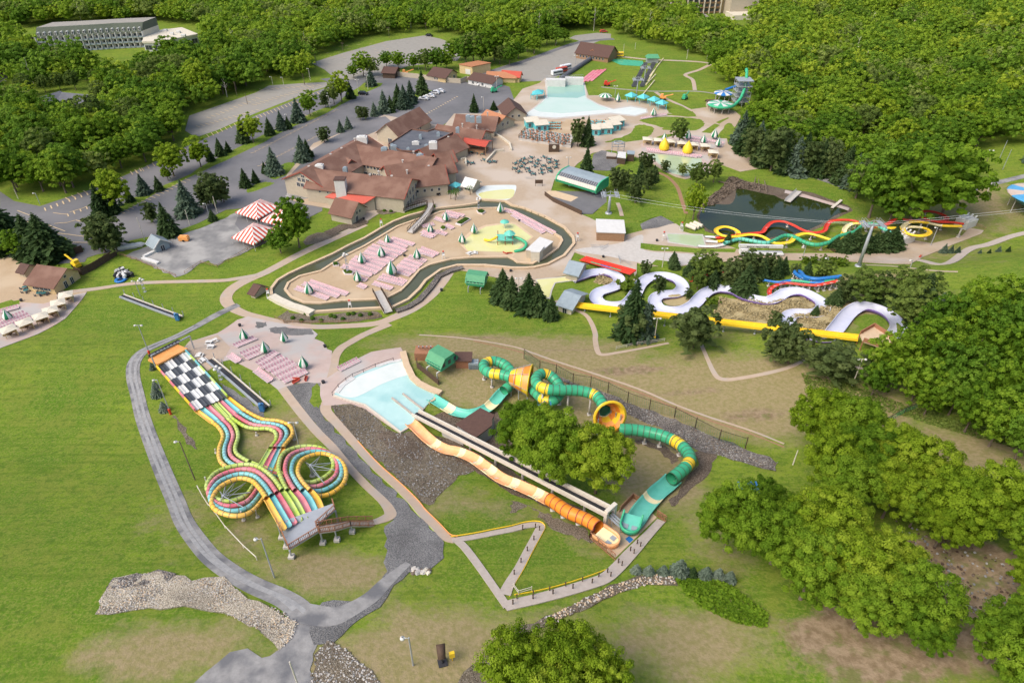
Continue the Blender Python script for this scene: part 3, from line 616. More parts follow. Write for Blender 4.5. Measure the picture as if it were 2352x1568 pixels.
LF = dict(
 spring=leafmat('spring_leaves', (.085,.175,.010), (.170,.290,.018), (.275,.395,.032)),
 bright=leafmat('bright_leaves', (.140,.235,.010), (.245,.355,.020), (.355,.445,.038)),
 deep=leafmat('deep_leaves', (.065,.145,.010), (.120,.235,.018), (.190,.315,.030)),
 sage=leafmat('sage_leaves', (.095,.155,.028), (.180,.250,.048), (.265,.335,.075)),
 spruce=leafmat('spruce_needles', (.035,.075,.022), (.072,.125,.040), (.115,.175,.060)),
 blue=leafmat('blue_spruce_needles', (.065,.110,.065), (.13,.19,.125), (.21,.28,.20)),
 pine=leafmat('pine_needles', (.062,.100,.026), (.115,.160,.048), (.170,.215,.070)),
 dome=leafmat('pale_spruce_needles', (.12,.17,.12), (.22,.28,.21), (.34,.40,.32)),
 maroon=leafmat('maroon_leaves', (.035,.010,.012), (.06,.015,.018), (.09,.025,.025)),
 shrub=leafmat('shrub_leaves', (.05,.11,.012), (.11,.19,.016), (.19,.26,.03)))
def crown_arr(R, Hc, z0, ncl, nlf, ls, seed, cs_=(.12,.25), irregular=.32):
    """leaf clumps on an uneven ellipsoid; returns quads"""
    g = np.random.default_rng(seed); cs = []
    k = 0; ga = math.pi*(3-math.sqrt(5))
    lob = [(g.uniform(0, 6.28), g.uniform(-.3, .9), g.uniform(.1, irregular)) for _ in range(6)]
    for i in range(ncl):
        zz = 1-1.72*(i+.5)/ncl; a = i*ga+g.normal()*.25; r = math.sqrt(max(0, 1-zz*zz))
        d = np.array([r*math.cos(a), r*math.sin(a), zz])
        f = .74+.16*g.normal()
        for la, lz, lr in lob:
            ld = np.array([math.cos(la)*math.sqrt(max(0, 1-lz*lz)), math.sin(la)*math.sqrt(max(0, 1-lz*lz)), lz]); f += lr*max(0, d@ld-.45)*1.1
        f = min(max(f, .45), 1.15)
        cs.append((d*f, g.uniform(*cs_)*(1.15 if zz > 0 else .9), g.uniform(0, 1)))
    V = []; T = []
    S3 = np.array([R, R, Hc/2])
    for d, cr, tone in cs:
        n = nlf; q = g.normal(size=(n, 3)); q /= np.linalg.norm(q, axis=1)[:, None]; q[:, 2] = np.abs(q[:, 2])*.9-.12
        rad = (g.random(n)**.5)[:, None]; c = (d+q*cr*rad)*S3+np.array([0, 0, z0+Hc/2])
        nrm = q*1.2+d*.4+g.normal(size=(n, 3))*.5+np.array([0, 0, .15]); nrm /= np.linalg.norm(nrm, axis=1)[:, None]
        t1 = np.cross(nrm, g.normal(size=(n, 3))); t1 /= np.linalg.norm(t1, axis=1)[:, None]; t2 = np.cross(nrm, t1)
        s = (ls*g.uniform(.6, 1.25, n))[:, None]
        quad = np.stack([c-t1*s-t2*s*.6, c+t1*s-t2*s*.6, c+t1*s*.7+t2*s*.75, c-t1*s*.7+t2*s*.75], 1)
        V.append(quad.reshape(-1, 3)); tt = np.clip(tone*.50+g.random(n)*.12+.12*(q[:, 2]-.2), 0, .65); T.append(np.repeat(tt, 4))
    # inner mass of leaves that closes the view through the crown
    n = ncl*max(4, nlf//5); q = g.normal(size=(n, 3)); q /= np.linalg.norm(q, axis=1)[:, None]; c = q*(g.random(n)**.4)[:, None]*.62*S3+np.array([0, 0, z0+Hc/2])
    nrm = g.normal(size=(n, 3)); nrm /= np.linalg.norm(nrm, axis=1)[:, None]; t1 = np.cross(nrm, q); t1 /= np.linalg.norm(t1, axis=1)[:, None]; t2 = np.cross(nrm, t1); s = ls*1.5
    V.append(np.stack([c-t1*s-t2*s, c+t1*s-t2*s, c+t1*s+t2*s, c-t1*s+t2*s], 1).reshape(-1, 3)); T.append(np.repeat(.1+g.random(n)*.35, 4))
    return np.concatenate(V), np.concatenate(T)
def conifer_arr(H, R, z0, lev, nb, nq, seed, gap=.0, ragged=.15):
    g = np.random.default_rng(seed); V = []; T = []
    for l in range(lev):
        f = l/(lev-1); z = z0+(H-z0)*f*.985; r = R*(1-f)**.85*(1+g.normal()*ragged*.5)+.12
        n_b = max(3, int(nb*(1-.6*f)))
        for b in range(n_b):
            a = 2*math.pi*(b+g.uniform(-.3, .3))/n_b+l*1.3; rr = r*g.uniform(1-ragged*1.6, 1.1); tone = g.uniform(0, .42)
            if g.random() < gap: continue
            n = max(3, int(nq*(1-.5*f))); t = np.linspace(.12, 1, n)+g.normal(size=n)*.03
            w = rr*.30*(1.1-t*.75)
            ca, sa = math.cos(a), math.sin(a)
            off = g.uniform(-1, 1, n)*w
            x = t*rr*ca-off*sa; y = t*rr*sa+off*ca; zz = z-rr*.32*t**1.4+g.normal(size=n)*.06*rr+.10*rr*t
            c = np.stack([x, y, zz], 1); d = np.array([ca, sa, -.30]); d = d/np.linalg.norm(d)
            t1 = np.tile(d, (n, 1))+g.normal(size=(n, 3))*.35; t1 /= np.linalg.norm(t1, axis=1)[:, None]
            t2 = np.cross(t1, np.array([0, 0, 1.0])+g.normal(size=(n, 3))*.5); t2 /= np.linalg.norm(t2, axis=1)[:, None]
            s = (rr*.15*g.uniform(.7, 1.3, n)+.07)[:, None]
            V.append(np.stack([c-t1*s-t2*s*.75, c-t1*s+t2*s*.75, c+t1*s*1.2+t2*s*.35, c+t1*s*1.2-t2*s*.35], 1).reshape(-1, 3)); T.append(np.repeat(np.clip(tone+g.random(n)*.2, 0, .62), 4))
    # cone of needles inside
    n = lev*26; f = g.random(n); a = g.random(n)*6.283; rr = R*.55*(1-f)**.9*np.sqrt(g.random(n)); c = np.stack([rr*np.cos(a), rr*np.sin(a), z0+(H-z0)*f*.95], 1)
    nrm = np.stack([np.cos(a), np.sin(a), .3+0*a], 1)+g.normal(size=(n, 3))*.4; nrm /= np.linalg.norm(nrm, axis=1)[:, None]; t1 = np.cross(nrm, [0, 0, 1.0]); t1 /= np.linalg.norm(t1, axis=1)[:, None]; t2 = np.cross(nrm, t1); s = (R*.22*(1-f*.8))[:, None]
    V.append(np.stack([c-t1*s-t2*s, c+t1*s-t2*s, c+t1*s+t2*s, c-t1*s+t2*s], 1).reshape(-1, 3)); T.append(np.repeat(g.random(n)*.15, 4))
    return np.concatenate(V), np.concatenate(T)
def arr_obj(name, V, T, m, parent):
    me = npmesh(name, V, np.arange(len(V)).reshape(-1, 4), [m], attrs={'tone': T}); o = bpy.data.objects.new(name, me); COL.objects.link(o); o.parent = parent; return o
def trunk_mb(H, r, z1, R, seed, limbs=6):
    g = random.Random(seed); mb = MB(); lean = (g.uniform(-.3, .3), g.uniform(-.3, .3))
    p = [Vector((lean[0]*t*t, lean[1]*t*t, z1*t)) for t in (0, .3, .65, 1)]
    for i, (a, b) in enumerate(((1.5, 1), (1, .85), (.85, .65))): mb.cyl(p[i]-Vector((0, 0, .25 if i == 0 else 0)), p[i+1], r*a, r*b, 7, cap=False)
    for k in range(limbs):
        a = 6.283*k/limbs+g.uniform(-.4, .4); s = p[2].lerp(p[3], g.uniform(-.1, 1)); e = Vector((math.cos(a)*R*g.uniform(.45, .75), math.sin(a)*R*g.uniform(.45, .75), z1+(H-z1)*g.uniform(.05, .6)))
        m_ = s.lerp(e, .5)+Vector((0, 0, .3)); mb.cyl(s, m_, r*.45, r*.3, 5, cap=False); mb.cyl(m_, e, r*.3, r*.08, 5, cap=False)
    mb.cyl(p[3], Vector((lean[0]*1.2, lean[1]*1.2, H*.86)), r*.6, r*.12, 5, cap=False)
    return mb
PROTO = {}; FIRST = {}
# kind: (builder data, crown material, height the prototype is built at)
def make_proto(kind):
    """builds crown and trunk meshes of a kind; the first tree planted uses them, later ones copy them"""
    base, var = kind[:-1], int(kind[-1])
    t = bpy.data.objects.new({'oak': 'broadleaf_tree', 'ash': 'broadleaf_tree', 'deep': 'broadleaf_tree', 'sage': 'broadleaf_tree', 'near': 'broadleaf_tree', 'nearb': 'broadleaf_tree', 'thin': 'birch_tree', 'maroon': 'maple_tree', 'spruce': 'spruce_tree', 'blue': 'blue_spruce', 'pine': 'pine_tree', 'dome': 'blue_spruce', 'shrub': 'shrub'}[base], None)
    COL.objects.link(t); s = hash(base) % 97 if False else sum(map(ord, base))+var*31
    if base in ('oak', 'ash', 'deep', 'sage', 'maroon', 'near', 'nearb', 'thin'):
        H = 12.0; R = {'oak': 5.0, 'ash': 4.4, 'deep': 5.2, 'sage': 4.6, 'maroon': 4.2, 'near': 5.4, 'nearb': 5.2, 'thin': 3.2}[base]
        z0 = {'thin': 4.6, 'near': 3.2, 'nearb': 3.4}.get(base, 2.0)
        if base in ('near', 'nearb'): V, T = crown_arr(R, H-z0, z0, 150, 240, .125, s, irregular=.6, cs_=(.09,.23))
        elif base == 'thin': V, T = crown_arr(R, H-z0, z0, 40, 90, .22, s, irregular=.5)
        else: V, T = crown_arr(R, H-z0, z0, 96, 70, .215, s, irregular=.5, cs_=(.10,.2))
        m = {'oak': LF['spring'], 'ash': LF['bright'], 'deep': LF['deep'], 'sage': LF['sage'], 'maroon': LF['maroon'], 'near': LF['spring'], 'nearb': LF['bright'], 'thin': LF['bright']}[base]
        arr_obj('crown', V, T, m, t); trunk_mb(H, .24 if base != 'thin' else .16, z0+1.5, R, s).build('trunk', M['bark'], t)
    elif base in ('spruce', 'blue'):
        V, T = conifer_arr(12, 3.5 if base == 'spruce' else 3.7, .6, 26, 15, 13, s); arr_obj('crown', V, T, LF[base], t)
        mb = MB(); mb.cyl((0, 0, -.3), (0, 0, 11), .2, .03, 6); mb.build('trunk', M['bark'], t)
    elif base == 'dome':
        V, T = conifer_arr(3.2, 1.5, .1, 15, 16, 12, s, ragged=.06); arr_obj('crown', V, T, LF['dome'], t)
        mb = MB(); mb.cyl((0, 0, -.3), (0, 0, 2.6), .08, .02, 6); mb.build('trunk', M['bark'], t)
    elif base == 'pine':
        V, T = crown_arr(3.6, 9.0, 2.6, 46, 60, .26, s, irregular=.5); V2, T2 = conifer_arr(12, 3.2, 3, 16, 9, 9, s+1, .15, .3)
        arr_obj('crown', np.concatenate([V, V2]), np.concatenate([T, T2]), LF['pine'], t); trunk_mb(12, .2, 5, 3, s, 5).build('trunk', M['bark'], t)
    elif base == 'shrub':
        V, T = crown_arr(1.1, 1.5, -.1, 16, 30, .12, s); arr_obj('crown', V, T, LF['shrub'], t)
        mb = MB()
        for k in range(4): a = k*1.6; mb.cyl((0, 0, -.1), (math.cos(a)*.4, math.sin(a)*.4, .8), .04, .02, 5)
        mb.build('stem', M['bark'], t)
    PROTO[kind] = t; return t
BASEH = dict(dome=3.2, shrub=1.4)
def plant(kind, loc, H, label, cat='tree', group=None, wide=1.0):
    g = random.Random(loc[0]*13+loc[1]*7); s = H/BASEH.get(kind[:-1], 12.0)
    if kind not in PROTO:
        r = make_proto(kind); r.location = loc; r.rotation_euler = (0, 0, g.uniform(0, 6.28)); r.scale = (s*wide, s*wide, s)
        tag(r, label, cat, group)
    else:
        r = dup(PROTO[kind], loc, g.uniform(0, 6.28), label, None, (s*wide*g.uniform(.93, 1.07), s*wide*g.uniform(.93, 1.07), s))
        if group: r['group'] = group
        elif 'group' in r: del r['group']
        r['category'] = cat
    return r
NT = [0]
def pl(kind, u, v, top, label, group=None, wide=1.0, cat='tree', dv=0):
    """plant at the base point (u,v); the height follows from the picture height of its top"""
    b = P(u, v); r0 = ray(u, top); D = math.hypot(b.x, b.y); e = math.hypot(r0[0], r0[1]); Ht = max(1.0, (HC-D/e*-r0[2])-b.z) if False else 0
    # height so that the crown tip projects to row `top`
    lo, hi = .5, 40
    for _ in range(25):
        m = (lo+hi)/2; q = Vector((b.x, b.y, b.z+m-HC)); f = q.y*math.cos(TH)-q.z*math.sin(TH); t = -(q.y*math.sin(TH)+q.z*math.cos(TH))/f*1568+784
        if t > top: lo = m
        else: hi = m
    NT[0] += 1
    return plant(kind, b, lo, label, cat, group, wide)
PLACED = []
def trees(items, kinds, label, group, wide=1.0, cat='tree'):
    for i, (u, v, top) in enumerate(items):
        pl(kinds[i % len(kinds)], u, v, top, label if isinstance(label, str) else label[i], group, wide, cat); b = P(u, v); PLACED.append((b.x, b.y))
def T3(i, j, s):
    a = [float(t) for t in s.split()]; return [(i*588+a[k]/4, j*392+a[k+1]/4, j*392+a[k+2]/4) for k in range(0, len(a), 3)]
CP = 'conifers along the parking lot islands'
trees(T3(1,0,'130 1240 1070 240 1190 1010 390 1120 890 300 1185 1060 870 905 740 1060 790 620 1180 1035 820 1240 1030 870 1310 965 760 1365 995 770 1425 950 730 1530 870 640 1160 1030 900'), ['spruce1', 'blue1', 'blue2', 'spruce2'], 'tall spruce in the row of conifers between the upper parking lanes', CP)
trees(T3(1,0,'1090 1065 930 780 1215 1095 850 1185 1060'), ['blue1', 'blue2'], 'small blue-green spruce by the retaining bank beside the access ramp', 'small spruces by the access ramp')
trees(T3(1,0,'960 1105 970 1010 1100 975'), ['pine1', 'pine2'], 'round evergreen paired with another beside the ramp bank', 'paired round evergreens')
trees(T3(1,0,'630 1310 1160'), ['pine1'], 'broad dark evergreen above the steps at the parking edge', None, 1.3)
trees(T3(1,0,'435 1480 1230 480 1450 1270 175 1600 1340 85 1590 1480'), ['blue1', 'spruce1'], 'grey-green spruce at the lodge end of the parking lot', 'spruces at the lodge end of the lot')
trees(T3(1,0,'2005 1030 855'), ['spruce2'], 'single spruce at the edge of the dark delivery yard', None, .8)
trees(T3(1,0,'2185 1010 920'), ['spruce1'], 'low dark conifer beside the yard poles', None, 1.4)
trees(T3(1,0,'640 990 830 720 960 780'), ['pine2', 'sage1'], 'loose evergreen beside the yellow-green tree on the parking island', 'loose evergreens on the parking island')
trees(T3(1,0,'790 940 680 500 1070 850'), ['ash1', 'oak1'], 'leafy yellow-green tree among the parking island conifers', 'leafy trees among the island conifers', .9)
trees([(700, 195, 140)], ['thin1'], 'thin sapling at the head of the narrow lot', None)
trees(T3(0,0,'2330 1310 1060'), ['ash2'], 'bright yellow-green tree with a leaning stem on the parking island', None)
trees(T3(0,0,'2240 1310 1090 2100 1400 1290 2030 1430 1260 1940 1480 1330'), ['spruce1', 'spruce2'], 'small spruce on the lower parking island', 'small spruces on the lower island')
trees(T3(0,0,'1850 1540 1280 1600 1620 1320'), ['ash1', 'ash2'], 'bright spreading tree on the lower parking island', 'bright spreading trees on the lower island', 1.1)
trees(T3(0,1,'1090 370 0 1550 95 -30'), ['ash2', 'ash1'], 'yellow-green tree with a clear stem on the end island', 'yellow-green trees on the end island')
trees(T3(0,1,'950 410 110 1040 390 160 1330 215 20 1465 185 40 1200 285 140 1110 320 250'), ['spruce2', 'spruce1', 'blue1'], 'dark spruce on the long grass island beside the lamp posts', 'spruces on the long grass island')
trees(T3(0,1,'1740 405 70 1700 350 150 1740 410 200'), ['blue1', 'blue2'], 'blue-grey spruce in the clump on the bark bed', 'blue-grey spruces on the bark bed')
trees(T3(0,1,'1890 340 120 1975 330 10 2060 290 40'), ['pine1', 'pine2'], 'dark pine in the clump on the bark bed', 'dark pines on the bark bed')
trees(T3(0,1,'2260 150 -30 2350 110 -20'), ['spruce1'], 'spruce on the small island facing the lodge', 'spruces facing the lodge')
trees(T3(0,1,'1960 460 350'), ['spruce2'], 'knee-high young spruce at the verge beside the gravel yard', None, 1.3)
trees(T3(0,1,'1410 480 280 1560 590 280'), ['pine2', 'spruce1'], 'single conifer standing at the road edge behind the grey shed', 'single conifers at the road edge')
trees(T3(0,1,'970 750 400 1080 740 440'), ['pine1', 'pine2'], 'large loose pine beside the dark gate posts', 'large pines beside the gate', 1.25)
trees(T3(0,1,'470 790 380 330 760 390'), ['spruce1', 'spruce2'], 'broad dark fir beside the resort entrance bend', 'broad firs at the entrance bend', 1.5)
trees(T3(0,1,'210 790 550'), ['oak2'], 'round light-green tree between the dark firs at the bend', None, 1.1)
trees(T3(0,1,'100 690 280 -20 620 180 30 740 400'), ['spruce1', 'spruce2'], 'dark fir at the left edge beside the road', 'dark firs at the left edge', 1.4)
trees(T3(1,1,'400 705 260'), ['oak2'], 'tall leafy tree with a clear trunk beside the striped tents', None, .75)
trees(T3(1,1,'230 755 540'), ['deep1'], 'small round tree on the bark bed below the striped tents', None, 1.2)
trees(T3(1,1,'1440 180 20'), ['maroon1'], 'dark maroon maple at the corner of the lodge', None)
trees(T3(2,0,'690 1340 1055 600 1350 1085'), ['spruce1', 'pine1'], 'tall evergreen of the pair in front of the wave pool cabanas', 'pair of evergreens by the wave pool', .8)
trees(T3(2,0,'680 1640 1330'), ['spruce2'], 'tall narrow spruce standing alone in the plaza', None, .75)
trees(T3(2,0,'1530 1340 1110'), ['sage1'], 'grey-green rounded tree above the sun terraces', None, .9)
trees(T3(2,0,'1200 1568 1390 1260 1560 1410'), ['pine1', 'pine2'], 'dark pine beside the small pool hut', 'dark pines by the pool hut', .9)
EV = 'evergreens on the knoll behind the lift station'
trees(T3(2,1,'950 180 -30 1030 190 -10 1170 110 -90 1250 180 -30 1130 300 50 1300 100 -60 1400 20 -100'), ['pine1', 'pine2', 'spruce1'], 'evergreen on the knoll between lift station and pond', EV)
trees(T3(2,1,'1660 450 150'), ['ash1'], 'light-green upright tree at the left shore of the pond', None, .8)
trees(T3(2,1,'1690 150 -60 1560 60 -60 1850 110 -80'), ['sage1', 'sage2'], 'light feathery tree behind the pond head', 'feathery trees at the pond head')
trees(T3(2,1,'150 1280 930 230 1300 1020'), ['spruce1', 'spruce2'], 'dense dark spruce beside the catch pool', 'dense spruces beside the catch pool', 1.15)
trees(T3(2,1,'360 1360 1140 270 1320 1140'), ['spruce2', 'spruce1'], 'smaller spruce on the lawn below the grey-roofed hut', 'smaller spruces below the hut')
trees(T3(1,1,'2270 1190 890 2352 1230 960'), ['spruce1', 'spruce2'], 'broad spruce below the green lift hut', 'broad spruces below the green lift hut', 1.2)
trees(T3(2,1,'1490 900 755 1220 960 825'), ['spruce2', 'pine1'], 'small dark evergreen above the white slide bends', 'small evergreens above the white slide', 1.1)
trees(T3(2,1,'1090 1540 970'), ['spruce1'], 'tallest dark spruce between the bends of the white slide', None, .85)
trees(T3(2,1,'1210 1550 1200'), ['blue2'], 'blue spruce leaning on the taller dark spruce by the yellow slide', None, .95)
trees(T3(2,1,'1980 670 550'), ['spruce1'], 'small conifer inside the yellow slide loop', None)
trees(T3(2,1,'1350 1120 960 1060 1100 1000 1620 1180 1080 1840 1240 1180'), ['pine2', 'shrub1'], 'rounded bush between the bends of the white slide', 'bushes between the slide bends', 1.1)
trees([(1590, 800, 705), (1455, 775, 700)], ['pine2', 'pine1'], 'spreading dark pine over the long yellow slide', 'spreading pines over the yellow slide', 1.5)
trees(T3(2,1,'1640 960 780 1770 1000 760 1900 930 800 2150 1000 740 2280 1000 800 1700 1090 930 1840 1080 900 2000 1060 850 2130 1130 850'), ['spruce1', 'sage1', 'spruce2', 'pine2'], 'evergreen in the thicket between path and white slide', 'evergreens in the thicket above the white slide', 1.25)
trees(T3(3,1,'0 960 760 130 950 780 240 980 860 480 980 840 100 850 790'), ['pine1', 'spruce1'], 'evergreen in the thicket near the blue tube slide', 'evergreens near the blue tube slide', 1.1)
trees(T3(3,1,'350 850 790 415 840 785 520 840 785 580 850 790 670 870 800 615 840 800'), ['shrub1'], 'tiny young conifer on the strip below the path', 'tiny young conifers on the strip', 1.0, 'shrub')
trees(T3(3,1,'620 720 600 700 740 560 780 720 520 880 735 540 960 730 560 1040 730 530 1120 720 500 1160 715 560'), ['spruce1', 'spruce2'], 'dark evergreen in the dense screen beside the lift tower', 'evergreen screen beside the lift tower', 1.6)
trees(T3(3,1,'1610 755 665 1675 755 680 1740 755 690'), ['blue1', 'blue2'], 'young blue spruce in the trio on the lawn by the forked path', 'three young blue spruces', 1.1)
trees(T3(3,1,'1945 760 720 2030 760 715 2115 745 690 2205 745 690'), ['blue1', 'spruce1'], 'small conifer in the row along the upper path bend', 'small conifers along the upper path', 1.2)
trees(T3(3,1,'860 1210 930 960 1220 1010 1060 1200 960 1150 1240 1000 1270 1260 920 1380 1280 930 700 1200 980 610 1230 1060 1250 1420 1130 1380 1440 1180'), ['sage2', 'spruce1', 'pine1', 'spruce2'], 'evergreen in the grove right of the white slide', 'evergreen grove right of the white slide', 1.35)
trees(T3(3,1,'1500 1420 1110'), ['blue2'], 'pale silver spruce at the edge of the right-hand wood', None, 1.2)
trees(T3(3,1,'60 1420 1290 200 1560 1370 130 1500 1440 430 1330 1230'), ['pine2', 'spruce1'], 'dark evergreen in front of the last slide bends', 'dark evergreens before the last slide bends', 1.2)
trees([(1780, 830, 740), (1810, 835, 750)], ['pine1', 'pine2'], 'slender pine beside the zigzag path below the yellow slide', 'pines by the zigzag path', 1.1)
trees([(1905, 868, 795)], ['pine1'], 'low spreading dark evergreen above the dirt bank', None, 2.2)
DS = C(2,3,'1140 552 0 452')
for n_, (u, v, w) in enumerate([(1461,1301,24),(1490,1304,26),(1523,1304,26),(1560,1300,33),(1621,1309,30),(1649,1311,27),(1675,1319,30)]):
    w *= 1.22; hh_ = w*mpp(u, v)/3.0*3.2*(1.25 if n_ == 3 else 1); b = P(u, v+w*.45)
    plant('dome1' if n_ % 2 else 'dome2', b, hh_, 'tallest pointed blue spruce in the row below the slide tower' if n_ == 3 else 'rounded small blue spruce in the row below the slide tower', 'tree', None if n_ == 3 else 'row of small blue spruces', .85)
pl('spruce1', 1590, 1322, 1300, 'olive-green narrow conifer between the small blue spruces', None, 1.1)
for u, v, tp in ((358,891,874),(352,848,832),(361,910,885),(378,943,922)): pl('dome1', u, v, tp, 'small blue-grey spruce on the bank beside the gravel road', 'small spruces beside the gravel road', .8)
# large trees in front: crown centre, crown width in the picture
def plw(kind, u, v, wpx, label, group=None, wide=1.0):
    H_ = wpx*mpp(u, v)*.93*12/(2*5.0)
    for _ in range(3):
        q = P(u, v, H_*.58); m_ = (q.y*math.cos(TH)-(q.z-HC)*math.sin(TH))/1568; H_ = min(wpx*m_*12/(2*5.1)/wide, 19)
    PLACED.append((q.x, q.y)); NT[0] += 1
    return plant(kind, G(q.x, q.y, -.1), H_*1.22, label, 'tree', group, wide*.84)
for k, u, v, w, lab in (('near1',1203,1005,118,'leftmost leafy tree of the three inside the green tube slide'),('near2',1276,1040,142,'middle leafy tree of the three inside the green tube slide'),('nearb1',1374,1072,132,'brightest and lowest leafy tree of the three inside the green tube slide'),
    ('nearb2',1195,1555,160,'leftmost large crown cut by the bottom edge of the photo'),('nearb1',1300,1535,165,'topmost large crown of the trees cut by the bottom edge'),('nearb2',1385,1590,145,'rightmost crown of the trees cut by the bottom edge'),('nearb1',1275,1640,160,'lowest crown of the trees cut by the bottom edge')):
    plw(k, u, v, w, lab)
for i, (k, u, v, w) in enumerate([('near2',1682,1205,140),('near1',1755,1165,95),('near1',1790,1240,130),('nearb2',1890,1235,150),('near2',1862,1320,140),('nearb1',1960,1310,150),('near1',1985,1395,125),('near2',2095,1385,140),('nearb2',2040,1290,110),
    ('nearb1',1893,985,125),('near1',1965,1000,120),('nearb2',1905,1075,120),('near2',1985,1070,120),('nearb1',2060,1060,120),('nearb2',2125,1100,120),('near1',1940,1130,120),('nearb1',2050,1140,110),('near2',2110,1170,90),
    ('nearb1',2215,1180,140),('nearb2',2300,1160,130),('nearb1',2170,1215,95),('near1',2352,1230,100),('nearb2',2362,1330,90),('near1',2300,1475,130),('near2',2372,1540,150),('near1',2372,1430,120),('near2',2130,1450,100)]):
    plw(k, u, v, w, ('large broad leafy crown in the lower right wood', 'yellow-green crown beside the ski lawn in the lower right wood', 'leafy tree over the rocky ground near the right edge')[0 if i < 9 else 1 if i < 18 else 2], ('broad crowns of the lower right wood', 'crowns beside the ski lawn', 'trees over the rocky ground')[0 if i < 9 else 1 if i < 18 else 2])
for i, (u, v, w) in enumerate([(2035,820,105),(2005,860,70),(2100,800,110),(2100,870,100),(2165,850,110),(2160,770,110),(2230,860,110),(2230,930,105),(2290,960,110),(2350,990,110),(2300,890,110),(2350,920,110),(2230,780,110),(2300,810,110),(2180,700,100),(2240,690,110),(2310,730,120),(2350,830,120),(2290,665,100),(2350,680,100),(2130,900,80),(2190,895,90),(2400,760,120),(2420,900,120),(2140,705,75),(2240,655,80)]):
    plw(('oak1', 'deep1', 'oak2', 'oak3', 'deep2')[i % 5], u+10, v+(40 if v < 800 else 15), w*.93, 'green leafy tree in the wood at the right edge', 'trees of the right-hand wood')
for i, (u, v, tp) in enumerate([(1712,352,262),(1700,330,250),(1726,372,288),(1745,380,300),(1770,392,290),(1798,395,312),(1822,398,310),(1850,402,322),(1878,404,318),(1905,412,335),(1930,420,338),(1955,430,350),(1790,380,290),(1840,388,300),(1890,395,315),(1940,410,330),(1738,350,275),(1965,455,360)]): pl(('spruce1','blue1','pine1','spruce2','pine2')[i % 5], u, v, tp, 'tall evergreen in the dark belt behind the pond', 'evergreens behind the pond', 1.05); b = P(u, v); PLACED.append((b.x, b.y))
for i, (u, v, tp) in enumerate([(1640,640,590),(1680,642,592),(1780,638,590),(1890,640,600),(1545,608,575),(1735,636,585),(1850,640,598)]): pl(('spruce2','pine1','spruce1','sage2')[i % 4], u, v, tp, 'upright young conifer scattered round the white slide', 'upright conifers round the white slide', 1.1)
pl('deep2', 1995, 500, 350, 'dark hemlock tree at the end of the pond wall', None, .9)
pl('oak3', 2085, 520, 345, 'largest green tree beyond the red slide loop', None, 1.15); pl('oak1', 2160, 500, 340, 'green tree beside the largest tree beyond the red slide loop', None, 1.1); pl('deep1', 2040, 515, 420, 'lower green tree in front of the largest tree by the red slides', None, 1.1)
pl('blue1', 2380, 375, 325, 'pale blue spruce at the right edge beside the lift poles', None, 1.6)
for u, v, tp in T3(0,0,'200 700 400 640 690 460 330 740 560 20 690 450 430 640 520'): pl('deep1', u, v, tp, 'large dark round tree below the long hotel', 'dark round trees below the hotel', 1.3); b = P(u, v); PLACED.append((b.x, b.y))
for u, v, tp in T3(0,0,'1600 620 340 1790 640 380 1480 600 470'): pl('oak2', u, v, tp, 'green tree in front of the white hotel annex', 'trees before the hotel annex', 1.1); b = P(u, v); PLACED.append((b.x, b.y))
pl('maroon1', 73, 108, 82, 'dark purple tree at the left end of the hotel', None)
for u, v, tp in T3(0,0,'270 880 690 420 850 700 560 830 680 700 830 660 900 790 650 950 960 760 1130 880 660 1260 820 660 1410 900 700'): pl('sage1', u, v, tp, 'light-green tree beside the grey cottage', 'trees around the grey cottage', 1.0); b = P(u, v); PLACED.append((b.x, b.y))
for u, v, tp in T3(0,0,'300 1080 930 430 1070 900 560 1080 950 680 1040 900'): pl('pine1', u, v, tp, 'dark pine in front of the grey cottage', 'pines before the grey cottage', 1.2); b = P(u, v); PLACED.append((b.x, b.y))
# clumps round the utility buildings
trees(T3(1,0,'900 720 590 990 700 490 1070 700 540 1200 620 480 1310 640 480 1450 640 500 1560 650 460 1660 650 450 1750 640 470 1820 560 370 2000 590 310 1930 600 360 2080 600 320 2190 560 240 2240 590 430 2330 600 440 2100 450 300 1960 420 300'), ['oak1', 'oak3', 'sage1', 'deep2'], 'leafy tree in the belt behind the maintenance buildings', 'trees behind the maintenance buildings', 1.1)
trees(T3(2,0,'60 470 320 140 480 330 230 430 240 320 410 240 400 420 250 480 390 270 200 500 330 60 540 400 10 540 420'), ['oak1', 'deep2', 'oak2'], 'leafy tree beside the road that climbs to the brown chalet', 'trees beside the chalet road', 1.1)
# ------------------------------------------------------------------ forest: individuals near, one mass far away
FOR = []
def fill(px, sp_m, kinds, hts, holes=()):
    wp = [(q.x, q.y) for q in (P(a, b) for a, b in px)]; hl = [[(q.x, q.y) for q in (P(a, b) for a, b in hh)] for hh in holes]
    xs_ = [q[0] for q in wp]; ys_ = [q[1] for q in wp]; r = random.Random(int(sum(xs_)))
    y = min(ys_); row = 0
    while y < max(ys_):
        x = min(xs_)+(row % 2)*sp_m/2
        while x < max(xs_):
            a = x+r.uniform(-.33, .33)*sp_m; b = y+r.uniform(-.33, .33)*sp_m
            if inpoly(np.array([a]), np.array([b]), wp)[0] and not any(inpoly(np.array([a]), np.array([b]), q)[0] for q in hl) and all((a-c)**2+(b-d)**2 > (sp_m*.6)**2 for c, d in PLACED):
                FOR.append((a, b, r.uniform(*hts), r.choice(kinds)))
            x += sp_m
        y += sp_m*.87; row += 1
KD = ['oak1', 'oak2', 'oak3', 'ash1', 'deep1', 'deep2', 'sage1', 'oak1', 'deep1', 'oak2']
HOT = F('92 150 60 128 60 62 350 50 480 62 480 150 400 186 230 190 200 150')
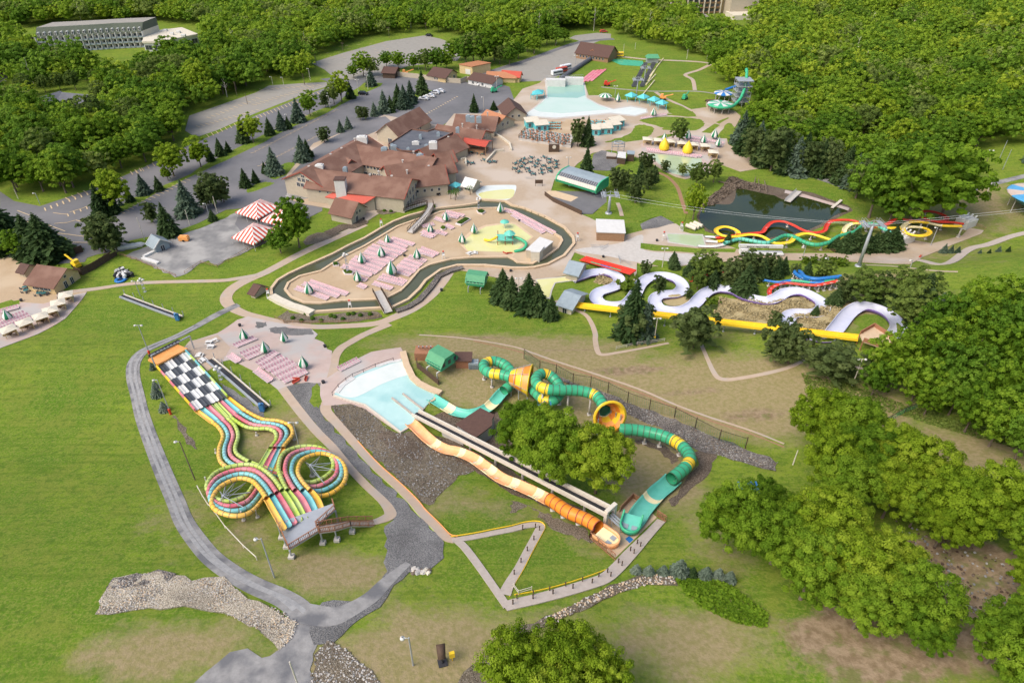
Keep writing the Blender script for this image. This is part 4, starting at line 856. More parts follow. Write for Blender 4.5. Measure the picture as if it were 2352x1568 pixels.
fill(F('1426 92 1500 105 1626 140 1640 175 1660 206 1700 208 1735 240 1718 285 1712 330 1720 372 1764 380 1860 385 1950 418 1975 440 2190 430 2212 405 2225 350 2352 330 2500 330 2600 -14 1403 -14 1403 70'), 9.0, KD, (7.5, 16), (F('2020 72 2130 48 2300 20 2300 6 2120 30 2010 55'), F('1590 74 1590 -14 1725 -14 1730 78'), F('1465 0 1560 0 1640 40 1630 62 1560 30 1460 12'), F('2248 320 2262 220 2238 60 2228 60 2246 230 2236 320'), F('2255 60 2180 60 2180 64')))
fill(F('-150 -14 1403 -14 1403 60 1380 72 1310 72 1240 90 1060 92 1030 84 975 70 888 82 790 110 715 132 700 182 618 190 588 204 430 262 420 300 405 340 330 378 215 424 92 466 30 455 -60 440 -150 400'), 9.0, KD, (9, 17),
     (HOT, F('-60 100 80 92 80 66 -60 72'), F('70 285 75 205 230 200 240 290'), F('-20 160 10 160 12 200 60 215 60 235 -20 240'), F('890 88 1040 80 1060 100 1060 120 880 100')))
FOR.sort(key=lambda q: math.sqrt(q[0]**2+q[1]**2+HC**2)/q[2])
NIND = 165
kl = {'oak': 'spring-green tree', 'ash': 'yellow-green tree', 'deep': 'dark green tree', 'sage': 'grey-green tree'}
for a, b, H_, k in FOR[:NIND]:
    side = 'on the wooded hillside' if a > 40 and b > 185 else ('at the right edge of the photo' if a > 40 else 'in the wood by the parking lots')
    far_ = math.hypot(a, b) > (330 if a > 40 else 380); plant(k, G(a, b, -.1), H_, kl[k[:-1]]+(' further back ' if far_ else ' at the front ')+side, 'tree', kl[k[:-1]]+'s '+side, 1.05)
far = FOR[NIND:]
def lowtree(seed, conif=False):
    V, T = crown_arr(5.2, 10.5, 1.6, 30, 26, .42, seed, irregular=.5); return V, T*.7
LT = [lowtree(s) for s in range(5)]
Vs = {}; Ts = {}
dead = []
for i, (a, b, H_, k) in enumerate(far):
    if i % 23 == 7: dead.append((a, b, H_)); continue
    V, T = LT[i % 5]; s = H_/12*random.uniform(.85, 1.15); an = random.uniform(0, 6.28); c, d = math.cos(an), math.sin(an)
    X = np.stack([(V[:, 0]*c-V[:, 1]*d)*s*1.08+a, (V[:, 0]*d+V[:, 1]*c)*s*1.08+b, V[:, 2]*s+float(h(a, b))], 1)
    mk = {'oak': 0, 'ash': 1, 'deep': 2, 'sage': 3}[k[:-1]]; Vs.setdefault(mk, []).append(X); Ts.setdefault(mk, []).append(T+random.uniform(.02, .38))
co_ = []; mi_ = []; tt_ = []
for mk in sorted(Vs): q = np.concatenate(Vs[mk]); co_.append(q); mi_.append(np.full(len(q)//4, mk)); tt_.append(np.concatenate(Ts[mk]))
co_ = np.concatenate(co_); me = npmesh('forest', co_, np.arange(len(co_)).reshape(-1, 4), [LF['spring'], LF['bright'], LF['deep'], LF['sage']], np.concatenate(mi_), {'tone': np.concatenate(tt_)})
fo = bpy.data.objects.new('forest', me); COL.objects.link(fo); tag(fo, 'continuous green canopy of the distant woods behind the park', 'forest', None, 'stuff')
mb = MB()
for a, b, H_ in dead[:60]:
    q = G(a, b, -.2); g = random.Random(a); mb.cyl(q, q+Vector((.4, .2, H_*.95)), .2, .05, 5, cap=False)
    for k in range(7): z = H_*g.uniform(.4, .85); an = g.uniform(0, 6.3); mb.cyl(q+Vector((.2, .1, z)), q+Vector((math.cos(an)*2.2, math.sin(an)*2.2, z+2)), .08, .02, 4, cap=False)
o = mb.build('bare_trees', M['beam']); tag(o, 'pale bare dead trees scattered through the distant woods', 'trees', None, 'stuff')
print('TREES', NT[0], len(FOR), len(far))
# ------------------------------------------------------------------ slides
def WP(px, sub=5, smooth=True, zoff=0):
    """px: (u,v,z above ground) -> smooth world points"""
    w = [P(a[0], a[1], a[2]+zoff) for a in px]
    return [Vector(q) for q in crom([tuple(q) for q in w], sub)] if smooth else w
def resamp(pts, ds):
    L = [0]
    for a, b in zip(pts, pts[1:]): L.append(L[-1]+(b-a).length)
    n = max(2, int(L[-1]/ds)+1); out = []; j = 0
    for i in range(n):
        s = L[-1]*i/(n-1)
        while j < len(L)-2 and L[j+1] < s: j += 1
        t = (s-L[j])/max(1e-6, L[j+1]-L[j]); out.append(pts[j].lerp(pts[j+1], min(1, t)))
    return out, L[-1]
def arc_prof(r, a0, a1, n, th=.07, lip=.12):
    """open U channel: outer arc then inner arc; angle 0 = bottom"""
    A = [a0+(a1-a0)*i/n for i in range(n+1)]
    o = [(math.sin(a)*(r+th), -math.cos(a)*(r+th)) for a in A]; i_ = [(math.sin(a)*r, -math.cos(a)*r) for a in A]
    o = [(o[0][0]-lip, o[0][1])]+o+[(o[-1][0]+lip, o[-1][1])]
    return o+i_[::-1]
def ring(r, n): return [(math.sin(6.2832*i/n)*r, -math.cos(6.2832*i/n)*r) for i in range(n)]
def tube(name, parent, pts, r, mats, bands=(), seam=1.7, n=14, ds=.45, seammi=None, thick=.06):
    """closed tube with flanges; mats[0] body, mats[1] band colour, last seam; bands in metres"""
    q, L = resamp(pts, ds); mb = MB(); N = len(q)
    def mf(i, j, n_): s = L*(i+.5)/(N-1); return 1 if any(a <= s <= b for a, b in bands) else 0
    mb.sweep(q, ring(r, n), mf); mb.sweep(q, ring(r-thick, n)[::-1], mf)
    if seam:
        k = max(1, int(seam/ds))
        for i in range(0, N, k):
            a = q[i]; t = (q[min(i+1, N-1)]-q[max(i-1, 0)]).normalized(); w = .05+r*.03
            mb.sweep([a-t*w, a+t*w], ring(r*1.035+.012, n)[::1], len(mats)-1, cap=False)
            mb.sweep([a-t*w, a-t*w*.98], ring(r*1.035+.012, n), len(mats)-1)
    return mb.build(name, mats, parent, True), q, L
def channel(name, parent, pts, r, mats, bands=(), ang=1.35, ds=.5, n=12, th=.08, flat=1.0, lip=.12):
    q, L = resamp([Vector(a) for a in pts], ds); N = len(q)
    for a in q: a.z = max(a.z, float(h(a.x, a.y))+r*flat+.22)
    pr = arc_prof(r, -ang, ang, n, th, lip); pr = [(a, b*flat) for a, b in pr]; mb = MB()
    def mf(i, j, n_): s = L*(i+.5)/(N-1); return 1 if any(a <= s <= b for a, b in bands) else 0
    mb.sweep(q, pr, mf, cap=True)
    return mb.build(name, mats, parent, True), q, L
def posts(parent, q, idxs, r, drop, m=None, name='support_post'):
    for i in idxs:
        a = q[int(i*(len(q)-1))] if isinstance(i, float) else q[i]; b = Vector((a.x, a.y, float(h(a.x, a.y))-.3)); t = a.z-drop
        if t-b.z < .5: continue
        mb = MB(); mb.cyl(b, Vector((a.x, a.y, t)), r, r, 8); mb.box((a.x, a.y, b.z+.2), (r*4, r*4, .35)); mb.cyl(Vector((a.x-r*3, a.y, t)), Vector((a.x+r*3, a.y, t)), r*.6, r*.6, 6); mb.build(name, m or M['conc'], parent, True)
# --- racing slide with eight lanes
base = P(700, 1190)
RS = thing('racing_slide', 'eight-lane mat racing slide with two tube loops and a black and white checkered run-out', 'water slide', base, world=True)
LM = [M['mo'], M['mt'], M['mr'], M['ml']]
def lanes(O, L_, secs, tot=4):
    """O, L_: lists of (u,v,z) for the amber and the lime lane; secs: (i0,i1,kind)"""
    for k in range(4):
        t = k/3; px = [tuple(a*(1-t)+b*t for a, b in zip(o, l)) for o, l in zip(O, L_)]
        w = [P(a[0], a[1], a[2]*.66) for a in px]
        for i0, i1, kd in secs:
            full = crom([tuple(a) for a in w], 6); seg = [Vector(a) for a in full[i0*6:i1*6+1]]
            if kd == 't':
                tube('tube', RS, seg, .43, [LM[k], LM[k], M['seamr']], (), 1.25, 10, .4)
            else:
                channel('chute', RS, seg, .43, [LM[k]], (), 1.45, .5, 8, .05, .75, .08)
# right group
RO = [(740,1173,6.6),(728,1144,6.2),(713,1126,5.6),(695,1106,5.2),(684,1082,5.0),(697,1054,4.8),(740,1041,4.4),(780,1056,4.0),(795,1085,3.6),(784,1116,3.2),(743,1138,2.9),(690,1128,2.7),(640,1103,2.5),(585,1090,2.3),(536,1079,2.0),(507,1060,1.8),(503,1032,1.7),(512,1001,1.6),(502,981,1.5),(489,970,1.3),(450,941,1.0)]
RL = [(700,1190,6.6),(679,1150,6.2),(660,1126,5.6),(648,1103,5.2),(640,1072,5.0),(652,1040,4.8),(693,1025,4.4),(741,1030,4.0),(764,1056,3.6),(761,1082,3.2),(728,1104,2.9),(695,1106,2.7),(650,1088,2.5),(600,1071,2.3),(573,1060,2.0),(546,1044,1.8),(540,1028,1.7),(547,1001,1.6),(540,978,1.5),(524,961,1.3),(490,925,1.0)]
lanes(RO, RL, [(0,2,'c'),(2,12,'t'),(12,14,'c'),(14,19,'t'),(19,20,'c')])
LO = [(652,1213,6.6),(628,1172,6.2),(612,1144,5.6),(594,1118,5.2),(575,1102,5.0),(545,1099,4.8),(507,1117,4.4),(487,1146,4.0),(495,1170,3.6),(534,1184,3.2),(572,1178,2.9),(600,1152,2.7),(617,1120,2.5),(629,1089,2.6),(650,1029,2.3),(661,1013,2.1),(672,995,1.9),(665,977,1.8),(638,966,1.7),(603,962,1.5),(562,941,1.3),(520,910,1.0)]
LL = [(688,1194,6.6),(668,1156,6.2),(648,1126,5.6),(622,1092,5.2),(588,1069,5.0),(545,1068,4.8),(497,1084,4.4),(475,1115,4.0),(490,1141,3.6),(525,1151,3.2),(562,1139,2.9),(582,1114,2.7),(590,1093,2.5),(598,1069,2.6),(621,1029,2.3),(634,1010,2.1),(632,992,1.9),(614,984,1.8),(588,984,1.7),(561,978,1.5),(530,957,1.3),(496,922,1.0)]
lanes(LO, LL, [(0,2,'c'),(2,12,'t'),(12,14,'c'),(14,20,'t'),(20,21,'c')])
# checkered run-out: eight grooved lanes, two lanes per square
ends_top = [(360,842),(427,806)]; ends_bot = [(448,942),(522,910)]
zt = .7
A0, A1 = P(*ends_top[0], zt), P(*ends_top[1], zt); B0, B1 = P(*ends_bot[0], 1.0), P(*ends_bot[1], 1.0)
mb = MB(); NR = 6
for row in range(NR):
    for col in range(4):
        for ln in range(2):
            l0 = (col*2+ln)/8; l1 = (col*2+ln+1)/8; st = (.06 if (col % 2) else 0)/NR
            r0 = row/NR; r1 = (row+1)/NR; vs = []; K = 5; KR = 4
            for rr in range(KR+1):
                r = r0+(r1-r0)*rr/KR
                for k in range(K+1):
                    l = l0+(l1-l0)*k/K; a = A0.lerp(A1, l); b = B0.lerp(B1, l); q = a.lerp(b, r); q.z = q.z-.16*math.sin(math.pi*k/K); vs.append(q)
            mb.add(vs, [(i*(K+1)+j, i*(K+1)+j+1, (i+1)*(K+1)+j+1, (i+1)*(K+1)+j) for i in range(KR) for j in range(K)], (row+col) % 2)
mb.build('checkered_run', [M['chk'], M['white']], RS)
for nm, a, b, ms in (('side_rail', A0, B0, [M['yellow'], M['mr']]), ('side_rail', A1, B1, [M['mt'], M['ml']])):
    mb = MB()
    for i in range(8): mb.beam(a.lerp(b, i/8)+Vector((0,0,.1)), a.lerp(b, (i+1)/8)+Vector((0,0,.1)), .35, .7, i % 2)
    mb.build(nm, ms, RS)
d = (A0-B0).normalized()
mb = MB(); mb.beam(A0+d*2.1+Vector((0,0,.2)), A1+d*2.1+Vector((0,0,.2)), 3.8, .5, 0); mb.build('foam_stop', M['orange'], RS)
mb = MB(); mb.beam(A0+d*4.4+Vector((0,0,.5)), A1+d*4.4+Vector((0,0,.5)), .35, 1.0, 0)
for i in range(14): q = (A0+d*4.35).lerp(A1+d*4.35, (i+.5)/14); mb.box((q.x, q.y, q.z+.8), (.75, .5, .5), 1, math.atan2((A1-A0).y, (A1-A0).x))
mb.build('end_wall', [M['wood'], M['black']], RS)
mb = MB(); ga, gb = A0+d*.2+(A0-A1)*.03, A1+d*.2+(A1-A0)*.28
for q in (ga, gb): mb.box((q.x, q.y, float(h(q.x, q.y))), (.25, .25, 4.2))
za = float(h(ga.x, ga.y))+4.2; zb_ = float(h(gb.x, gb.y))+4.2; mb.beam((ga.x, ga.y, za), (gb.x, gb.y, zb_), .3, .3)
for i in range(8): q = Vector((ga.x, ga.y, za)).lerp(Vector((gb.x, gb.y, zb_)), .12+.085*i); mb.box((q.x, q.y, q.z+.1), (.25, .25, .35), 1)
mb.build('timing_gantry', [M['steel'], M['black']], RS)
# start platform, railings, ramp
def deckpoly(px, z): return [P(a, b, z) for a, b in px]
pf = deckpoly(C(1,3,'195 100 720 -30 735 10 550 120 580 150 285 275'), 3.9); zd = sum(q.z for q in pf)/len(pf)
mb = MB(); mb.prism(pf, zd-.35, zd); mb.build('platform_deck', M['steel'], RS)
for q in [pf[0], pf[5], pf[4], pf[2], (pf[0]+pf[5])/2]:
    mb = MB(); mb.cyl((q.x, q.y, float(h(q.x, q.y))-.2), (q.x, q.y, zd-.3), .16, .16, 6); mb.box((q.x, q.y, float(h(q.x, q.y))-.1), (.9, .9, .7), 1); mb.build('platform_leg', [M['steel'], M['conc']], RS)
def railing(name, parent, pts, hh=1.15, m=None, step=.28):
    mb = MB()
    for a, b in zip(pts, pts[1:]):
        mb.beam(a+Vector((0,0,hh)), b+Vector((0,0,hh)), .12, .1); mb.beam(a+Vector((0,0,.15)), b+Vector((0,0,.15)), .1, .08)
        L = (b-a).length; n = max(1, int(L/step))
        for i in range(n+1): q = a.lerp(b, i/n); mb.box(q, (.06, .06, hh) if i % 6 else (.14, .14, hh+.08))
    return mb.build(name, m or M['woodrail'], parent)
zz = lambda q, z=None: Vector((q.x, q.y, zd if z is None else z))
railing('railing', RS, [zz(pf[0]), zz(pf[5]), zz(pf[4])]); railing('railing', RS, [zz(pf[1]), zz(pf[2]), zz(pf[3])])
rl = [P(*a) for a in [(887,1199,.3)]]
ra = [(C(1,3,'560 120')[0], 4), (C(1,3,'700 105')[0], 3.2), (C(1,3,'850 80')[0], 2.2), (C(1,3,'1075 75')[0], .4)]
rb = [(C(1,3,'575 160')[0], 4), (C(1,3,'720 150')[0], 3.2), (C(1,3,'870 112')[0], 2.2), (C(1,3,'1085 110')[0], .4)]
pa = [P(a[0][0], a[0][1], a[1]) for a in ra]; pb = [P(a[0][0], a[0][1], a[1]) for a in rb]; pa[0].z = pb[0].z = zd
for a, b in zip(pa[1:], pb[1:]): b.z = a.z
mb = MB(); n_ = len(pa); vs = pa+pb+[q-Vector((0,0,.3)) for q in pa+pb]
mb.add(vs, [(i, i+1, n_+i+1, n_+i) for i in range(n_-1)]+[(2*n_+i, 3*n_+i, 3*n_+i+1, 2*n_+i+1) for i in range(n_-1)]+[(i, 2*n_+i, 2*n_+i+1, i+1) for i in range(n_-1)]+[(n_+i, n_+i+1, 3*n_+i+1, 3*n_+i) for i in range(n_-1)])
mb.build('ramp', M['board'], RS); railing('railing', RS, pa); railing('railing', RS, pb)
for q in (pb[1], pb[2]):
    mb = MB(); mb.box((q.x, q.y, float(h(q.x, q.y))-.1), (.9, .9, .8), 1); mb.cyl((q.x, q.y, float(h(q.x, q.y))), (q.x, q.y, q.z-.2), .13, .13, 6); mb.build('platform_leg', [M['steel'], M['conc']], RS)
# loop towers with spreading arms
for (u, v, top, arms, rr) in ((522, 1165, 5.0, [(500,1120),(520,1105),(545,1100),(565,1108),(575,1130),(560,1165),(500,1160)], 1), (719, 1093, 5.0, [(700,1060),(735,1048),(765,1062),(775,1080),(745,1110)], 1)):
    a = P(u, v); mb = MB(); mb.cyl(a-Vector((0,0,.3)), a+Vector((0,0,3.2)), .3, .24, 10)
    for x, y in arms:
        e = P(x, y, 2.4); mb.beam(a+Vector((0,0,3.1)), e, .12, .12); mb.beam(a+Vector((0,0,1.8)), e, .08, .08)
    mb.cyl(a-Vector((0,0,.3)), a+Vector((0,0,.4)), .8, .6, 10, 1); mb.build('loop_mast', [M['steel'], M['conc']], RS)
for u, v, z in ((592,1188,2.0),(560,1195,2.4),(792,1112,2.0),(735,1150,2.2),(480,1120,3.0),(497,1040,1.2),(645,1000,1.4),(676,1010,1.4),(640,975,1.2),(590,1000,1.0),(530,1000,1.2),(556,1060,1.3)):
    a = P(u, v); mb = MB(); mb.cyl(a-Vector((0,0,.3)), a+Vector((0,0,z)), .16, .14, 7); mb.cyl(a-Vector((0,0,.3)), a+Vector((0,0,.25)), .4, .35, 8); mb.build('support_post', M['conc'], RS)
# --- green raft slide with two funnels
GS = thing('raft_slide', 'green and yellow enclosed raft slide with two orange funnels emptying into the pale blue pool', 'water slide', P(1451, 1203), world=True)
GM = [M['green'], M['yellow'], M['seam']]
# start tub and open part
q1 = WP([(1444,1213,.9),(1451,1204,.9),(1463,1188,1.0),(1478,1165,1.1),(1510,1128,1.3),(1532,1109,1.5),(1548,1094,1.7)])
channel('open_chute', GS, q1, 1.6, [M['teal'], M['cream2']], [(10.5, 12.4)], 1.3, .5, 12, .1, .75)
q2 = WP([(1543,1099,2.0),(1560,1086,2.2),(1577,1070,2.4),(1585,1052,2.6),(1574,1032,2.8),(1555,1016,3.0),(1526,1002,3.2),(1489,992,3.4),(1458,987,3.6),(1436,986,3.8),(1424,985,3.8)])
o, qq, L_ = tube('tube', GS, q2, 1.25, GM, [(5.2, 7.0), (12.8, 15.6)], 1.75); posts(GS, qq, [.05, .3, .5, .68, .8, .93], .22, 1.3)
def funnel(a, b, ra_, rb_, name='funnel'):
    """a narrow end, b wide mouth"""
    ax = (b-a).normalized(); r_ = ax.cross(Vector((0,0,1))).normalized(); u_ = r_.cross(ax); N = 24; K = 6; mb = MB(); vs = []; vo = []
    for i in range(K+1):
        t = i/K; c = a.lerp(b, t); r = ra_+(rb_-ra_)*(t**.8)
        for k in range(N): an = 6.2832*k/N; vs.append(c+(r_*math.cos(an)+u_*math.sin(an))*r); vo.append(c+(r_*math.cos(an)+u_*math.sin(an))*(r+.14))
    for S_, fl in ((vs, 0), (vo, 1)):
        b0 = len(mb.v); mb.v += S_
        for i in range(K):
            for k in range(N): f = (b0+i*N+k, b0+i*N+(k+1) % N, b0+(i+1)*N+(k+1) % N, b0+(i+1)*N+k); mb.f.append(f if fl else f[::-1]); mb.m.append((k//4+i//2) % 3)
    b0 = len(mb.v); mb.v += vs[-N:]+[q+(q-b).normalized()*.35 for q in vo[-N:]]+[q+(q-b).normalized()*.35-ax*.25 for q in vo[-N:]]
    for k in range(N): mb.f += [(b0+k, b0+(k+1) % N, b0+N+(k+1) % N, b0+N+k), (b0+N+k, b0+N+(k+1) % N, b0+2*N+(k+1) % N, b0+2*N+k)]; mb.m += [1, 1]
    o = mb.build(name, [M['orangedeep'], M['yellow'], M['orange']], GS, True)
    mb = MB()     # steel frame round the funnel
    for t in (.25, .6, .95):
        c = a.lerp(b, t); r = ra_+(rb_-ra_)*t**.8+.45; p_ = [c+(r_*math.cos(6.2832*k/12)+u_*math.sin(6.2832*k/12))*r for k in range(12)]
        for k in range(12): mb.beam(p_[k], p_[(k+1) % 12], .09, .09)
    for k in range(0, 12, 2):
        an = 6.2832*k/12; d_ = r_*math.cos(an)+u_*math.sin(an); mb.beam(a+d_*(ra_+.4), b+d_*(rb_+.45), .09, .09)
    for t in (.1, .5, .95):
        for sg in (-1, 1):
            c = a.lerp(b, t); r = (ra_+(rb_-ra_)*t**.8)*.8; q = c+r_*sg*r; mb.cyl((q.x, q.y, float(h(q.x, q.y))-.2), q, .14, .14, 6)
    mb.build('funnel_frame', M['steel'], GS)
fa, fb = P(1389, 944, 5.8), P(1402, 968, 4.6)
fb = fa+Vector((.22, -.90, .30)).normalized()*3.2
funnel(fa, fb, 1.35, 3.2)
mb = MB(); mb.cyl(fa-(fb-fa).normalized()*.6, fa-(fb-fa).normalized()*.5, 1.36, 1.36, 20); mb.build('funnel_throat', mat('dark_green_fibreglass', (.02,.17,.10), None, 1, .4), GS)
mb = MB(); mb.sweep([Vector(a) for a in crom([tuple(fb+Vector((-.3,.5,-2.6))), tuple(fb+Vector((.9,-.9,-2.9))), tuple(P(1428, 985, 2.6))], 4)], [(a, b*.8) for a, b in arc_prof(1.3, -1.35, 1.35, 10, .1)], 0); mb.build('funnel_chute', M['orange'], GS, True)
q3 = [fa+Vector((.1,.2,.05))]+WP([(1383,925,6.0),(1368,908,6.2),(1342,899,6.5),(1313,896,6.8),(1282,896,7.2),(1254,893,7.4),(1234,882,7.2),(1232,868,6.8),(1245,858,6.4),(1262,862,5.8),(1276,874,5.2),(1286,892,4.6),(1282,910,4.2),(1267,920,3.8),(1248,915,3.6),(1232,902,3.6),(1222,890,3.8)])
q3 = [Vector(a) for a in crom([tuple(a) for a in q3[::2]], 3)]
o, qq, L_ = tube('tube', GS, q3, 1.22, GM, [(4.8, 6.5), (15.8, 18.0), (24.5, 26.3), (35.5, 37.5)], 1.75); posts(GS, qq, [.05, .16, .28, .42, .6, .75, .9], .22, 1.3)
ga_ = P(1172, 866, 4.6); gb_ = ga_+Vector((.97, -.2, -.03)).normalized()*4.8
funnel(ga_, gb_, 1.35, 3.4)
q4 = [ga_+Vector((.2,0,0))]+WP([(1153,860,4.4),(1128,857,4.2),(1112,847,3.9),(1114,834,3.6),(1135,829,3.3),(1158,837,3.0),(1174,854,2.7),(1178,872,2.5),(1170,886,2.3),(1158,897,2.1)])
o, qq, L_ = tube('tube', GS, q4, 1.22, GM, [(2.6, 4.8), (10.5, 12.2)], 1.75); posts(GS, qq, [.2, .35, .5, .7], .2, 1.3)
q5 = WP([(1166,889,1.9),(1152,900,1.8),(1134,921,1.6),(1112,938,1.5),(1078,947,1.3),(1045,943,1.1),(1016,928,.9),(990,913,.7)])
o, qq, L_ = channel('open_chute', GS, q5, 1.3, [M['teal'], M['cream2']], [(5.6, 7.6), (16.6, 19.0)], 1.35, .5, 12, .1, .8)
def tub(parent, c, d, r, m1, m2):
    d = d.normalized(); n = Vector((d.y, -d.x, 0)); ring_ = [c-d*r*.1+(n*math.cos(a)+d*math.sin(a)*1.0)*r for a in np.linspace(0, math.pi, 13)]
    mb = MB(); mb.sweep([ring_[0]-d*r*1.6]+ring_+[ring_[-1]-d*r*1.6], [(-.12,-.5),(.12,-.5),(.16,.4),(-.16,.4)], 0, cap=True); mb.add([q+Vector((0,0,-.35)) for q in [ring_[0]-d*r*1.6]+ring_+[ring_[-1]-d*r*1.6]], [tuple(range(15))], 1)
    mb.build('start_tub', [m1, m2], parent, True)
    for s_ in (-.45, .45): mb = MB(); q = c+n*s_*r-Vector((0,0,.3)); mb.box(q, (.9,.9,.04), 0, math.atan2(d.y, d.x)); mb.build('grate', M['roofgrey'], parent)
tub(GS, P(1447,1207,1.5), Vector((-.35,-.94,0)), 1.6, M['green'], M['teal'])
# --- orange slide
OS = thing('orange_raft_slide', 'orange raft slide with a ribbed tube head and pale cream bands', 'water slide', P(1401, 1240), world=True)
p0 = WP([(1410,1243,.9),(1399,1236,.9),(1386,1222,1.0),(1372,1208,1.2)]); channel('open_chute', OS, p0[8:], 1.2, [M['orangepale']], (), 1.4, .4, 12, .1, .75); tub(OS, P(1403,1238,1.2), Vector((.72,-.69,0)), 1.5, M['orangepale'], M['cream2'])
p1 = WP([(1374,1210,1.8),(1358,1199,1.9),(1338,1189,2.0),(1307,1176,2.2),(1283,1160,2.3),(1262,1146,2.4)]); o, qq, L_ = tube('tube', OS, p1, 1.15, [M['orangedeep'], M['orange'], M['trimred']], (), 1.6); posts(OS, qq, [.1, .4, .7, .95], .2, 1.2)
p2 = WP([(1264,1147,1.9),(1231,1129,1.9),(1191,1111,1.8),(1150,1094,1.7),(1113,1067,1.7),(1083,1047,1.6),(1050,1034,1.5),(1025,1029,1.4),(1000,1017,1.2),(977,1000,1.0),(957,982,.8),(942,970,.6)])
o, qq, L_ = channel('open_chute', OS, p2, 1.2, [M['orangepale'], M['cream2']], [(2.6, 4.4), (8.5, 10.3), (15.5, 17.6), (20.6, 22.0), (25.4, 27.0), (32.4, 34.2)], 1.35, .45, 12, .1, .8); posts(OS, qq, [.08, .2, .32, .42, .5, .6, .72], .2, 1.0)
# raft conveyor
CV = thing('raft_conveyor', 'long straight cream raft conveyor with a black belt climbing to the start deck', 'conveyor', P(1400, 1185), world=True)
ca, cb = P(955, 948, .6), P(1402, 1176, 3.0); sd_ = (cb-ca); sd_.z = 0; sd_.normalize(); sn = Vector((sd_.y, -sd_.x, 0))
for nm, off, w, t, m_, dz in (('side_beam', -.95, .38, .8, 'beam', 0), ('side_beam', .95, .38, .8, 'beam', 0), ('belt', 0, .62, .12, 'black', -.05), ('walkway', .52, .35, .08, 'board', -.1), ('walkway', -.52, .35, .08, 'board', -.1)):
    mb = MB(); mb.beam(ca+sn*off+Vector((0,0,dz)), cb+sn*off+Vector((0,0,dz)), w, t)
    if nm == 'belt':
        for k in range(150): q = ca.lerp(cb, (k+.5)/150); mb.beam(q-sn*.3+Vector((0,0,.05)), q+sn*.3+Vector((0,0,.05)), .07, .05)
    mb.build(nm, M[m_], CV)
for t in (.2, .34, .48, .62, .76, .9):
    q = ca.lerp(cb, t); mb = MB(); mb.cyl((q.x, q.y, float(h(q.x, q.y))-.2), (q.x, q.y, q.z-.3), .26, .26, 8); mb.beam(q-sn*1.1-Vector((0,0,.45)), q+sn*1.1-Vector((0,0,.45)), .3, .25); mb.build('support_post', M['conc'], CV)
mb = MB()
for s_ in (-1.1, 1.1): q = cb+sn*s_; mb.box((q.x, q.y, float(h(q.x, q.y))-.1), (.6, .6, q.z-float(h(q.x, q.y))+1.0), 0, math.atan2(sd_.y, sd_.x))
mb.beam(cb-sn*1.3+Vector((0,0,1.1)), cb+sn*1.3+Vector((0,0,1.1)), .7, .5); mb.build('head_frame', M['beam'], CV)
mb = MB(); e = P(1435, 1212, 1.0); s0 = cb+Vector((0,0,-.6))
for s_ in (-.5, 0, .5): mb.beam(s0+sn*s_, e+sn*s_, .3, .15)
for t in (.3, .9): q = s0.lerp(e, t); mb.beam(q+sn*.7, Vector((q.x, q.y, float(h(q.x,q.y))))+sn*.7, .1, .1); mb.beam(q-sn*.7, Vector((q.x, q.y, float(h(q.x,q.y))))-sn*.7, .1, .1)
mb.build('exit_rollers', M['steel'], CV)
# deck fence and small mat
FN = thing('deck_fence', 'red-brown slatted fence round the raft start deck', 'fence', P(1360, 1245), world=True)
for pts in ([C(2,3,'712 235')[0], C(2,3,'945 440')[0]], [C(2,3,'712 235')[0], C(2,3,'760 190')[0]], [C(2,3,'1330 35')[0], C(2,3,'1412 90')[0]]):
    a, b = P(*pts[0], .1), P(*pts[1], .1); railing('fence_panel', FN, [a.lerp(b, i/6) for i in range(7)], 1.5, M['woodrail'], .32)
FN2 = thing('start_deck_wall', 'low wooden wall beside the green start tub', 'wall', P(1420, 1165), world=True)
pts = [P(*q, .1) for q in C(2,2,'990 1560 1000 1545 1110 1432 1172 1472 1120 1530')]; mb = MB()
for a, b in zip(pts, pts[1:]): mb.beam(a+Vector((0,0,.6)), b+Vector((0,0,.6)), .18, 1.2)
mb.build('wall_panel', M['wood'], FN2)
# --- big white and lilac raft slide (right of middle)
WS = thing('winding_white_slide', 'wide white family raft slide with purple outer sides winding down the right bank', 'water slide', P(2030, 760), world=True)
wp_ = C(2,1,'560 985 640 960 720 935 850 925 945 950 990 1005 950 1055 870 1085 800 1110 770 1160 820 1215 930 1235 1050 1215 1130 1130 1180 1040 1270 975 1400 960 1520 995 1570 1060 1520 1115 1420 1130 1340 1150 1310 1200 1360 1260 1480 1280 1590 1265 1680 1215 1730 1160 1800 1105 1900 1080 2040 1095 2150 1150 2330 1185')+C(3,1,'80 1160 170 1115 300 1105 420 1150 505 1215 490 1275 400 1300 270 1310 190 1340 200 1410 290 1480 440 1515 560 1510 640 1430 740 1310 850 1250 980 1255 1110 1305 1200 1400 1180 1480 1120 1540')
q = [Vector(a) for a in crom([tuple(P(a, b, 1.2)) for a, b in wp_], 5)]
q, L_ = resamp(q, .7)
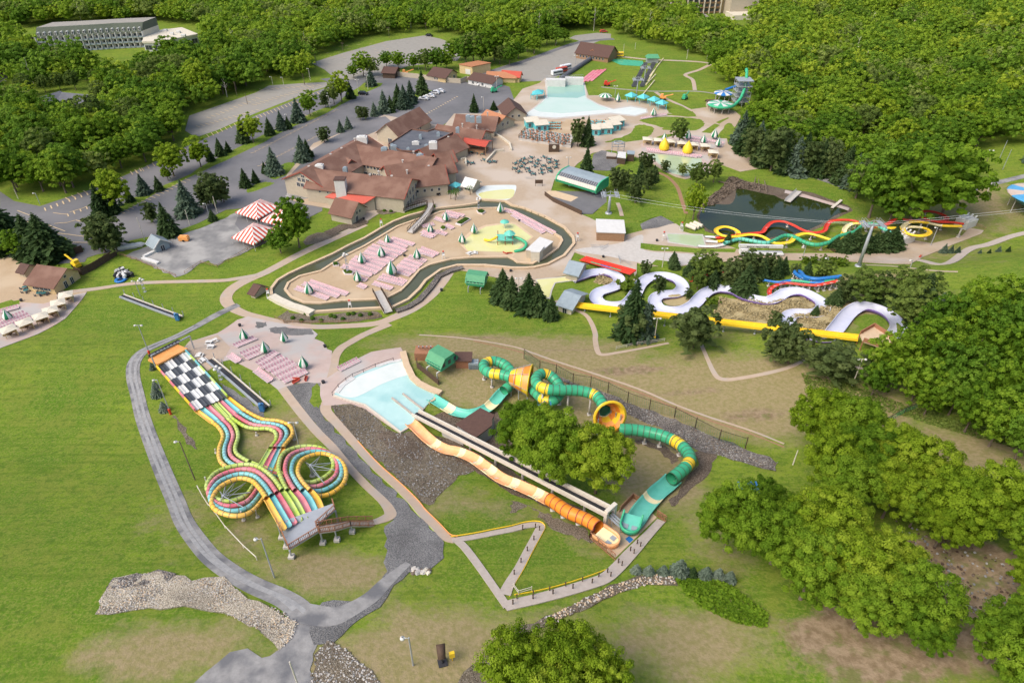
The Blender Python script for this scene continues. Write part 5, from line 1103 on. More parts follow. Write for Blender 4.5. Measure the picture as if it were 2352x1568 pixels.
# evening of heights along the run
zs = np.array([a.z for a in q]); ker = np.ones(21)/21; zp = np.pad(zs, 10, 'edge'); zs = np.convolve(zp, ker, 'valid')
for a, z in zip(q, zs): a.z = max(float(z), float(h(a.x, a.y))+.75)
mb = MB(); mb.sweep(q, [(a, b*.55) for a, b in arc_prof(1.75, -1.25, 1.25, 12, .02, .12)[14:]]+[], 0, closed_prof=False); mb.build('slide_trough', M['lilac'], WS, True)
mb = MB(); pr = [(-1.95, .0), (-1.78, -.10), (-1.75, -.42), (-1.2, -1.12), (1.2, -1.12), (1.75, -.42), (1.78, -.10), (1.95, .0), (1.95, -.16), (1.82, -.5), (1.3, -1.25), (-1.3, -1.25), (-1.82, -.5), (-1.95, -.16)]
mb.sweep(q, pr, lambda i, j, n: 1 if j in (7, 8, 9, 10, 11, 12) else 0, cap=True); mb.build('slide_shell', [M['lilac'], M['purple']], WS, True); posts(WS, q, [i/40 for i in range(2, 40)], .18, 1.2)
# --- yellow twin straight slide
YS = thing('straight_yellow_slide', 'long straight two-lane yellow speed slide below the white winding slide', 'water slide', P(1971, 780), world=True)
ya, yb = P(*C(2,1,'440 1215')[0], .7), P(*C(3,1,'830 1535')[0], 1.6); ys = [ya.lerp(yb, i/60) for i in range(61)]
for a in ys: a.z = max(a.z, float(h(a.x, a.y))+.6)
mb = MB(); mb.sweep(ys, [(-1.1, .35), (-1.0, .35), (-.9, -.1), (-.15, -.1), (-.08, .3), (.08, .3), (.15, -.1), (.9, -.1), (1.0, .35), (1.1, .35), (1.1, -.35), (-1.1, -.35)], 0, cap=True); mb.build('slide_trough', M['yellow'], YS); posts(YS, ys, [i/10 for i in range(1, 10)], .12, .3, M['steel'])
SH = thing('slide_start_deck', 'wooden start deck with brown walls at the top of the yellow slide', 'deck', P(1990, 785), world=True)
mb = MB(); dk = deckpoly(C(3,1,'830 1540 960 1460 1130 1540 1180 1600 1040 1640 860 1600'), 1.6); zk = max(a.z for a in dk); mb.prism(dk, zk-.3, zk); mb.build('deck', M['conctan'], SH)
mb = MB()
for a, b in zip(dk, dk[1:]): mb.beam(Vector((a.x, a.y, zk+.5)), Vector((b.x, b.y, zk+.5)), .2, 1.0)
for a in dk: mb.cyl((a.x, a.y, float(h(a.x, a.y))-.2), (a.x, a.y, zk), .15, .15, 6)
mb.build('deck_wall', M['woodrail'], SH)
# --- three body slides by the pond
def bodyslide(nm, lab, pts, z0, z1, r, ms, bands=(), enclosed=False, dr=None):
    t = thing(nm, lab, 'water slide', P(*pts[0]), world=True); n = len(pts)
    w = [P(a, b, z0+(z1-z0)*i/(n-1)) for i, (a, b) in enumerate(pts)]; q = [Vector(a) for a in crom([tuple(a) for a in w], 6)]; q, L = resamp(q, .6)
    f = tube if enclosed else channel
    f('tube' if enclosed else 'chute', t, q, r, ms, bands, **({'seam': 1.6} if enclosed else {'ang': 1.35, 'n': 10, 'th': .08, 'flat': .8}))
    posts(t, q, [i/12 for i in range(0, 12)], .22, r*.9); return t
bodyslide('body_slide', 'red body slide winding along the pond edge from a loop at its top', C(3,1,'1800 485 1700 470 1560 465 1420 425 1375 388 1460 368 1570 385 1650 430 1600 460 1480 462 1300 450 1180 445 1100 485 1000 510 900 500 800 458 700 448 590 458 545 495 520 545 440 565 330 545 220 490 130 462 40 470 -20 520')+C(2,1,'2300 560 2200 572 2050 590 1960 608 1870 612'), 4.6, .7, .62, [M['red']])
bodyslide('body_slide', 'yellow body slide with a wide double loop and a pale inside', C(3,1,'1790 505 1600 500 1440 470 1310 468 1245 510 1260 560 1350 590 1450 588 1490 555 1430 520 1320 512 1200 520 1080 520 900 485 780 482 715 520 690 580 620 640 560 625 450 590 350 572 260 595 200 650 60 660')+C(2,1,'2300 600 2180 582 2050 600 1930 590 1875 545 1930 512 2010 520 2080 560 2060 600 1980 630 1880 645'), 4.4, .7, .66, [M['yellow'], M['cream2']], [(6, 10), (16, 22), (40, 45), (62, 70)])
bodyslide('body_slide', 'green enclosed body slide nearest the path with a grey underside', C(3,1,'1180 610 1040 520 950 490 870 500 800 560 660 600 590 640 540 665 440 682 330 655 240 608 150 598 60 640 0 662')+C(2,1,'2300 662 2200 645 2100 628 2020 645 1950 668'), 3.2, .9, .66, [M['teal'], M['green'], M['seam']], [(9, 60)], True)
bodyslide('slide_run_out', 'white run-out end of the green body slide at the plunge pool', C(2,1,'1950 672 1880 688 1800 692 1705 692'), .9, .5, .6, [M['white']])
bodyslide('slide_run_out', 'upper white run-out trough beside the plunge pool', C(2,1,'1880 608 1830 606 1770 606'), .7, .5, .6, [M['white']]); bodyslide('slide_run_out', 'middle white run-out trough beside the plunge pool', C(2,1,'1890 650 1830 648 1775 648'), .7, .5, .6, [M['white']])
for lab, u, v in (('white boxy start pod at the top of the red and yellow slides', 2215, 519), ('white boxy start pod at the top of the green slide', 2073, 555)):
    t = thing('start_pod', lab, 'slide start', P(u, v), .5); mb = MB(); mb.box((0,0,-.5), (5.5, 4.4, 3.4)); mb.build('pod_base', M['white'], t)
    for k in range(3): mb = MB(); mb.box((-.5, -1.4+k*1.4, 2.9), (3.6, .95, .5)); mb.cyl((1.6, -1.4+k*1.4, 3.2), (2.4, -1.4+k*1.4, 3.9), .3, .3, 8); mb.build('start_tub', M['white'], t, label='white tub')
# small slides in the thicket
bodyslide('small_tube_slide', 'blue enclosed slide that loops above the white slide', C(3,1,'670 972 560 985 440 995 340 975 310 940 270 918 245 935 290 970 380 1005'), 3.0, 2.0, .55, [M['blue'], M['blue'], M['steelblue']], (), True)
bodyslide('small_tube_slide', 'red open slide curling down beside the white slide', C(3,1,'650 1005 540 1030 440 1048 320 1042 160 1028 60 1055 15 1095 20 1140'), 2.8, 1.2, .5, [M['red']])
bodyslide('small_tube_slide', 'green and blue open slide between the blue and red ones', C(3,1,'620 1000 500 1018 400 1022 300 1010 200 1005 100 1020 -40 1000'), 2.6, 1.8, .5, [M['green'], M['blue']], [(3, 7), (12, 20)])
bodyslide('small_tube_slide', 'red slide glimpsed through the evergreens above the white slide', C(2,1,'2100 975 2000 925 1900 930 1780 960 1690 975 1640 1010'), 1.8, 1.2, .5, [M['red']])
# rainbow straight slides
RB = thing('rainbow_speed_slide', 'short straight slide with red, green and blue lanes beside the white slide end', 'water slide', P(1400, 625), world=True)
for off, cols in ((0, 'r'), (1, 'r'), (2, 'rgbgr')):
    a = P(*C(2,1,'668 796')[0], .6); b = P(*C(2,1,'1132 925')[0], 2.6); n_ = Vector(((b-a).y, -(b-a).x, 0)).normalized()*1.05*off
    if off == 2: pass
    a, b = a+n_, b+n_; mb = MB()
    for i in range(10): mb.beam(a.lerp(b, i/10), a.lerp(b, (i+1)/10), .95, .3, 'rgb'.index(cols[int(i/10*len(cols))]))
    for s_ in (-.5, .5): n2_ = n_.normalized()*s_ if off else Vector(((b-a).y, -(b-a).x, 0)).normalized()*s_; mb.beam(a+n2_+Vector((0,0,.15)), b+n2_+Vector((0,0,.15)), .1, .4, 'rgb'.index(cols[0]))
    mb.build('lane', [M['red'], M['green'], M['blue']], RB)
posts(RB, [P(*C(2,1,'668 800')[0], .6).lerp(P(*C(2,1,'1132 935')[0], 2.6), t) for t in (0, .25, .5, .75, 1)], [1, 2, 3, 4], .15, .2)
# bowls
def bowl(lab, u, v, z, R, ms, n=24, nm='bowl_slide'):
    t = thing(nm, lab, 'water slide', P(u, v), world=True); c = P(u, v)+Vector((0,0,z)); mb = MB()
    pr = [(.6, -.3*R), (R*.7, -.22*R), (R, 0), (R+.25, .05), (R, .3), (R*.93, .45), (R*.55, .75), (.3, .85)]
    mb.lathe(c, pr, n, 0, lambda i, j: (i//(n//12)) % 2); mb.build('bowl', ms, t, True)
    for k in range(8):
        a = k*.785; q = c+Vector((math.cos(a)*R*.8, math.sin(a)*R*.8, -.15*R)); mb = MB(); mb.cyl((q.x, q.y, float(h(q.x, q.y))-.3), q, .16, .16, 6); mb.build('support_post', M['conc'], t)
    return t, c
t, c = bowl('green and white striped bowl slide in front of the scaffold tower', 1652, 256, 3.4, 6.2, [M['green'], M['white']])
q = [c+Vector((4.5, -4.0, .3)), c+Vector((6.8, -1.5, .5)), c+Vector((10.5, 3, 2.5)), c+Vector((13.5, 9, 6.5)), c+Vector((15, 15, 10.5)), c+Vector((15.4, 18, 12))]; tube('tube', t, [Vector(a) for a in crom([tuple(a) for a in q], 6)], .75, [M['green'], M['green']], (), 2)
q = [c+Vector((math.cos(a)*6.3, math.sin(a)*6.3, .35)) for a in np.linspace(-2.9, -.72, 14)]; tube('tube', t, q, .6, [M['green'], M['green']], (), 0)
t, c = bowl('smaller blue and white bowl slide behind the green one', 1659, 229, 3.2, 4.6, [M['blue'], M['white']])
q = [c+Vector((2, 4.2, .6)), c+Vector((7, 5, 2)), c+Vector((14, 6, 3.6))]; tube('tube', t, [Vector(a) for a in crom([tuple(a) for a in q], 5)], .6, [M['blue'], M['blue']], (), 2)
TW = thing('slide_tower', 'grey scaffold stair tower behind the striped bowls', 'tower', P(1705, 246), world=True); c = P(1705, 246); mb = MB()
for i in range(3):
    for j in range(3): mb.cyl(c+Vector((i*3.5-4, j*3.5, -.3)), c+Vector((i*3.5-4, j*3.5, 12.5)), .13, .13, 5)
for k in range(5): mb.box(c+Vector((-.5, 3.5, 2.2+k*2.5)), (7.4, 7.4, .18)); 
for k in range(5):
    for i in range(3): mb.beam(c+Vector((i*3.5-4, 0, k*2.5)), c+Vector((i*3.5-4, 7, k*2.5+2.5)), .08, .08); mb.beam(c+Vector((-4, i*3.5, k*2.5+2.5)), c+Vector((3, i*3.5, k*2.5)), .08, .08)
mb.build('tower_frame', M['steel'], TW); mb = MB(); mb.box(c+Vector((-.5, 3.5, 12.5)), (7.6, 7.6, .2)); mb.build('tower_deck', M['steel'], TW)
t, c = bowl('giant blue and tan bowl slide cut by the right edge of the photo', 2378, 482, 5.2, 10.5, [mat('pale_blue_fibreglass', (.10,.38,.66), None, .5, .3), mat('tan_fibreglass', (.66,.52,.42), None, .5, .3)], 24, 'giant_bowl_slide')
# ------------------------------------------------------------------ buildings
def frame(a, b):
    d = Vector((b.x-a.x, b.y-a.y, 0)); L = d.length; d.normalize(); n = Vector((-d.y, d.x, 0)); c = Matrix.Identity(4)
    X = Matrix(((d.x, n.x, 0, a.x), (d.y, n.y, 0, a.y), (0, 0, 1, 0), (0, 0, 0, 1))); return X, L
WIN = {}
def windows(parent, X, rects, m=None, name='window', fr=None):
    """rects: (x,y,z,w,h,axis,sign) window panes standing 4 cm proud of the wall, each its own part"""
    o0 = Vector(parent['_o']) if '_o' in parent else Vector((0, 0, 0))
    for (x, y, z, w, hh, ax, sg) in rects:
        a_ = MB(); a_.X = X; b_ = MB(); b_.X = X; f = .09; Y = ax == 'y'; q = lambda d: (x, y+sg*d, z) if Y else (x+sg*d, y, z)
        dm = lambda W_, D, H_: (W_, D, H_) if Y else (D, W_, H_)
        c = q(.05); a_.box(c, dm(w+2*f, .08, hh+2*f))
        if w > 1.0: c = q(.12); a_.box((c[0], c[1], c[2]+f), dm(.07, .05, hh))
        c = q(.09); b_.box((c[0], c[1], c[2]+f), dm(w, .06, hh))
        fo_ = a_.build(name, fr or M['white'], parent, origin=o0); b_.build('pane', m or M['glass'], fo_, origin=o0)
def wing(parent, A, B, zr, wl, wr, ze, roofm, wallm, wins=(), over=.7, el=None, er=None, base=None, trim=None, endwin=(), mono=False):
    """gabled block under parent; ridge runs from picture point A to B at height zr; wl, wr half widths to the left and right"""
    a, b = P(*A, zr), P(*B, zr); g0 = min(float(h(a.x, a.y)), float(h(b.x, b.y)), float(h((a.x+b.x)/2, (a.y+b.y)/2)))-.2 if base is None else base
    X, L = frame(a, b); zr = a.z if base is None else zr; el = g0+ze if el is None else el; er = el if er is None else er
    mb = MB(); mb.X = X; t = .22
    vs = [(0, wl, g0-.3), (0, -wr, g0-.3), (0, -wr, er), (0, 0, zr-.25), (0, wl, el), (L, wl, g0-.3), (L, -wr, g0-.3), (L, -wr, er), (L, 0, zr-.25), (L, wl, el)]
    mb.add(vs, [(4, 3, 2, 1, 0), (5, 6, 7, 8, 9), (1, 2, 7, 6), (5, 9, 4, 0)]); mb.build('wall', wallm, parent)
    for sg, w_, e_ in ((1, wl, el), (-1, wr, er)):
        if w_ <= .01: continue
        sl = (zr-e_)/w_; yo = w_+over; zo = zr-sl*yo+.0
        mb = MB(); mb.X = X; q = [(-over, 0, zr+.05), (L+over, 0, zr+.05), (L+over, sg*yo, zo+.05), (-over, sg*yo, zo+.05)]
        vs = q+[(x, y, z-t) for x, y, z in q]; fs = [(0, 1, 2, 3), (7, 6, 5, 4), (0, 4, 5, 1), (1, 5, 6, 2), (2, 6, 7, 3), (3, 7, 4, 0)]
        if sg < 0: fs = [f[::-1] for f in fs]
        mb.add(vs, fs, 0)
        if trim:
            for x0 in (-over, L+over): mb.beam((x0, 0, zr), (x0, sg*yo, zo-.05), .18, .3, 1)
        mb.build('roof', [roofm, trim or roofm], parent)
    rects = []
    for side, n, z, w, hh, lo, hi in wins:     # side R, L, A, B
        for k in range(n):
            f = lo+(hi-lo)*(k+.5)/n
            if side == 'R': rects.append((L*f, -wr, g0+z, w, hh, 'y', -1))
            if side == 'L': rects.append((L*f, wl, g0+z, w, hh, 'y', 1))
            if side == 'A': rects.append((0, -wr+(wl+wr)*f, g0+z, w, hh, 'x', -1))
            if side == 'B': rects.append((L, -wr+(wl+wr)*f, g0+z, w, hh, 'x', 1))
    windows(parent, X, rects); return X, L, g0
LG = thing('lodge', 'sprawling base lodge of beige walls under many joined brown shingle gables', 'lodge', P(840, 400), world=True)
rb_, wl_ = M['roofbrown'], M['wall']
wing(LG, (692,394), (840,312), 10.5, 9, 9.5, 6.5, rb_, wl_, [('A', 4, 4.4, 1.3, 1.5, .3, .7), ('A', 3, 6.6, 1.3, 1.3, .34, .66), ('A', 1, 8.3, 1.3, .9, .4, .6)], trim=M['trimred'])
wing(LG, (722,388), (942,411), 9.8, 8, 8, 6.2, rb_, wl_, [('R', 6, 4.6, .7, .6, .1, .6), ('B', 4, 4.4, 1.1, 1.8, .15, .85), ('B', 4, 1.2, 1.1, 1.8, .15, .85)], trim=M['trimred'])
wing(LG, (812,330), (1000,362), 10.0, 8, 8.5, 6.6, rb_, wl_, [('R', 9, 4.8, .8, 1.1, .25, .62), ('R', 7, 1.2, 1.4, 1.8, .25, .62)])
wing(LG, (900,391), (1018,379), 9.0, 7.5, 7.5, 5.2, rb_, wl_, [('B', 4, 3.2, 1.1, 1.4, .2, .8), ('B', 3, .8, 1.3, 1.8, .2, .8), ('R', 5, 2.4, .9, 1.0, .2, .9)], trim=M['trimred'])
wing(LG, (885,381), (1032,357), 9.6, 7, 6.5, 5.8, rb_, wl_, [('B', 4, 3.4, 1.1, 1.5, .2, .8)], trim=M['trimred'])
wing(LG, (965,342), (1046,308), 8.2, 7.5, 6.5, 4.4, rb_, wl_, [('B', 5, 3.2, 1.2, 1.9, .15, .85), ('B', 5, .8, 1.2, 1.6, .15, .85)], trim=M['trimred'])
wing(LG, (1008,286), (1112,300), 6.8, 8, 6.5, 3.4, rb_, wl_, [('B', 4, 3.0, 1.2, 1.5, .2, .8)], trim=M['trimred'])
wing(LG, (1050,262), (1142,268), 7.2, 8, 7, 3.6, rb_, wl_, [('B', 4, 2.6, 1.2, 1.4, .2, .8), ('R', 5, 2.4, 1, 1.1, .3, .9)])
wing(LG, (1120,252), (1160,266), 6.4, 6, 6, 3.4, M['rooforange'], wl_, [('B', 2, 2.2, 1.1, 1.3, .25, .75)])
mb = MB(); fr_ = [P(a, b, 6.4) for a, b in C(1,0,'1215 1335 1430 1195 1580 1212 1640 1192 1810 1225 1600 1330 1500 1400 1340 1392')]; mb.prism(fr_, .0, 6.4); mb.build('flat_roof', M['roofflat'], LG)
mb = MB()
for a, b in zip(fr_, fr_[1:]+fr_[:1]): mb.beam(Vector((a.x, a.y, 6.6)), Vector((b.x, b.y, 6.6)), .3, .7)
mb.build('parapet', M['roofbrown'], LG)
for u, v, z, d_ in ((995,335,10,(3.2,2.4,1.6)),(883,347,9.2,(2.4,2.0,1.3)),(832,322,10.2,(4.2,2.6,1.5)),(735,389,8.6,(3,2.2,1.8)),(965,364,8.4,(2.6,2,1.6)),(793,391,9.6,(1.6,1.6,1.0)),(1075,273,8.4,(2,2,1.4)),(1085,275,8.4,(2,2,1.4)),(1100,276,8.4,(2.2,2,1.4)),(1051,299,8.6,(1.6,1.6,1)),(966,318,6.6,(1.2,1.2,1.4)),(905,340,6.6,(2.4,1.6,1)),(955,331,6.6,(3,1.2,1)),(980,340,6.6,(1.6,1.4,1.2)),(1007,312,6.6,(1.4,1.2,1.3)),(900,336,6.6,(1.2,1.2,.8)),(938,346,6.6,(1.3,1.2,1))):
    q = P(u, v, z); mb = MB(); mb.box((q.x, q.y, z-1.1), (d_[0], d_[1], d_[2]+1.1)); mb.box((q.x+.1, q.y, z+d_[2]), (d_[0]*.6, d_[1]*.6, .35)); mb.build('roof_unit', M['white'] if d_[0] > 2.9 else M['roofgrey'], LG)
wing(LG, (766,350), (804,366), 8.8, 4.5, 4.5, 5.6, rb_, wl_, [('B', 4, 3.0, 1.2, 2.4, .1, .9)], trim=M['trimred'])
wing(LG, (1000,352), (1036,345), 7.6, 4, 4, 4.8, rb_, wl_, [('B', 3, 2.6, 1.1, 1.4, .15, .85)], trim=M['trimred'])
for u, v, z in ((710,386,9.6),(760,358,9.6),(785,344,9.6),(815,322,9.8),(850,405,9.4),(900,408,9.3),(925,372,8.8),(950,352,8.6),(985,385,8.2),(1030,318,7.6),(1062,288,6.6),(1095,292,6.4),(720,400,8.4),(870,398,9.3),(935,395,8.6),(1120,262,6.8)):
    q = P(u, v, z); mb = MB(); mb.cyl((q.x, q.y, z-1.2), (q.x, q.y, z+.6), .28, .28, 8); mb.box((q.x, q.y, z+.6), (.8, .8, .25)); mb.build('roof_vent', M['conc'], LG)
q = P(784, 432, 7); mb = MB(); mb.box((q.x, q.y, 2), (3.8, 3.2, 8.5)); mb.box((q.x, q.y, 10.5), (4.1, 3.5, .35), 1); mb.build('chimney', [M['white'], M['roofdark']], LG)
q = P(874, 462); mb = MB(); mb.box((q.x, q.y+1, -.2), (4.2, 4, 6.4)); mb.build('stair_turret', M['wall'], LG); mb = MB(); mb.lathe((q.x, q.y+1, 6.2), [(3.2, 0), (0.05, 1.9)], 4); mb.build('turret_roof', M['roofbrown'], LG)
lr = [P(*c_, z) for c_, z in zip(C(1,1,'735 182 1102 236 995 302 632 242'), (5.6, 5.6, 3.6, 3.6))]; mb = MB(); vs = lr+[q-Vector((0,0,.25)) for q in lr]; mb.add(vs, [(0,3,2,1),(4,5,6,7),(0,1,5,4),(1,2,6,5),(2,3,7,6),(3,0,4,7)]); mb.build('lean_to_roof', M['roofred'], LG)
c4 = [Vector(((a.x*.92+sum(q.x for q in lr)/4*.08), (a.y*.92+sum(q.y for q in lr)/4*.08), 0)) for a in lr]; mb = MB(); mb.prism(c4, -.3, lambda p: 5.2 if min((p[0]-c4[0].x)**2+(p[1]-c4[0].y)**2, (p[0]-c4[1].x)**2+(p[1]-c4[1].y)**2) < 1 else 3.25); mb.build('wall', M['wall'], LG)
bal = P(*C(1,1,'1370 225')[0], 3); mb = MB()
ba, bb = P(*C(1,1,'1290 250')[0], 2.8), P(*C(1,1,'1445 165')[0], 2.8); mb.beam(ba, bb, 2.4, .25)
for i in range(12): q = ba.lerp(bb, i/11); mb.box((q.x+.8, q.y-.8, q.z), (.1, .1, 1.1))
mb.beam(ba+Vector((.8,-.8,1.1)), bb+Vector((.8,-.8,1.1)), .12, .12); mb.build('balcony', M['wood'], LG)
K_ = thing('ticket_building', 'small beige gabled building with brown roof below the red lean-to', 'building', P(795, 500), world=True)
wing(K_, C(1,1,'742 248')[0], C(1,1,'930 288')[0], 6.8, 4, 4.6, 3.6, M['roofbrown'], M['wall'], [('B', 2, 2.8, .8, 1.0, .3, .7), ('B', 1, .1, 1.2, 2.1, .2, .5)])
K2 = thing('long_barn', 'long beige barn with a steep brown roof standing apart behind the lodge', 'building', P(925, 290), world=True)
wing(K2, C(1,0,'1200 1135')[0], C(1,0,'1492 985')[0], 9.0, 6, 6, 4.4, M['roofbrown'], M['wall'], [('R', 8, 2.2, 1.0, 1.0, .1, .7), ('A', 1, .1, 2.0, 2.4, .25, .6)])
def house(lab, A, B, zr, wl, wr, ze, rm, wm, wins=(), name='building', trim=None, cat='building', **k):
    t = thing(name, lab, cat, P(*A), world=True); wing(t, A, B, zr, wl, wr, ze, rm, wm, wins, trim=trim, **k); return t
house('brown-roofed maintenance garage with white doors behind the timber fence', C(1,0,'1640 615')[0], C(1,0,'1800 640')[0], 5.5, 5, 7, 3.0, M['roofdark'], M['walltan'], [('B', 2, .1, 1.8, 2.1, .2, .9), ('R', 3, 1.2, .8, .8, .2, .6)], 'garage')
house('open dark-roofed shed on posts beside the bin yard', C(1,0,'1185 612')[0], C(1,0,'1295 618')[0], 5, 4, 5, 3.4, M['roofdark'], M['wooddark'], (), 'shed', cat='shed')
t = thing('warehouse', 'flat-topped tan warehouse with orange roof edge and white door', 'building', P(1090, 168), world=True); mb = MB(); f4 = [P(*q) for q in C(1,0,'1872 670 1985 690 2155 665 2150 650 1900 620')]; f4 = [P(*C(1,0,'1872 672')[0]), P(*C(1,0,'1990 695')[0]), P(*C(1,0,'2155 660')[0]), P(*C(1,0,'2040 640')[0])]; mb.prism(f4, -.2, 4.6); mb.build('wall', M['walltan'], t); mb = MB(); c_ = sum(f4, Vector())/4; mb.prism([c_+(q-c_)*1.05 for q in f4], 4.6, 5.0); mb.build('roof', M['rooforange'], t)
X, L = frame(f4[0], f4[1]); windows(t, X, [(L*.65, 0, .2, 3.4, 2.6, 'y', -1)], M['white'], 'garage_door')
house('long low storehouse with a dark roof and white awning front', C(1,0,'2010 665')[0], C(1,0,'2230 705')[0], 4.8, 4, 6.5, 3.0, M['roofdark'], M['white'], [('R', 3, .8, 1.2, 1.2, .1, .7)], 'storehouse')
house('orange-roofed booth row beside the delivery yard', C(1,0,'2130 655')[0], C(2,0,'40 665')[0], 4.6, 3, 4, 3.0, M['rooforange'], M['walltan'], (), 'kiosk')
house('small red-roofed booth at the end of the orange-roofed row', C(1,0,'2270 645')[0], C(2,0,'80 658')[0], 5.2, 2, 3, 3.4, M['roofred'], M['walltan'], (), 'kiosk')
house('brown chalet with long roof and wide eaves at the head of the car park', C(2,0,'640 385')[0], C(2,0,'935 425')[0], 8, 6.5, 7.5, 3.6, M['roofdark'], M['wood'], [('R', 8, 1.2, 1.0, 1.2, .1, .9)], 'chalet')
house('orange-brown porch gable in front of the brown chalet', C(2,0,'770 420')[0], C(2,0,'740 455')[0], 5.6, 4.5, 4.5, 3.0, M['rooforange'], M['wood'], [('B', 3, .8, 1.2, 1.5, .1, .9)], 'porch')
house('brown gabled building beside the minigolf and the delivery yard', C(2,0,'-30 900')[0], C(2,0,'30 985')[0], 7, 5.5, 5, 3.6, M['roofdark'], M['wall'], [('B', 2, 2.4, 1, 1, .2, .8)])
house('tan snack building with brown roof beside the kiddie pool', C(0,1,'355 862')[0], C(0,1,'600 895')[0], 5.5, 3.6, 6.4, 3.0, M['roofbrown'], M['walltan'], [('R', 4, 1.2, 1.5, 1.0, .2, .85), ('B', 2, .1, 1.1, 2.1, .3, .8), ('B', 1, 3.2, .9, .7, .3, .7)], 'snack_building')
house('tiny brown-roofed kiosk beside the snack building', C(0,1,'205 850')[0], C(0,1,'255 862')[0], 3.6, 1.8, 2.2, 2.4, M['roofdark'], M['wall'], (), 'kiosk')
house('grey-roofed cottage half hidden by pines left of the car park', C(0,0,'580 850')[0], C(0,0,'800 870')[0], 6, 5.5, 5.5, 3.4, M['roofflat'], M['roofflat'], [('R', 5, 1.2, 1, 1, .5, 1)], 'cottage')
house('lower wing of grey roof at the left of the hidden cottage', C(0,0,'380 890')[0], C(0,0,'540 840')[0], 5, 5, 6, 3.2, M['roofflat'], M['cream'], (), 'cottage')
house('small grey roof between the pines below the cottage', C(0,0,'215 1085')[0], C(0,0,'285 1095')[0], 4, 3, 3.5, 2.6, M['roofdark'], M['wall'], (), 'shed', cat='shed')
house('small grey shed with pale gable at the gravel yard edge', C(0,1,'1400 590')[0], C(0,1,'1460 625')[0], 4.4, 2.6, 2.2, 2.7, M['roofgrey'], M['roofgrey'], [('B', 1, .1, 1.2, 1.9, .3, .7)], 'shed', trim=M['white'], cat='shed')
house('grey metal-roofed hut beside the catch pool', C(2,1,'500 1105')[0], C(2,1,'620 1140')[0], 4.2, 4.2, 4.8, 2.7, M['roofgrey'], M['cream'], [('R', 1, .1, 1.2, 1.9, .3, .7)], 'pump_hut', cat='shed')
house('blue-grey roofed shed at the foot of the rainbow slide', C(2,1,'545 825')[0], C(2,1,'650 850')[0], 4.6, 3.2, 4, 3.0, M['roofgrey'], M['wall'], (), 'shed', cat='shed')
house('open white-roofed booth in the middle of the plaza', C(1,1,'1935 60')[0], C(1,1,'2020 80')[0], 4.6, 2.8, 2.8, 2.8, M['white'], M['wall'], [('R', 1, 1.0, 2.6, 1.0, .1, .9)], 'booth', cat='booth')
house('small brown-roofed hut on the grass left of the lazy river', C(0,1,'2345 1040')[0], C(1,1,'30 1052')[0], 3.2, 2.0, 2.6, 2.0, M['roofdark'], M['wall'], (), 'hut', cat='hut')
house('tiny white-gabled kiosk with dark roof beside the upper bowl slides', C(2,0,'1800 915')[0], C(2,0,'1890 915')[0], 3.6, 2.4, 2.8, 2.4, M['roofdark'], M['wall'], (), 'kiosk')
house('distant pale house roof showing between far trees at the top', (822, 34), (865, 34), 8, 4, 4.5, 5, M['white'], M['wall'], (), 'house', cat='house')
# pump house by the conveyor
t = thing('pump_house', 'flat brown-roofed pump house between the conveyor and the green chute', 'building', P(1085, 970), world=True)
f4 = [P(a, b, 3.0) for a, b in C(1,2,'1835 785 2062 652 2195 712 2172 745 2168 795 2022 885')]; z0 = min(float(h(q.x, q.y)) for q in f4); zt_ = max(q.z for q in f4); c_ = sum(f4, Vector())/6
mb = MB(); mb.prism([c_+(q-c_)*.93 for q in f4], z0-.3, zt_-.1); mb.build('wall', M['steel'], t); mb = MB(); mb.prism(f4, zt_-.1, zt_+.15); mb.build('roof', M['roofdark'], t)
t = thing('retaining_wall', 'low pale wall with red coping below the pump house', 'wall', P(1060, 1010), world=True); a, b = P(1017, 1000), P(1065, 1022); mb = MB(); mb.beam(a+Vector((0,0,.9)), b+Vector((0,0,.9)), .4, 2.0); mb.beam(a+Vector((0,0,2.0)), b+Vector((0,0,2.0)), .55, .2, 1); mb.build('wall_panel', [M['conc'], M['trimred']], t)
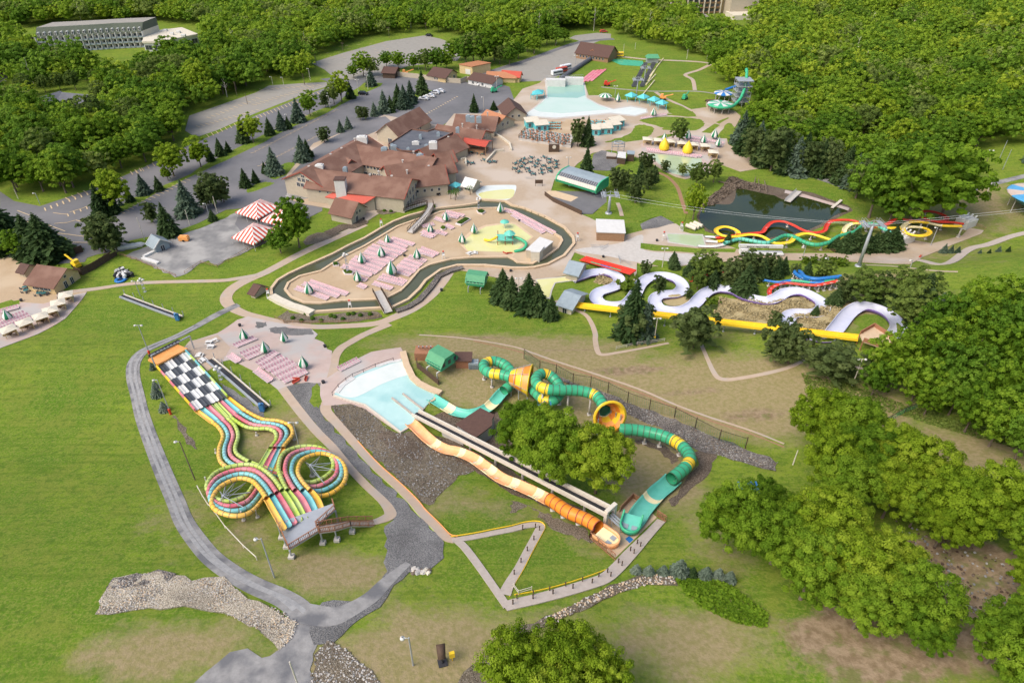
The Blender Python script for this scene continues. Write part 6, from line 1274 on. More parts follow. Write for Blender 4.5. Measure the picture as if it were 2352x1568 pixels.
# lift huts
def green_hut(lab, A, B, wl, wr, zb, zr, legs, nm='lift_hut'):
    a, b = P(*A, zr), P(*B, zr); t = thing(nm, lab, 'lift hut', P(*A), world=True); X, L = frame(a, b); g0 = float(h(a.x, a.y)); mb = MB(); mb.X = X; zz_ = a.z; e = zz_-1.3
    vs = []
    for x in (0, L): vs += [(x, wl, g0+zb), (x, -wr, g0+zb), (x, -wr-.2, e-.6), (x, -wr*.55, zz_), (x, wl*.55, zz_), (x, wl+.2, e-.6)]
    mb.add(vs, [(5,4,3,2,1,0),(6,7,8,9,10,11),(1,2,8,7),(5,0,6,11),(0,1,7,6)], 0); mb.build('cabin', M['green'], t)
    mb = MB(); mb.X = X; r = [(-.3, -wr-.35, e-.75), (-.3, -wr*.55, zz_+.08), (-.3, wl*.55, zz_+.08), (-.3, wl+.35, e-.75)]; r2 = [(L+.3, y, z) for _, y, z in r]; vs = r+r2; vs += [(x, y, z-.15) for x, y, z in vs]
    mb.add(vs, [(0,4,5,1),(1,5,6,2),(2,6,7,3),(8,9,13,12),(9,10,14,13),(10,11,15,14),(0,1,9,8),(1,2,10,9),(2,3,11,10),(4,12,13,5),(5,13,14,6),(6,14,15,7),(0,8,12,4),(3,7,15,11)]); mb.build('roof', M['roofgreen'], t)
    rects = [(L*(k+.5)/5, -wr-.1, g0+zb+.5, L/7, .9, 'y', -1) for k in range(5)]+[(L*(k+.5)/5, -wr-.14, g0+zb+1.7, L/7, .8, 'y', -1) for k in range(0)]+[(L, -wr+(wl+wr)*(k+.5)/3, g0+zb+.8, .9, 1.1, 'x', 1) for k in range(3)]+[(0, -wr+(wl+wr)*(k+.5)/4, g0+zb+.8, .8, 1.1, 'x', -1) for k in range(4)]
    windows(t, X, rects, None, 'window', M['green'])
    for x in (.15, .85):
        mb = MB(); q = X @ Vector((L*x, 0, g0)); gz_ = float(h(q.x, q.y))
        mb.X = X; mb.cyl((L*x, -wr*1.3, gz_-.3), (L*x, -wr*1.3, g0+zb-.3), .15, .15, 6); mb.cyl((L*x, wl*1.3, gz_-.3), (L*x, wl*1.3, g0+zb-.3), .15, .15, 6); mb.beam((L*x, -wr*1.3, g0+zb-.3), (L*x, wl*1.3, g0+zb-.3), .3, .25); mb.build('leg_frame', M['white'] if legs else M['steel'], t)
    return t
green_hut('green metal lift hut with small windows on a white steel frame above the pool', C(1,2,'1640 60')[0], C(1,2,'1770 125')[0], 2.8, 2.8, 2.2, 5.4, True)
green_hut('green lift hut with dark windows beside the lazy river', C(1,1,'1950 930')[0], C(1,1,'2110 950')[0], 2.6, 2.6, 2.0, 5.0, False)
t = thing('utility_shed', 'rust-brown utility shed beside the green lift hut', 'shed', P(1065, 838)); mb = MB(); mb.box((0,0,-.3), (3.6,3,2.8)); mb.build('wall', M['woodrail'], t); mb = MB(); mb.box((0,0,2.5), (4.4,3.8,.2)); mb.build('roof', M['roofdark'], t)
t = thing('transformer', 'grey transformer box behind the rust-brown shed', 'transformer', P(1088, 843)); mb = MB(); mb.box((0,0,-.2), (2.4,1.8,2)); 
for k in range(6): mb.box((-1+k*.4, -1.0, 0), (.08,.25,1.5))
mb.build('cabinet', M['roofgrey'], t); mb = MB(); mb.cyl((-.5,0,1.8), (-.5,0,2.4), .15); mb.cyl((.5,0,1.8), (.5,0,2.4), .15); mb.build('bushing', M['steel'], t)
t = thing('timber_screen', 'dark brown timber screen running down from the green lift hut', 'fence', P(1000, 860), world=True)
q = [P(*c_) for c_ in C(1,2,'1480 200 1480 240 1680 400 1690 380')]+[]; mb = MB()
for a, b in zip(q[:2], q[1:3]): mb.beam(a+Vector((0,0,.8)), b+Vector((0,0,.8)), .15, 1.7)
mb.build('screen_panel', M['wooddark'], t)
t = thing('pump_tower', 'rust-coloured snowmaking shed with pipes at the left of the green lift hut', 'shed', P(975, 820)); mb = MB(); mb.box((0,0,-.2), (4.4,3.4,2.6)); mb.build('wall', M['woodrail'], t); mb = MB()
for k in range(4): mb.cyl((-1.5+k, 1, 2.3), (-1+k, -1, 4.2), .15)
mb.build('pipe', M['steel'], t)
# chairlift terminal with long rounded roof
a, b = P(*C(2,1,'405 150')[0]), P(*C(2,1,'765 262')[0]); t = thing('lift_terminal', 'long chairlift terminal with rounded grey roof, ribbed windows and green end frames', 'lift terminal', a, world=True); X, L = frame(a, b)
pr = [(0.3, 2.2), (-.2, 3.4), (.6, 4.7), (2.2, 5.6), (4.5, 6.0), (8.5, 5.9), (8.7, 3.0), (8.3, 2.2)]
mb = MB(); mb.X = X; N = 18; vs = [(L*i/N, y, z) for i in range(N+1) for y, z in pr]; K = len(pr)
mb.add(vs, [(i*K+j, (i+1)*K+j, (i+1)*K+j+1, i*K+j+1) for i in range(N) for j in range(K-1)]); mb.m = [(2 if j in (0,) else 1 if j == 1 else 3 if j == 2 else 0) for i in range(N) for j in range(K-1)]
mb.add([(L*x, y, z) for x in (0, 1) for y, z in pr], [tuple(range(K)), tuple(range(2*K-1, K-1, -1))], 2)
mb.build('terminal_shell', [M['roofgrey'], M['beam'], M['green'], M['roofflat']], t)
mb = MB(); mb.X = X
for i in range(N+1): mb.beam((L*i/N, -.25, 3.4), (L*i/N, .55, 4.75), .14, .1); mb.beam((L*i/N, .55, 4.75), (L*i/N, 2.2, 5.65), .1, .1)
mb.build('window_rib', M['steel'], t)
for x in (0, L):
    mb = MB(); mb.X = X
    for (y0, z0_), (y1, z1_) in zip(pr, pr[1:]): mb.beam((x, y0-.1, z0_), (x, y1-.1, z1_), .5, .35)
    mb.build('end_frame', M['green'], t)
for x in (.2, .8): mb = MB(); mb.X = X; mb.cyl((L*x, 4.2, -.3), (L*x, 4.2, 2.4), .6, .6, 10); mb.build('column', M['steel'], t)
t = thing('timber_fence', 'black timber ski-rack fence curving round the lift terminal floor', 'fence', P(1290, 460), world=True); q = [P(*c_) for c_ in C(2,1,'300 230 380 290 500 345 640 410')]
for a, b in zip(q, q[1:]): mb = MB(); mb.beam(a+Vector((0,0,.9)), b+Vector((0,0,.9)), .15, 1.7); mb.build('fence_panel', M['wooddark'], t)
# square hut on the plaza edge with white roof, building on the river corner
def flatbox(nm, lab, cat, roofpx, z, wm, rm, over=1.06, parts=None):
    f = [P(*q, z) for q in roofpx]; zt = sum(q.z for q in f)/len(f); c_ = sum(f, Vector())/len(f); t = thing(nm, lab, cat, Vector((c_.x, c_.y, float(h(c_.x, c_.y)))), world=True)
    mb = MB(); mb.prism([c_+(q-c_)/over for q in f], min(float(h(q.x, q.y)) for q in f)-.3, zt-.15); mb.build('wall', wm, t); mb = MB(); mb.prism(f, zt-.15, zt+.12); mb.build('roof', rm, t); return t
flatbox('food_hut', 'square hut with broad white roof and brown side walls below the lift terminal', 'building', C(2,1,'770 445 1030 455 1045 575 775 565'), 3.4, M['wood'], M['white'])
t = flatbox('river_building', 'white-roofed service building on the river corner', 'building', C(2,1,'255 610 380 652 265 748 125 728'), 3.2, M['wall'], M['white'])
flatbox('river_building_porch', 'small white roof terrace at the front of the river corner building', 'terrace', C(2,1,'180 710 300 695 255 750 170 745'), 3.9, M['cream'], M['white'])
flatbox('pool_hut', 'small white-roofed hut between lift wheel and lily pool', 'hut', C(2,0,'975 1395 1048 1400 1045 1455 965 1445'), 3, M['wooddark'], M['white'])
flatbox('pool_kiosk', 'dark open kiosk with a grey roof beside the white-roofed hut', 'kiosk', C(2,0,'1060 1385 1130 1390 1125 1420 1058 1415'), 3.4, M['wooddark'], M['roofgrey'])
flatbox('bullwheel_deck', 'wooden platform under the grey lift bullwheel', 'platform', C(2,0,'870 1400 960 1410 960 1440 866 1435'), 1.4, M['wooddark'], M['board'])
t = thing('lift_bullwheel', 'grey lift bullwheel frame beside the gravel bed', 'lift machinery', P(*C(2,0,'970 1410')[0])); mb = MB()
for k in range(3): mb.cyl((k*2.6-2.6, 0, 0), (k*2.6-2.6, 0, 5), .15); mb.beam((-3, 0, 3+k), (3, 0, 3+k), .2, .2)
mb.build('frame', M['steel'], t); mb = MB(); mb.lathe((0,0,4.6), [(1.8,0),(2.2,.1),(2.2,.4),(1.8,.5),(1.8,0)], 16); mb.build('wheel', M['steel'], t)
# wave pool head wall and cabins
t = thing('wave_wall', 'tall white wave chamber wall at the head of the wave pool', 'wall', P(1295, 200), world=True)
f4 = [P(*q) for q in C(2,0,'312 800 488 803 488 786 655 788')]; mb = MB(); zt = 3.8
mb.prism([f4[0], f4[1], f4[1]+Vector((0,3.5,0)), f4[0]+Vector((0,3.5,0))], -.2, zt); mb.prism([f4[2], f4[3], f4[3]+Vector((0,3.5,0)), f4[2]+Vector((0,3.5,0))], -.2, zt+.05); mb.build('wall_face', M['white'], t)
railing('railing', t, [Vector((f4[0].x, f4[0].y+3, zt)), Vector((f4[3].x, f4[3].y+3, zt))], 1.1, M['steel'], 1.2)
for i, (u, v, rz) in enumerate([(180,1165,.25),(265,1195,.25),(740,1235,-.05),(850,1225,.1),(925,1195,.35),(960,1160,.5)]):
    labs = ['leftmost of the aqua cabins with white roofs below the wave pool', 'second aqua cabin from the left below the wave pool', 'aqua cabin right of the evergreen pair', 'middle aqua cabin in the curved row right of the evergreens', 'fourth aqua cabin turned toward the pool in the curved row', 'rightmost aqua cabin at the end of the curved row']
    t = thing('cabin', labs[i], 'cabin', P(*C(2,0,'%f %f' % (u, v))[0]), rz, 'aqua cabins below the wave pool'); mb = MB(); mb.box((0,0,-.3), (6.0,4,3.4)); mb.build('wall', M['aqua'], t)
    mb = MB(); mb.add([(-3.4,-2.6,3.0),(3.4,-2.6,3.0),(3.4,2.6,3.7),(-3.4,2.6,3.7),(-3.4,-2.6,3.2),(3.4,-2.6,3.2),(3.4,2.6,3.9),(-3.4,2.6,3.9)], [(3,2,1,0),(4,5,6,7),(0,1,5,4),(1,2,6,5),(2,3,7,6),(3,0,4,7)]); mb.build('roof', M['cream'], t)
    windows(t, Matrix.Identity(4), [(-1.4, -2.0, .6, 1.2, 1.6, 'y', -1), (1.4, -2.0, .6, 1.2, 1.6, 'y', -1)])
# raised bar deck with tables
t = thing('bar_deck', 'raised timber deck crowded with small tables below the aqua cabins', 'deck', P(1240, 300), world=True); f = [P(*q, 1.2) for q in C(2,0,'130 1180 575 1250 540 1340 60 1270')]; mb = MB(); mb.prism(f, -.2, 1.35); mb.build('deck', M['conc'], t)
railing('railing', t, [Vector((q.x, q.y, 1.35)) for q in (f[1], f[2], f[3], f[0])], 1.2, M['wooddark'], .8)
t = thing('bar_gate', 'dark gate arch with a round sign at the deck entrance', 'gate', P(*C(2,0,'385 1395')[0])); mb = MB(); mb.box((0,0,0), (4.6,1.6,3.2)); mb.build('arch', M['wooddark'], t); mb = MB(); mb.cyl((0,-.85,2.4), (0,-.95,2.4), .8, .8, 16); mb.build('round_sign', M['cream'], t)
for k_, s_ in enumerate(('2150 1212 2250 1272 2330 1330 2345 1390', '2115 1495 2200 1400 2275 1392', '1690 1600 1780 1530 1865 1445', '1880 1480 1925 1470 1930 1530')): wallrun('terrace_wall', [P(*q) for q in C(1,0,s_)], .7, 1.1, M['cream'], label=('upper cream terrace wall running from the lodge past the red pavilion', 'short cream terrace wall right of the small green tables', 'cream terrace wall descending from the lodge gable', 'cream planter wall beside the terrace tables')[k_], cat='wall')
# red pavilion
t = thing('bar_pavilion', 'open bar pavilion with bright red metal roof beside the lodge', 'pavilion', P(1100, 340), world=True); f = [P(*q, 4.2) for q in C(1,0,'1912 1262 2172 1292 2108 1352 1908 1315')]; mb = MB()
for q in f: mb.cyl((q.x, q.y, -.2), (q.x, q.y, 4.1), .15, .15, 6)
mb.build('post', M['wood'], t); mid = [(f[0]+f[3])/2+Vector((0,0,1.0)), (f[1]+f[2])/2+Vector((0,0,1.0))]; mb = MB(); mb.add([f[0], f[1], mid[1], mid[0], f[3], f[2]]+[q-Vector((0,0,.15)) for q in (f[0], f[1], mid[1], mid[0], f[3], f[2])], [(0,3,2,1),(3,4,5,2),(6,7,8,9),(9,8,11,10),(0,1,7,6),(4,10,11,5),(0,6,9,3),(3,9,10,4),(1,2,8,7),(2,5,11,8)]); mb.build('roof', M['roofred'], t)
mb = MB(); c_ = sum(f, Vector())/4; mb.prism([c_+(q-c_)*.75 for q in f], -.2, 1.4); mb.build('bar_counter', M['wood'], t)
# hotel
HT = thing('hotel', 'long white balconied hotel with a dark green mansard roof and arched dormers', 'hotel', P(215, 115), world=True)
fr = [P(*q) for q in [(97,122),(150,119),(215,115),(270,111),(338,108)]]; back = [q+Vector((3, 17, 0)) for q in fr]; mb = MB()
for i in range(4): mb.prism([fr[i], fr[i+1], back[i+1], back[i]], -.3, 9.6+.01*i)
mb.build('wall', M['cream'], HT)
mb = MB(); vs = []
for i in range(5): vs += [fr[i]+Vector((-.2,-.7,9.2)), fr[i]+Vector((.3,3.4,14.2)), back[i]+Vector((0,0,14.4)), back[i]+Vector((0,0,9.2))]
mb.add(vs, [(i*4+j, (i+1)*4+j, (i+1)*4+j+1, i*4+j+1) for i in range(4) for j in range(3)]+[(0,1,2,3),(19,18,17,16)]); mb.m = [(0, 1, 0)[j] for i in range(4) for j in range(3)]+[0, 0]; mb.build('mansard_roof', [M['slate'], M['lotlight']], HT)
tot = [0]
for a, b in zip(fr, fr[1:]): tot.append(tot[-1]+(b-a).length)
def along(s):
    s = s*tot[-1]
    for i in range(4):
        if s <= tot[i+1]+1e-6: return fr[i].lerp(fr[i+1], (s-tot[i])/(tot[i+1]-tot[i]))
    return fr[-1]
for k in range(19):
    q = along((k+.5)/19); mb = MB(); mb.box(q+Vector((0,.9,9.8)), (1.3,2.0,1.6)); mb.cyl(q+Vector((0,-.1,11.3)), q+Vector((0,1.9,11.3)), .65, .65, 10); mb.box(q+Vector((0,-.12,10.1)), (.7,.1,1.3), 1); mb.build('dormer', [M['white'], M['glass']], HT)
for k in range(19):
    for fl in range(3):
        q = along((k+.5)/19); mb = MB(); mb.box(q+Vector((0,-.1,fl*3.0+.5)), (2.6,.12,1.9), 1); mb.box(q+Vector((0,-.8,fl*3.0+.1)), (tot[-1]/19-.3,1.4,.18)); mb.box(q+Vector((0,-1.5,fl*3.0+.28)), (tot[-1]/19-.3,.08,.85), 2); mb.build('balcony', [M['white'], M['glass'], M['roofgrey']], HT)
mb = MB()
for k in range(20): q = along(k/19); mb.box(q+Vector((0,-.8,0)), (.35,1.7,9.4))
mb.build('pier', M['white'], HT)
f = [P(*q) for q in C(0,0,'1340 475 1500 475 1830 405 1690 345 1380 385')]; mb = MB(); mb.prism([f[0], f[1], f[2], f[3], f[4]], -.2, 5.0); mb.build('annex_wall', M['white'], HT)
c_ = sum(f, Vector())/5; mb = MB(); mb.prism([c_+(q-c_)*1.04 for q in f], 5.0, 6.2); mb.build('annex_roof', M['cream'], HT); X, L = frame(f[0], f[1]); windows(HT, X, [(L*(k+.5)/2, 0, 1.0, L/2.6, 2.6, 'y', -1) for k in range(2)]); X, L = frame(f[1], f[2]); windows(HT, X, [(L*(k+.5)/5, 0, 1.0, L/6.5, 2.6, 'y', -1) for k in range(5)])
for k, (u, v) in enumerate(((380,72),(395,80),(410,76),(422,84))): q = P(u, v, 6.2); mb = MB(); mb.box((q.x, q.y, 6.2), (2.5,2,1.2)); mb.build('roof_unit', M['white'], HT)
# tower hotel at the top edge
TH_ = thing('tower_hotel', 'tall tan lodge hotel with stone base cut by the top edge of the photo', 'hotel', P(1650, 30), world=True)
c_ = P(1650, 34); mb = MB(); mb.box(c_+Vector((-16,14,-1)), (44,18,34), 0, .12); mb.box(c_+Vector((16,6,-1)), (22,22,36), 1, .12); mb.box(c_+Vector((20,-10,-1)), (30,16,4.2), 2, .12); mb.build('wall', [M['walltan'], M['wall'], M['cream']], TH_)
for k in range(9):
    for fl in range(9):
        mb = MB(); mb.X = Matrix.Translation(c_) @ Matrix.Rotation(.12, 4, 'Z'); mb.box((-35+k*4.4, 5.0-.6, 1.5+fl*3.4), (2.2,.3,1.9), 0); mb.box((-35+k*4.4, 4.0, .9+fl*3.4), (3.4,1.2,.4), 1); mb.build('balcony', [M['glass'], M['wood']], TH_)
for k in range(10): mb = MB(); mb.X = Matrix.Translation(c_) @ Matrix.Rotation(.12, 4, 'Z'); mb.box((-37.3+k*4.4, 4.0, 0), (.7,1.6,33)); mb.build('pier', M['cream'], TH_)
# ------------------------------------------------------------------ tents
def tent(lab, cor):
    f = [P(*q, 2.6) for q in cor]; z = sum(q.z for q in f)/4; f = [Vector((q.x, q.y, z)) for q in f]; c_ = sum(f, Vector())/4; t = thing('striped_tent', lab, 'tent', Vector((c_.x, c_.y, 0)), 0, 'red and white striped tents', world=True)
    ap = c_+Vector((0,0,2.5)); mb = MB(); N = 14
    for a, b in zip(f, f[1:]+f[:1]):
        mid = (a+b)/2
        for i in range(N):
            t0, t1 = i/N, (i+1)/N; k0, k1 = min(t0, 1-t0)*2, min(t1, 1-t1)*2
            p0, p1 = a.lerp(b, t0), a.lerp(b, t1); q0, q1 = p0+(ap-mid)*k0, p1+(ap-mid)*k1; mb.add([p0, p1, q1, q0], [(0,1,2,3)], (i+1) % 2)
            mb.add([p0-Vector((0,0,.45)), p1-Vector((0,0,.45)), p1, p0], [(0,1,2,3)], (i+1) % 2)
    mb.build('canopy', [M['umw'], M['tentred']], t)
    for a, b in zip(f, f[1:]+f[:1]):
        for k in (0, .5): q = a.lerp(b, k); mb = MB(); mb.cyl((q.x, q.y, -.1), (q.x, q.y, z), .07, .07, 6); mb.build('pole', M['white'], t)
tent('left rear red and white striped tent at the gravel yard', [(540,487),(590,503),(645,474),(598,457)])
tent('front red and white striped tent nearest the camera', [(531,545),(583,561),(636,526),(582,511)])
tent('right red and white striped tent partly behind the tall tree', [(598,506),(655,521),(708,488),(650,474)])
# ------------------------------------------------------------------ repeated furniture
def umbrella_proto():
    t = thing('closed_umbrella', None, 'umbrella', (0,0,0)); mb = MB(); mb.lathe((0,0,.6), [(.35,0),(1.15,.35),(1.3,.9),(1.0,1.7),(.5,2.6),(.12,3.4),(.03,3.7)], 16, 0, lambda i, j: (i//2) % 2); mb.build('canopy', [M['umg'], M['umw']], t, True)
    mb = MB(); mb.cyl((0,0,-.1), (0,0,4.6), .07, .05, 6); mb.cyl((0,0,-.05), (0,0,.15), .6, .6, 10); mb.build('pole', M['steel'], t); return t
UP = None
def umb(px, s, labs, group):
    global UP
    for i, (u, v) in enumerate(px):
        lab = labs if isinstance(labs, str) else labs[i]; sc = (s[i] if hasattr(s, '__len__') else s)*1.0
        if UP is None: UP = umbrella_proto(); UP.location = P(u, v); UP.scale = (sc,)*3; UP['label'] = lab; UP['group'] = group; UP['sc0'] = 1.0
        else: dup(UP, P(u, v), i*.7, lab, group, sc)
umb(C(1,1,'1213 672 1157 800 977 858 1483 818 1250 965 940 1025 492 1140'), [.9,1.05,1.05,1.0,1.35,1.0,1.05], ['closed umbrella nearest the river in the long lounger field', 'closed umbrella second along the long lounger field', 'closed umbrella beside the light mast in the lounger field', 'closed umbrella at the right-hand lounger field', 'widest green-striped umbrella at the middle of the island', 'slim closed umbrella below the light mast planter', 'closed umbrella in the three front lounger rows'], 'umbrellas on the river island')
umb(C(1,1,'1747 470 1603 575 2003 582 1895 672 2245 392'), [1.0,.9,1.0,1.0,1.05], ['closed umbrella above the planter on the island', 'slim umbrella left of the round planter', 'upper closed umbrella at the yellow pool rim', 'lower closed umbrella at the yellow pool rim', 'closed umbrella beside the river loungers near the rocks'], 'umbrellas by the yellow pool')
umb(C(1,2,'92 108 445 248 265 8')+[(563, 782)], [.95,.95,.85,.95], ['closed umbrella in the middle of the plaza lounger rows', 'closed umbrella at the right end of the plaza loungers', 'closed umbrella at the upper right of the pink plaza', 'closed umbrella at the upper left of the pink plaza'], 'umbrellas on the pink plaza')
umb(C(0,1,'88 1378'), .95, 'closed umbrella in the lounger rows at the left edge', None) if False else umb(C(0,1,'88 1378'), .95, 'closed umbrella in the lounger rows at the left edge', 'umbrella of the left court')
umb(C(2,0,'970 940 1297 1075 1393 1315 1612 1288 1755 1325 1855 1282 1890 1355'), [1.1,1.1,1.15,1.15,1.1,1.2,1.1], ['closed umbrella behind the wave pool shore', 'closed umbrella right of the white splash circle', 'closed umbrella left of the round tree', 'closed umbrella at the left of the sun terrace', 'closed umbrella low in the sun terrace', 'closed umbrella at the top of the sun terrace', 'closed umbrella at the right end of the sun terrace'], 'umbrellas round the far pools')
t = thing('open_umbrella', 'open round green and white umbrella behind the wave pool', 'umbrella', P(*C(2,0,'855 925')[0])); mb = MB(); mb.lathe((0,0,2.4), [(3.4,0),(2.2,.8),(.1,1.3)], 16, 0, lambda i, j: i % 2); mb.build('canopy', [M['umg'], M['umw']], t); mb = MB(); mb.cyl((0,0,0), (0,0,3.6), .08); mb.build('pole', M['steel'], t)
for u, v, lab in ((1393,1390,'left yellow bell-shaped float canopy beside the lily pool'), (1608,1418,'right yellow bell-shaped float canopy beside the lily pool')):
    t = thing('bell_canopy', lab, 'canopy', P(*C(2,0,'%d %d' % (u, v))[0]), 0, 'yellow bell canopies'); mb = MB(); mb.lathe((0,0,.9), [(2.0,0),(2.3,.8),(1.9,2.4),(1.0,3.8),(.3,4.7),(.05,5.3)], 14); mb.build('bell', M['yellow'], t, True); mb = MB(); mb.cyl((0,0,0), (0,0,1.2), .3); mb.build('pole', M['white'], t)
# loungers
mbL = MB(); mbL.X = Matrix.Diagonal((.95, .92, 1, 1)); mbL.add([(-.32,-.95,.32),(.32,-.95,.32),(.32,.35,.34),(-.32,.35,.34),(.32,.95,.78),(-.32,.95,.78)], [(0,1,2,3),(3,2,4,5)], 0)
for y in (-.93, .3): mbL.box((0, y, .24), (.7,.08,.1), 1)
for sx in (-.33, .33): mbL.beam((sx,-.95,.3), (sx,.35,.32), .07, .08, 1); mbL.beam((sx,.35,.32), (sx,.97,.76), .07, .08, 1)
for k in range(4): mbL.box((0,-.75+k*.27,.345), (.58,.07,.012), 1)
for sx in (-.3,.3):
    for y in (-.85,.3): mbL.box((sx,y,0), (.07,.07,.3), 1)
LOU = []
def rows(i, j, s, lab, group, pitch=.78):
    a = [float(t) for t in s.split()]
    for k in range(0, len(a), 4):
        p, q = P(i*588+a[k]/4, j*392+a[k+1]/4), P(i*588+a[k+2]/4, j*392+a[k+3]/4); L = (q-p).length; n = max(2, int(L/pitch)); rz = math.atan2(q.y-p.y, q.x-p.x)
        for m_ in range(n): LOU.append((p.lerp(q, (m_+.5)/n), rz, lab, group))
rows(1,1,'1120 665 1375 755 1060 700 1340 780 1020 730 1300 805 990 760 1260 840 950 800 1225 860 900 810 1185 890 870 835 1150 925 850 865 1110 955 790 890 1060 980 1240 635 1450 695 1200 650 1385 720', 'pink-strapped sun lounger in the long rows of the river island', 'loungers in the long island rows')
rows(1,1,'1510 725 1670 785 1480 750 1640 800 1400 800 1560 850 1350 830 1520 885 1320 860 1490 915 1290 890 1460 945 1280 930 1420 975 1150 975 1300 1020 1120 1000 1360 1060 1075 1045 1250 1100 1300 1010 1380 1040', 'pink-strapped sun lounger in the rows near the island bridge', 'loungers near the island bridge')
rows(1,1,'490 1030 840 1150 430 1050 760 1170 365 1090 665 1190 940 1060 1010 1090 960 1005 1020 1020', 'pink-strapped sun lounger at the rounded front end of the river island', 'loungers at the island front')
rows(1,1,'1740 390 1910 430 1710 415 1860 445 1640 450 1740 480 1740 510 1810 545 1530 530 1640 500 1520 570 1640 620 1580 560 1680 590 1650 570 1750 600 1520 595 1620 625 2280 372 2345 395', 'pink-strapped sun lounger near the planters of the upper island', 'loungers of the upper island')
rows(2,1,'0 390 390 590 0 415 290 585', 'pink-strapped sun lounger along the curved right bank of the river', 'loungers along the right bank')
rows(1,2,'20 225 200 112 50 255 260 155 100 282 312 182 150 312 365 212 200 350 420 250 250 384 470 285 -90 170 120 80 -130 140 60 60', 'pink-strapped sun lounger in the rows on the pink plaza', 'loungers on the pink plaza')
rows(1,2,'0 275 140 380 760 275 950 180', 'loose pink lounger at the plaza edge', 'loose loungers at the plaza edge'); rows(0,2,'2110 140 2200 200 2160 60 2352 -20', 'pink lounger in the upper plaza rows', 'loungers in the upper plaza rows')
rows(0,1,'0 1310 180 1262 0 1400 240 1315 0 1442 280 1335 0 1482 300 1362', 'pink lounger in the rows of the left-hand court', 'loungers of the left court')
rows(2,0,'1230 1380 1740 1450 1240 1395 1700 1455 1600 1265 1940 1330 1580 1290 1800 1330 1180 1100 1420 1060', 'tiny pink lounger beside the far pools', 'loungers at the far pools', .85)
LOU.sort(key=lambda q: q[0].x**2+q[0].y**2); lm = None
for i, (p, rz, lab, gr) in enumerate(LOU[:295]):
    if lm is None: o = mbL.build('sun_lounger', [M['lounge'], M['lounge2']]); lm = o.data
    else: o = bpy.data.objects.new('sun_lounger', lm); COL.objects.link(o)
    o.location = p+Vector((0,0,.2)); o.rotation_euler = (0,0,rz+random.uniform(-.03,.03)); tag(o, lab, 'lounger', gr)
mb = MB()
for p, rz, lab, gr in LOU[295:]: mb.X = Matrix.Translation(p+Vector((0,0,.2))) @ Matrix.Rotation(rz, 4, 'Z'); mb.add([tuple(q) for q in mbL.v], [f for f in mbL.f], 0); mb.m[-len(mbL.f):] = mbL.m
o = mb.build('distant_loungers', [M['lounge'], M['lounge2']]); tag(o, 'many further rows of pink sun loungers on the far decks', 'loungers', None, 'stuff')
print('LOUNGERS', len(LOU))
# cabanas of the left court
CB = None
for i, (u, v) in enumerate([(630,1200),(560,1272),(490,1340),(400,1398),(255,1455),(105,1520)]):
    lab = ['nearest to the path of the six cream cabanas', 'second cream cabana from the path', 'third cream cabana from the path', 'fourth cream cabana from the path', 'fifth cream cabana from the path', 'cream cabana cut lowest in the curved row'][i]; loc = P(*C(0,1,'%d %d' % (u, v))[0])
    if CB is None:
        CB = thing('cabana', lab, 'cabana', loc, .45, 'cream cabanas of the left court')
        for sx in (-1.4,1.4):
            for sy in (-1.4,1.4): mb = MB(); mb.box((sx,sy,0), (.16,.16,2.4)); mb.build('post', M['walltan'], CB)
        mb = MB(); mb.box((0,1.4,0), (2.8,.08,2.3)); mb.box((1.4,0,0), (.08,2.8,2.3)); mb.build('back_wall', M['walltan'], CB); mb = MB(); mb.add([(-1.9,-1.9,2.4),(1.9,-1.9,2.4),(1.9,1.9,2.4),(-1.9,1.9,2.4),(-.2,-.2,2.95),(.2,-.2,2.95),(.2,.2,2.95),(-.2,.2,2.95)], [(3,2,1,0),(0,1,5,4),(1,2,6,5),(2,3,7,6),(3,0,4,7),(4,5,6,7)]); mb.build('roof', M['cream'], CB)
        mb = MB(); mb.lathe((0,0,0), [(.1,0),(.1,.7),(.55,.72),(.5,.78),(0,.78)], 8); mb.build('table', M['wooddark'], CB)
    else: dup(CB, loc, .45+i*.09, lab, 'cream cabanas of the left court')
for u, v in ((1240,1330),(1450,1350),(1555,1365),(1660,1378),(1768,1390),(1340,1340),(1840,1450)): dup(CB, P(*C(2,0,'%d %d' % (u, v))[0]), -.1, 'small cream cabana in the row above the lily pool', 'cabanas above the lily pool', 1.15)
CA = None
for i, (u, v) in enumerate([(1090,930),(1200,945),(1297,968),(1370,1000)]):
    loc = P(*C(2,0,'%d %d' % (u, v))[0]); lab = 'aqua canvas shelter %s of the four behind the wave pool' % ['leftmost', 'second from left', 'third from left', 'rightmost'][i]
    if CA is None:
        CA = thing('aqua_shelter', lab, 'shelter', loc, 0, 'aqua shelters behind the wave pool')
        for sx in (-2,2):
            for sy in (-2,2): mb = MB(); mb.box((sx,sy,0), (.2,.2,3.0)); mb.build('post', M['aqua'], CA)
        mb = MB(); mb.lathe((0,0,3.0), [(3.4,-.3),(3.4,0),(.1,1.6)], 4); mb.X = Matrix.Rotation(.785, 4, 'Z'); mb.build('canopy', M['aqua'], CA); CA.children[-1].rotation_euler = (0,0,.785)
    else: dup(CA, loc, 0, lab, 'aqua shelters behind the wave pool')
dup(CA, P(*C(1,1,'1835 180')[0]), .2, 'aqua canopy in the plaza beside the white-roofed booth', None, .75); dup(CA, P(*C(2,0,'235 905')[0]), .9, 'long aqua canopy on the left shore of the wave pool', None, (1.6,1.0,1.0))
